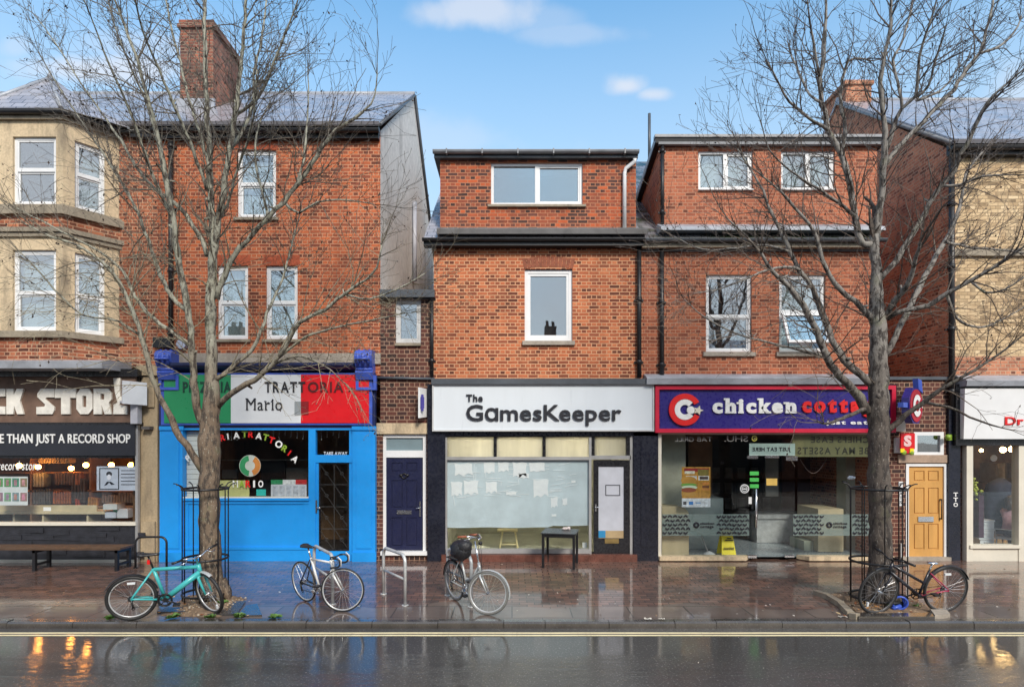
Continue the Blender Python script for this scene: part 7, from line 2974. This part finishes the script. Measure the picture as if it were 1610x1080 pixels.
for (r_, z_) in prof:
    for k in range(n):
        a = 2 * math.pi * k / n
        w_ = 1 + .06 * math.sin(a * 5 + z_ * 4)
        vs.append((cx_ + r_ * w_ * math.cos(a), cy_ + r_ * .55 * w_ * math.sin(a), z_))
for i in range(len(prof) - 1):
    for k in range(n):
        fs.append((i * n + k, i * n + (k + 1) % n, (i + 1) * n + (k + 1) % n, (i + 1) * n + k))
ck.add(vs, fs, True)
tag(ck.build('hanging_coat', paint('dark_navy_coat', (0.018, 0.022, 0.045), 0.8, 0, .3, 5, .1, bmp=.2)), 'dark navy coat hanging behind the person in pink', 'coat')


def seated_person():
    """seated with the back three-quarters to the street"""
    y = .55
    x = X(1588, y)
    zs = Z(838, y)
    t = thing('person', 'person with dark hair in a pink jumper seated in the dry cleaner window', 'person', (x, y, .08))
    me = bpy.data.meshes.new('person_body')
    V = {'pelvis': (0, .0, .04, .135), 'waist': (0, .0, .22, .125), 'chest': (.02, .0, .42, .14), 'neck': (.04, -.0, .56, .055), 'head': (.055, .0, .68, .095), 'crown': (.06, .0, .76, .075),
         'shR': (.06, -.17, .49, .065), 'elR': (.14, -.24, .25, .048), 'wrR': (.32, -.18, .17, .034), 'haR': (.40, -.16, .17, .028),
         'shL': (.06, .17, .49, .065), 'elL': (.14, .24, .25, .048), 'wrL': (.32, .18, .17, .034), 'haL': (.40, .16, .17, .028),
         'hipR': (.06, -.10, .0, .095), 'knR': (.44, -.11, .02, .07), 'anR': (.42, -.11, -.38, .045), 'toR': (.55, -.11, -.44, .035),
         'hipL': (.06, .10, .0, .095), 'knL': (.44, .11, .02, .07), 'anL': (.42, .11, -.38, .045), 'toL': (.55, .11, -.44, .035)}
    E = [('pelvis', 'waist'), ('waist', 'chest'), ('chest', 'neck'), ('neck', 'head'), ('head', 'crown'), ('chest', 'shR'), ('shR', 'elR'), ('elR', 'wrR'), ('wrR', 'haR'), ('chest', 'shL'), ('shL', 'elL'), ('elL', 'wrL'), ('wrL', 'haL'),
         ('pelvis', 'hipR'), ('hipR', 'knR'), ('knR', 'anR'), ('anR', 'toR'), ('pelvis', 'hipL'), ('hipL', 'knL'), ('knL', 'anL'), ('anL', 'toL')]
    ks = list(V)
    me.from_pydata([V[k][:3] for k in ks], [(ks.index(a), ks.index(b)) for a, b in E], [])
    o = bpy.data.objects.new('body', me)
    COL.objects.link(o)
    o.parent = t
    o.location = (0, 0, zs - .08)
    o.rotation_euler = (0, 0, R(35))
    OFF[o.name] = OFF[t.name]
    sk = o.modifiers.new('skin', 'SKIN')
    for i, k in enumerate(ks):
        me.skin_vertices[0].data[i].radius = (V[k][3], V[k][3] * (.85 if k in ('waist', 'chest', 'pelvis') else 1))
    me.skin_vertices[0].data[0].use_root = True
    ss = o.modifiers.new('sub', 'SUBSURF')
    ss.levels = ss.render_levels = 2
    m_, N, L, p = _nodes('person_clothes_and_skin')
    sp = N.new('ShaderNodeSeparateXYZ')
    L.new(objco(N), sp.inputs[0])
    nz_ = noise(N, L, objco(N), 14.0, 3.0)
    pink = mix(N, L, mrange(N, L, nz_, .3, .7, 0, 1), (0.42, 0.22, 0.26), (0.58, 0.36, 0.40))
    c = mix(N, L, mop(N, L, 'GREATER_THAN', sp.outputs[2], 0.08), (0.015, 0.016, 0.022), pink)
    c = mix(N, L, mop(N, L, 'GREATER_THAN', sp.outputs[2], 0.565), c, (0.45, 0.26, 0.19))
    L.new(c, p.inputs['Base Color'])
    p.inputs['Roughness'].default_value = 0.85
    me.materials.append(m_)
    Mt = Matrix.Translation((x, y, zs)) @ Matrix.Rotation(R(35), 4, 'Z')
    h = MB()
    h.T = Mt
    h.ball((.035, 0, .735), .115, .115, .125, 16, 10, .03, random.Random(2))
    h.ball((-.04, 0, .64), .07, .085, .12, 12, 8, .05, random.Random(3))
    h.build('hair', paint('dark_brown_hair', (0.035, 0.020, 0.014), 0.5, 0, .3, 20, .1, bmp=.3), t)
    f_ = MB()
    f_.T = Mt
    f_.ball((.160, 0, .685), .020, .016, .022, 8, 6)
    for s in (-1, 1):
        f_.ball((.143, .035 * s, .715), .012, .014, .009, 8, 6)
    f_.box(.142, -.025, .640, .152, .025, .647)
    f_.build('face', paint('facial_features', (0.30, 0.14, 0.11), 0.6), t)
    c_ = thing('chair', 'white plastic chair under the person in pink', 'chair', (x, y, .08))
    q = MB()
    q.T = Mt
    q.box(-.22, -.22, -.13, .26, .22, -.10)
    q.build('seat', M['plastic_white'], c_)
    q = MB()
    q.T = Mt
    q.tube([(-.20, -.20, -.12), (-.26, -.20, .10), (-.27, .20, .10), (-.20, .20, -.12)], .016, 7)
    q.build('backrest', M['plastic_white'], c_)
    for a, b in ((-1, -1), (1, -1), (1, 1), (-1, 1)):
        q = MB()
        q.T = Mt
        q.tube([(.2 * a + .02, .19 * b, -.12), (.23 * a + .02, .21 * b, .085 - zs)], .014, 6)
        q.build('leg', M['chrome'], c_)


seated_person()
# ================================================================ the two bare street trees
def bark(name, low, pale, dark, zpale):
    m, N, L, p = _nodes(name)
    co = objco(N)
    sp = N.new('ShaderNodeSeparateXYZ')
    L.new(co, sp.inputs[0])
    mp = N.new('ShaderNodeMapping')
    mp.inputs['Scale'].default_value = (1, 1, 0.35)
    L.new(co, mp.inputs['Vector'])
    n1 = noise(N, L, mp.outputs[0], 14.0, 6.0, 0.7)
    n2 = noise(N, L, co, 3.5, 5.0, 0.6)
    n3 = noise(N, L, mp.outputs[0], 55.0, 3.0)
    hz = mrange(N, L, mop(N, L, 'ADD', sp.outputs[2], mop(N, L, 'MULTIPLY', mop(N, L, 'SUBTRACT', n2, 0.5), 2.2)), zpale, zpale + 1.6, 0.0, 1.0)
    c = mix(N, L, hz, low, pale)
    c = mix(N, L, mrange(N, L, n1, 0.42, 0.52, 0.95, 0.0), c, dark)
    c = mix(N, L, mrange(N, L, n2, 0.58, 0.72, 0, 0.5), c, (0.16, 0.17, 0.09))
    c = mix(N, L, mrange(N, L, n3, 0.6, 0.75, 0, 0.6), c, tuple(min(.9, q * 1.9) for q in pale))
    L.new(c, p.inputs['Base Color'])
    p.inputs['Roughness'].default_value = 0.8
    bump(N, L, p, n1, 0.8, 0.02)
    return m


def smooth_path(pts, rad, seg=0.16, wob=0.0, rg=None):
    """catmull-rom through the measured nodes"""
    P_ = [pts[0] * 2 - pts[1]] + pts + [pts[-1] * 2 - pts[-2]]
    Q_ = [rad[0]] + rad + [rad[-1]]
    out, ro = [], []
    for i in range(1, len(P_) - 2):
        a, b, c, d_ = P_[i - 1], P_[i], P_[i + 1], P_[i + 2]
        n = max(2, int((c - b).length / seg))
        for k in range(n):
            t = k / n
            q = 0.5 * ((2 * b) + (c - a) * t + (2 * a - 5 * b + 4 * c - d_) * t * t + (3 * b - a - 3 * c + d_) * t ** 3)
            r = Q_[i] + (Q_[i + 1] - Q_[i]) * t
            if rg and wob:
                q = q + Vector((rg.uniform(-1, 1), rg.uniform(-1, 1), rg.uniform(-1, 1))) * wob * min(r, 0.03)
            out.append(q)
            ro.append(r * (1 + (rg.uniform(-.08, .08) if rg else 0)))
    out.append(pts[-1])
    ro.append(rad[-1])
    return out, ro


def tree(label, Yt, trunk, limbs, bark_m, twig_m, leaf_m, seed, base, n_leaf, spread, twigs_per_m):
    rg = random.Random(seed)
    t = thing('street_tree', label, 'tree', base, 'bare street trees')
    allp = []

    def path(nodes, dy0, dy1):
        n = len(nodes)
        pts, rad = [], []
        for i, (px, py, w) in enumerate(nodes):
            Y = Yt + dy0 + (dy1 - dy0) * (i / (n - 1)) ** 1.2
            pts.append(Vector((X(px, Y), Y, Z(py, Y))))
            rad.append(w * 0.5 * ((0.86 if seed < 200 else 0.79) if w > 24 else (0.74 if seed < 200 else 0.70)) * (D + Y) / F)
        return pts, rad
    m = MB()
    for nodes in trunk:
        pts, rad = path(nodes, 0, 0)
        a, b = smooth_path(pts, rad, 0.12, 0.5, rg)
        m.tube(a, b, 16)
        allp.append((a, b, 0))
    # root flare
    bx = Vector(base)
    for k in range(6):
        an = 2 * math.pi * k / 6 + rg.uniform(-.3, .3)
        e = Vector((math.cos(an), math.sin(an), 0))
        r0 = allp[0][1][0]
        m.tube([bx + e * r0 * .5 + Vector((0, 0, .32)), bx + e * r0 * .95 + Vector((0, 0, .10)), bx + e * r0 * 1.12 + Vector((0, 0, -.02))], [r0 * .36, r0 * .30, r0 * .12], 8)
    # old pruning knots
    for k in range(14):
        a, b, _ = allp[0]
        i = rg.randrange(len(a) // 3, len(a))
        an = rg.uniform(0, 6.28)
        q = a[i] + Vector((math.cos(an), math.sin(an), 0)) * b[i] * .85
        r = b[i] * rg.uniform(.13, .25)
        m.ball(q, r, r, r * 1.3, 8, 6, .2, rg)
    m.build('trunk', bark_m, t)
    for nodes, dy in limbs:
        pts, rad = path(nodes, 0, dy)
        a, b = smooth_path(pts, rad, 0.13, 0.45, rg)
        q = MB()
        q.tube(a, b, 9)
        # stubs where shoots were cut back
        for _ in range(int(len(a) / 7)):
            i = rg.randrange(2, len(a) - 1)
            d_ = Vector((rg.uniform(-1, 1), rg.uniform(-1, 1), rg.uniform(-.3, 1))).normalized()
            q.tube([a[i], a[i] + d_ * (b[i] + rg.uniform(.03, .09))], [b[i] * .6, b[i] * .35], 6)
        q.build('limb', bark_m, t)
        allp.append((a, b, 1))
    tw = MB()
    lf = []
    cx = base[0]

    def shoot(p, d_, ln_, r, depth):
        bend = rg.choice((0.07, 0.05, 0.02, -0.03)) if p.z > 5.2 else rg.choice((0.05, 0.0, -0.05, -0.09))
        n = max(3, int(ln_ / 0.13))
        pts, rad = [p], [r]
        q = p.copy()
        dd = d_.copy()
        for k in range(n):
            dd = (dd + Vector((rg.gauss(0, .13), rg.gauss(0, .13), rg.gauss(bend, .10)))).normalized()
            q = q + dd * (ln_ / n)
            pts.append(q.copy())
            rad.append(max(0.0027, r * (1 - (k + 1) / n * .75)))
        tw.tube(pts, rad, 4 if r > .008 else 3, False)
        if depth < 2:
            kids = int(ln_ * (4.2 if depth == 0 else 3.2) + rg.random())
            for _ in range(kids):
                i = rg.randrange(1, n + 1)
                ax = (pts[i] - pts[i - 1]).normalized()
                sd = ax.orthogonal().normalized()
                sd = Quaternion(ax, rg.uniform(0, 6.28)) @ sd
                nd = (ax * .75 + sd * rg.uniform(.4, .9) + Vector((0, 0, .12))).normalized()
                shoot(pts[i], nd, ln_ * rg.uniform(.28, .55), rad[i] * .62, depth + 1)
        if depth >= 1:
            lf.append((pts[-1], dd))
            if rg.random() < .5:
                lf.append((pts[n // 2], dd))
    for a, b, kind in allp:
        ln_ = sum((a[i + 1] - a[i]).length for i in range(len(a) - 1))
        cnt = int(ln_ * twigs_per_m * (0.7 if kind == 0 else 1.0))
        for _ in range(cnt):
            u = rg.random() ** .75
            i = min(len(a) - 2, int(u * (len(a) - 1)))
            if a[i].z < 3.35 or (kind == 0 and a[i].z < 4.2):
                continue
            ax = (a[i + 1] - a[i]).normalized()
            sd = Quaternion(ax, rg.uniform(0, 6.28)) @ ax.orthogonal().normalized()
            out = Vector(((a[i].x - cx), 0, 0))
            out = out.normalized() * .35 if out.length > .2 else Vector((0, 0, 0))
            nd = (ax * rg.uniform(.25, .8) + sd * rg.uniform(.5, 1.0) + out + Vector((0, 0, rg.uniform(-.15, .55)))).normalized()
            L_ = rg.uniform(.45, 1.25) * spread * (1.1 - .35 * u)
            shoot(a[i], nd, L_, min(b[i] * .5, rg.uniform(.007, .0135)), 0)
        shoot(a[-1], (a[-1] - a[-3]).normalized(), rg.uniform(.7, 1.2), b[-1] * .9, 0)
        for _ in range(3):
            ax = (a[-1] - a[-3]).normalized()
            nd = (ax + Vector((rg.uniform(-.5, .5), rg.uniform(-.5, .5), rg.uniform(-.2, .5)))).normalized()
            shoot(a[-2], nd, rg.uniform(.5, 1.1), b[-1] * .7, 0)
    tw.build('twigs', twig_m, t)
    lv = MB()
    rg.shuffle(lf)
    for (p, dd) in lf[:n_leaf]:
        s = rg.uniform(.010, .028)
        u = Vector((rg.gauss(0, 1), rg.gauss(0, 1), rg.gauss(-.6, 1))).normalized()
        v = u.orthogonal().normalized()
        q = p + Vector((0, 0, -.012))
        lv.add([q, q + u * s + v * s * .55, q + u * s * 2, q + u * s - v * s * .55], [(0, 1, 2, 3)])
        if rg.random() < .4:
            w_ = u.cross(v)
            lv.add([q, q + u * s + w_ * s * .5, q + u * s * 1.7, q + u * s - w_ * s * .5], [(0, 1, 2, 3)])
    lv.build('dead_leaves', leaf_m, t)
    return t


leafm = paint('shrivelled_leaf', (0.060, 0.040, 0.032), 0.7, 0, .5, 9, .2, (.15, .07, .04), bmp=0)
bark_l = bark('lichened_bark', (0.175, 0.125, 0.085), (0.33, 0.325, 0.26), (0.050, 0.038, 0.030), 3.0)
bark_r = bark('grey_bark', (0.095, 0.076, 0.062), (0.27, 0.25, 0.225), (0.032, 0.025, 0.022), 2.9)


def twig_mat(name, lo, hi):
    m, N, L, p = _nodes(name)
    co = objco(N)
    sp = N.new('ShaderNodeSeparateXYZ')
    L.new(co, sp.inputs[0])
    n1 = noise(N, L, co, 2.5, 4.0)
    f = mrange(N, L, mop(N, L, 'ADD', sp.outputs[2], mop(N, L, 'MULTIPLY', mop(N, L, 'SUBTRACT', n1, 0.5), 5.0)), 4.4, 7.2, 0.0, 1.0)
    c = mix(N, L, f, lo, hi)  # darker with height: the backlit look against the sky is put into the colour
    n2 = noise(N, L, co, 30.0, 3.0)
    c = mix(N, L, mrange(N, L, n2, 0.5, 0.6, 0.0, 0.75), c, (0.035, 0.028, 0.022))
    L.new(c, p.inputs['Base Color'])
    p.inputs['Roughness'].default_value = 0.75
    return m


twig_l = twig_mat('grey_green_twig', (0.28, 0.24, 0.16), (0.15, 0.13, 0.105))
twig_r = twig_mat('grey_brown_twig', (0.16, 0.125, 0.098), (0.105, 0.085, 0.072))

YL = G(337, 944).y
tree('pale lichened bare tree in front of the blue restaurant', YL,
     [[(337, 950, 47), (335, 935, 41), (332, 890, 37), (330, 830, 35), (329, 770, 34), (329, 725, 35), (330, 690, 37), (331, 655, 33), (333, 610, 25), (333, 560, 22), (331, 500, 21), (333, 440, 19), (336, 400, 18), (337, 375, 15)]],
     [([(320, 742, 17), (302, 712, 15), (284, 688, 14), (262, 645, 12), (245, 608, 11), (232, 568, 10), (222, 530, 10), (212, 500, 9), (197, 462, 8), (178, 430, 7), (158, 410, 6), (120, 385, 5), (80, 372, 4), (40, 352, 3)], -0.6),
      ([(322, 672, 18), (310, 640, 16), (305, 600, 15), (303, 545, 14), (297, 490, 13), (286, 440, 13), (278, 395, 13), (271, 345, 11), (264, 300, 10), (256, 250, 9), (245, 200, 8), (232, 150, 7), (216, 95, 6), (196, 40, 5), (172, -20, 4)], -0.9),
      ([(336, 385, 14), (333, 330, 13), (330, 270, 12), (327, 200, 10), (324, 130, 9), (322, 60, 8), (323, -20, 6)], 0.3),
      ([(337, 392, 14), (344, 345, 13), (353, 290, 12), (362, 235, 11), (370, 180, 10), (377, 120, 8), (383, 60, 7), (388, -20, 5)], -0.4),
      ([(339, 470, 13), (352, 435, 12), (372, 400, 11), (396, 368, 10), (421, 342, 10), (446, 318, 9), (467, 290, 9), (490, 258, 9), (506, 235, 8), (526, 206, 7), (556, 187, 6), (584, 164, 4), (592, 135, 3), (593, 100, 2)], -0.8),
      ([(340, 640, 14), (365, 617, 12), (400, 597, 11), (436, 565, 9), (455, 535, 8), (472, 506, 8), (512, 487, 7), (540, 462, 7), (575, 440, 5), (592, 420, 4), (600, 385, 3)], -1.2),
      ([(340, 598, 11), (370, 573, 9), (396, 550, 8), (410, 520, 7), (425, 480, 6), (440, 450, 5), (455, 400, 4), (465, 360, 3)], 0.5),
      ([(326, 402, 10), (312, 366, 9), (284, 330, 9), (262, 310, 8), (243, 298, 7), (214, 262, 6), (190, 222, 5), (160, 178, 4), (125, 128, 3), (92, 75, 3), (58, 28, 2)], 0.6),
      ([(297, 492, 10), (270, 467, 9), (253, 433, 8), (237, 390, 7), (217, 335, 6), (202, 305, 6), (180, 270, 5), (152, 226, 4), (120, 178, 3), (88, 130, 3), (62, 85, 2)], 0.9),
      ([(300, 545, 10), (277, 527, 8), (240, 500, 8), (213, 467, 7), (193, 427, 6), (160, 398, 5), (120, 376, 4), (70, 350, 3), (15, 322, 2)], 0.3),
      ([(222, 528, 6), (185, 505, 5), (130, 495, 4), (98, 468, 4), (60, 425, 3), (20, 385, 2)], -0.5),
      ([(271, 345, 8), (246, 290, 7), (222, 225, 6), (198, 160, 5), (170, 100, 4), (150, 45, 3), (128, -10, 2)], -1.5),
      ([(262, 295, 7), (250, 235, 6), (232, 165, 5), (205, 105, 4), (182, 45, 3), (165, -20, 2)], 0.8),
      ([(330, 270, 8), (316, 215, 7), (298, 160, 6), (284, 100, 5), (268, 40, 4), (258, -20, 3)], 1.1),
      ([(327, 300, 8), (305, 240, 7), (280, 180, 6), (250, 110, 5), (225, 50, 4), (210, -10, 3)], -1.6),
      ([(362, 235, 8), (385, 200, 7), (398, 160, 6), (400, 110, 5), (412, 60, 4), (420, -10, 3)], 1.0),
      ([(370, 180, 7), (395, 165, 6), (415, 140, 6), (432, 95, 5), (448, 55, 4), (466, 10, 3), (475, -25, 2)], -0.9),
      ([(342, 348, 7), (358, 320, 6), (372, 270, 5), (392, 215, 5), (400, 170, 4), (404, 110, 3)], -1.3),
      ([(421, 342, 7), (415, 310, 5), (404, 270, 5), (402, 220, 4), (410, 190, 3), (425, 160, 2)], 0.6),
      ([(446, 318, 6), (470, 335, 5), (500, 318, 4), (545, 315, 3), (590, 322, 2)], -0.4),
      ([(465, 292, 6), (478, 250, 5), (482, 200, 4), (485, 150, 3), (484, 110, 2)], 0.6),
      ([(400, 597, 7), (425, 575, 5), (470, 560, 4), (510, 575, 3), (545, 605, 2)], -0.8),
      ([(436, 565, 6), (480, 530, 5), (530, 515, 4), (600, 500, 3), (640, 492, 2)], -0.3),
      ([(540, 462, 5), (580, 470, 4), (630, 452, 3), (668, 430, 2)], 0.3)],
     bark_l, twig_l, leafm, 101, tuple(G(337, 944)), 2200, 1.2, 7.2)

YR = G(1384, 950).y
tree('dark trunked bare tree in front of the chicken shop beside the pine door', YR,
     [[(1385, 958, 62), (1385, 935, 54), (1385, 890, 47), (1384, 830, 42), (1383, 770, 39), (1382, 710, 38), (1381, 660, 40), (1381, 610, 36), (1381, 560, 33), (1380, 500, 29), (1378, 450, 24), (1376, 400, 21), (1375, 370, 20)]],
     [([(1364, 648, 22), (1344, 614, 20), (1320, 592, 17), (1300, 562, 15), (1283, 520, 14), (1262, 480, 13), (1240, 450, 11), (1216, 428, 9), (1196, 400, 7), (1172, 372, 5), (1145, 345, 3)], -1.0),
      ([(1376, 608, 20), (1354, 591, 17), (1328, 566, 16), (1308, 535, 14), (1292, 492, 13), (1278, 455, 11), (1258, 425, 10), (1242, 395, 9), (1225, 360, 8), (1208, 322, 6), (1195, 290, 5), (1178, 262, 4), (1160, 235, 3)], 0.7),
      ([(1372, 502, 14), (1345, 473, 12), (1320, 457, 11), (1305, 434, 10), (1294, 407, 9), (1283, 370, 8), (1262, 340, 7), (1240, 315, 6), (1215, 290, 4), (1190, 270, 3)], -0.5),
      ([(1374, 385, 16), (1354, 382, 15), (1344, 340, 14), (1337, 290, 13), (1322, 244, 12), (1303, 204, 11), (1293, 163, 11), (1289, 120, 10), (1294, 100, 8), (1298, 55, 7), (1299, -20, 5)], 0.4),
      ([(1376, 385, 15), (1382, 330, 14), (1387, 285, 14), (1390, 245, 13), (1391, 205, 11), (1387, 165, 10), (1384, 130, 9), (1390, 95, 8), (1399, 45, 7), (1402, -20, 5)], -0.6),
      ([(1390, 500, 13), (1402, 478, 12), (1418, 460, 12), (1433, 436, 10), (1441, 404, 9), (1447, 380, 6)], -0.9),
      ([(1392, 560, 14), (1412, 520, 13), (1432, 478, 12), (1448, 445, 12), (1466, 412, 11), (1485, 380, 10), (1500, 352, 9), (1512, 310, 7), (1520, 270, 6), (1545, 240, 4)], 0.6),
      ([(1384, 440, 13), (1405, 415, 12), (1428, 378, 12), (1445, 352, 11), (1464, 318, 11), (1478, 294, 10), (1499, 270, 10), (1508, 245, 10), (1526, 218, 9), (1538, 188, 9), (1551, 165, 8), (1568, 145, 6), (1595, 122, 4), (1625, 95, 3)], -1.2),
      ([(1391, 262, 10), (1412, 232, 10), (1442, 202, 10), (1477, 165, 9), (1499, 142, 9), (1522, 107, 8), (1541, 82, 7), (1550, 50, 6), (1560, 10, 5), (1566, -25, 3)], 0.4),
      ([(1541, 84, 6), (1562, 78, 5), (1583, 64, 5), (1600, 42, 4), (1606, 25, 2)], 0.2),
      ([(1395, 500, 12), (1420, 488, 11), (1458, 480, 11), (1488, 463, 10), (1526, 441, 9), (1560, 421, 7), (1597, 397, 5), (1630, 375, 3)], -1.3),
      ([(1391, 682, 13), (1424, 653, 12), (1454, 632, 11), (1480, 611, 9), (1516, 590, 7), (1566, 560, 5), (1598, 536, 3)], -1.1),
      ([(1454, 632, 7), (1490, 640, 6), (1525, 655, 5), (1558, 668, 4), (1590, 676, 2)], -0.6),
      ([(1366, 640, 10), (1338, 652, 9), (1318, 660, 8), (1302, 666, 6), (1288, 664, 4)], -0.9),
      ([(1303, 204, 8), (1280, 192, 6), (1262, 178, 6), (1240, 160, 5), (1224, 130, 4), (1205, 95, 3)], -0.8),
      ([(1293, 163, 7), (1272, 150, 5), (1252, 105, 5), (1241, 80, 3)], 0.9),
      ([(1289, 120, 7), (1280, 75, 5), (1273, 30, 4), (1268, -15, 2)], -0.5),
      ([(1337, 290, 9), (1325, 250, 8), (1328, 200, 8), (1322, 150, 7), (1330, 105, 6), (1345, 92, 4), (1370, 96, 3)], 1.0),
      ([(1390, 245, 9), (1403, 205, 9), (1418, 170, 8), (1440, 150, 7), (1444, 110, 6), (1450, 70, 5), (1468, 20, 4), (1475, -20, 2)], -1.0),
      ([(1418, 170, 7), (1412, 130, 6), (1405, 95, 6), (1420, 60, 5), (1432, 15, 4), (1437, -25, 3)], 0.6),
      ([(1440, 155, 6), (1460, 135, 5), (1468, 105, 5), (1482, 60, 4), (1488, 38, 2)], -0.5),
      ([(1442, 158, 6), (1470, 148, 5), (1490, 132, 4), (1510, 100, 3)], 0.9),
      ([(1344, 340, 8), (1318, 320, 7), (1290, 300, 6), (1262, 282, 5), (1235, 262, 4), (1210, 236, 3), (1195, 190, 2)], -1.2),
      ([(1258, 425, 7), (1235, 420, 6), (1205, 425, 5), (1170, 440, 4), (1130, 455, 3), (1090, 462, 2)], -0.6),
      ([(1300, 562, 8), (1262, 552, 6), (1215, 540, 5), (1160, 525, 4), (1110, 500, 3), (1075, 470, 2)], -1.0),
      ([(1240, 395, 6), (1205, 385, 5), (1160, 390, 4), (1105, 392, 3), (1060, 372, 2)], 0.6),
      ([(1478, 294, 7), (1510, 290, 6), (1545, 278, 5), (1590, 275, 3)], -0.4),
      ([(1485, 380, 7), (1520, 388, 6), (1560, 392, 4), (1610, 398, 3)], 0.4),
      ([(1526, 441, 6), (1548, 460, 5), (1580, 455, 4), (1618, 430, 3)], -0.6),
      ([(1488, 463, 7), (1505, 500, 6), (1540, 515, 5), (1580, 500, 3), (1615, 480, 2)], 0.8)],
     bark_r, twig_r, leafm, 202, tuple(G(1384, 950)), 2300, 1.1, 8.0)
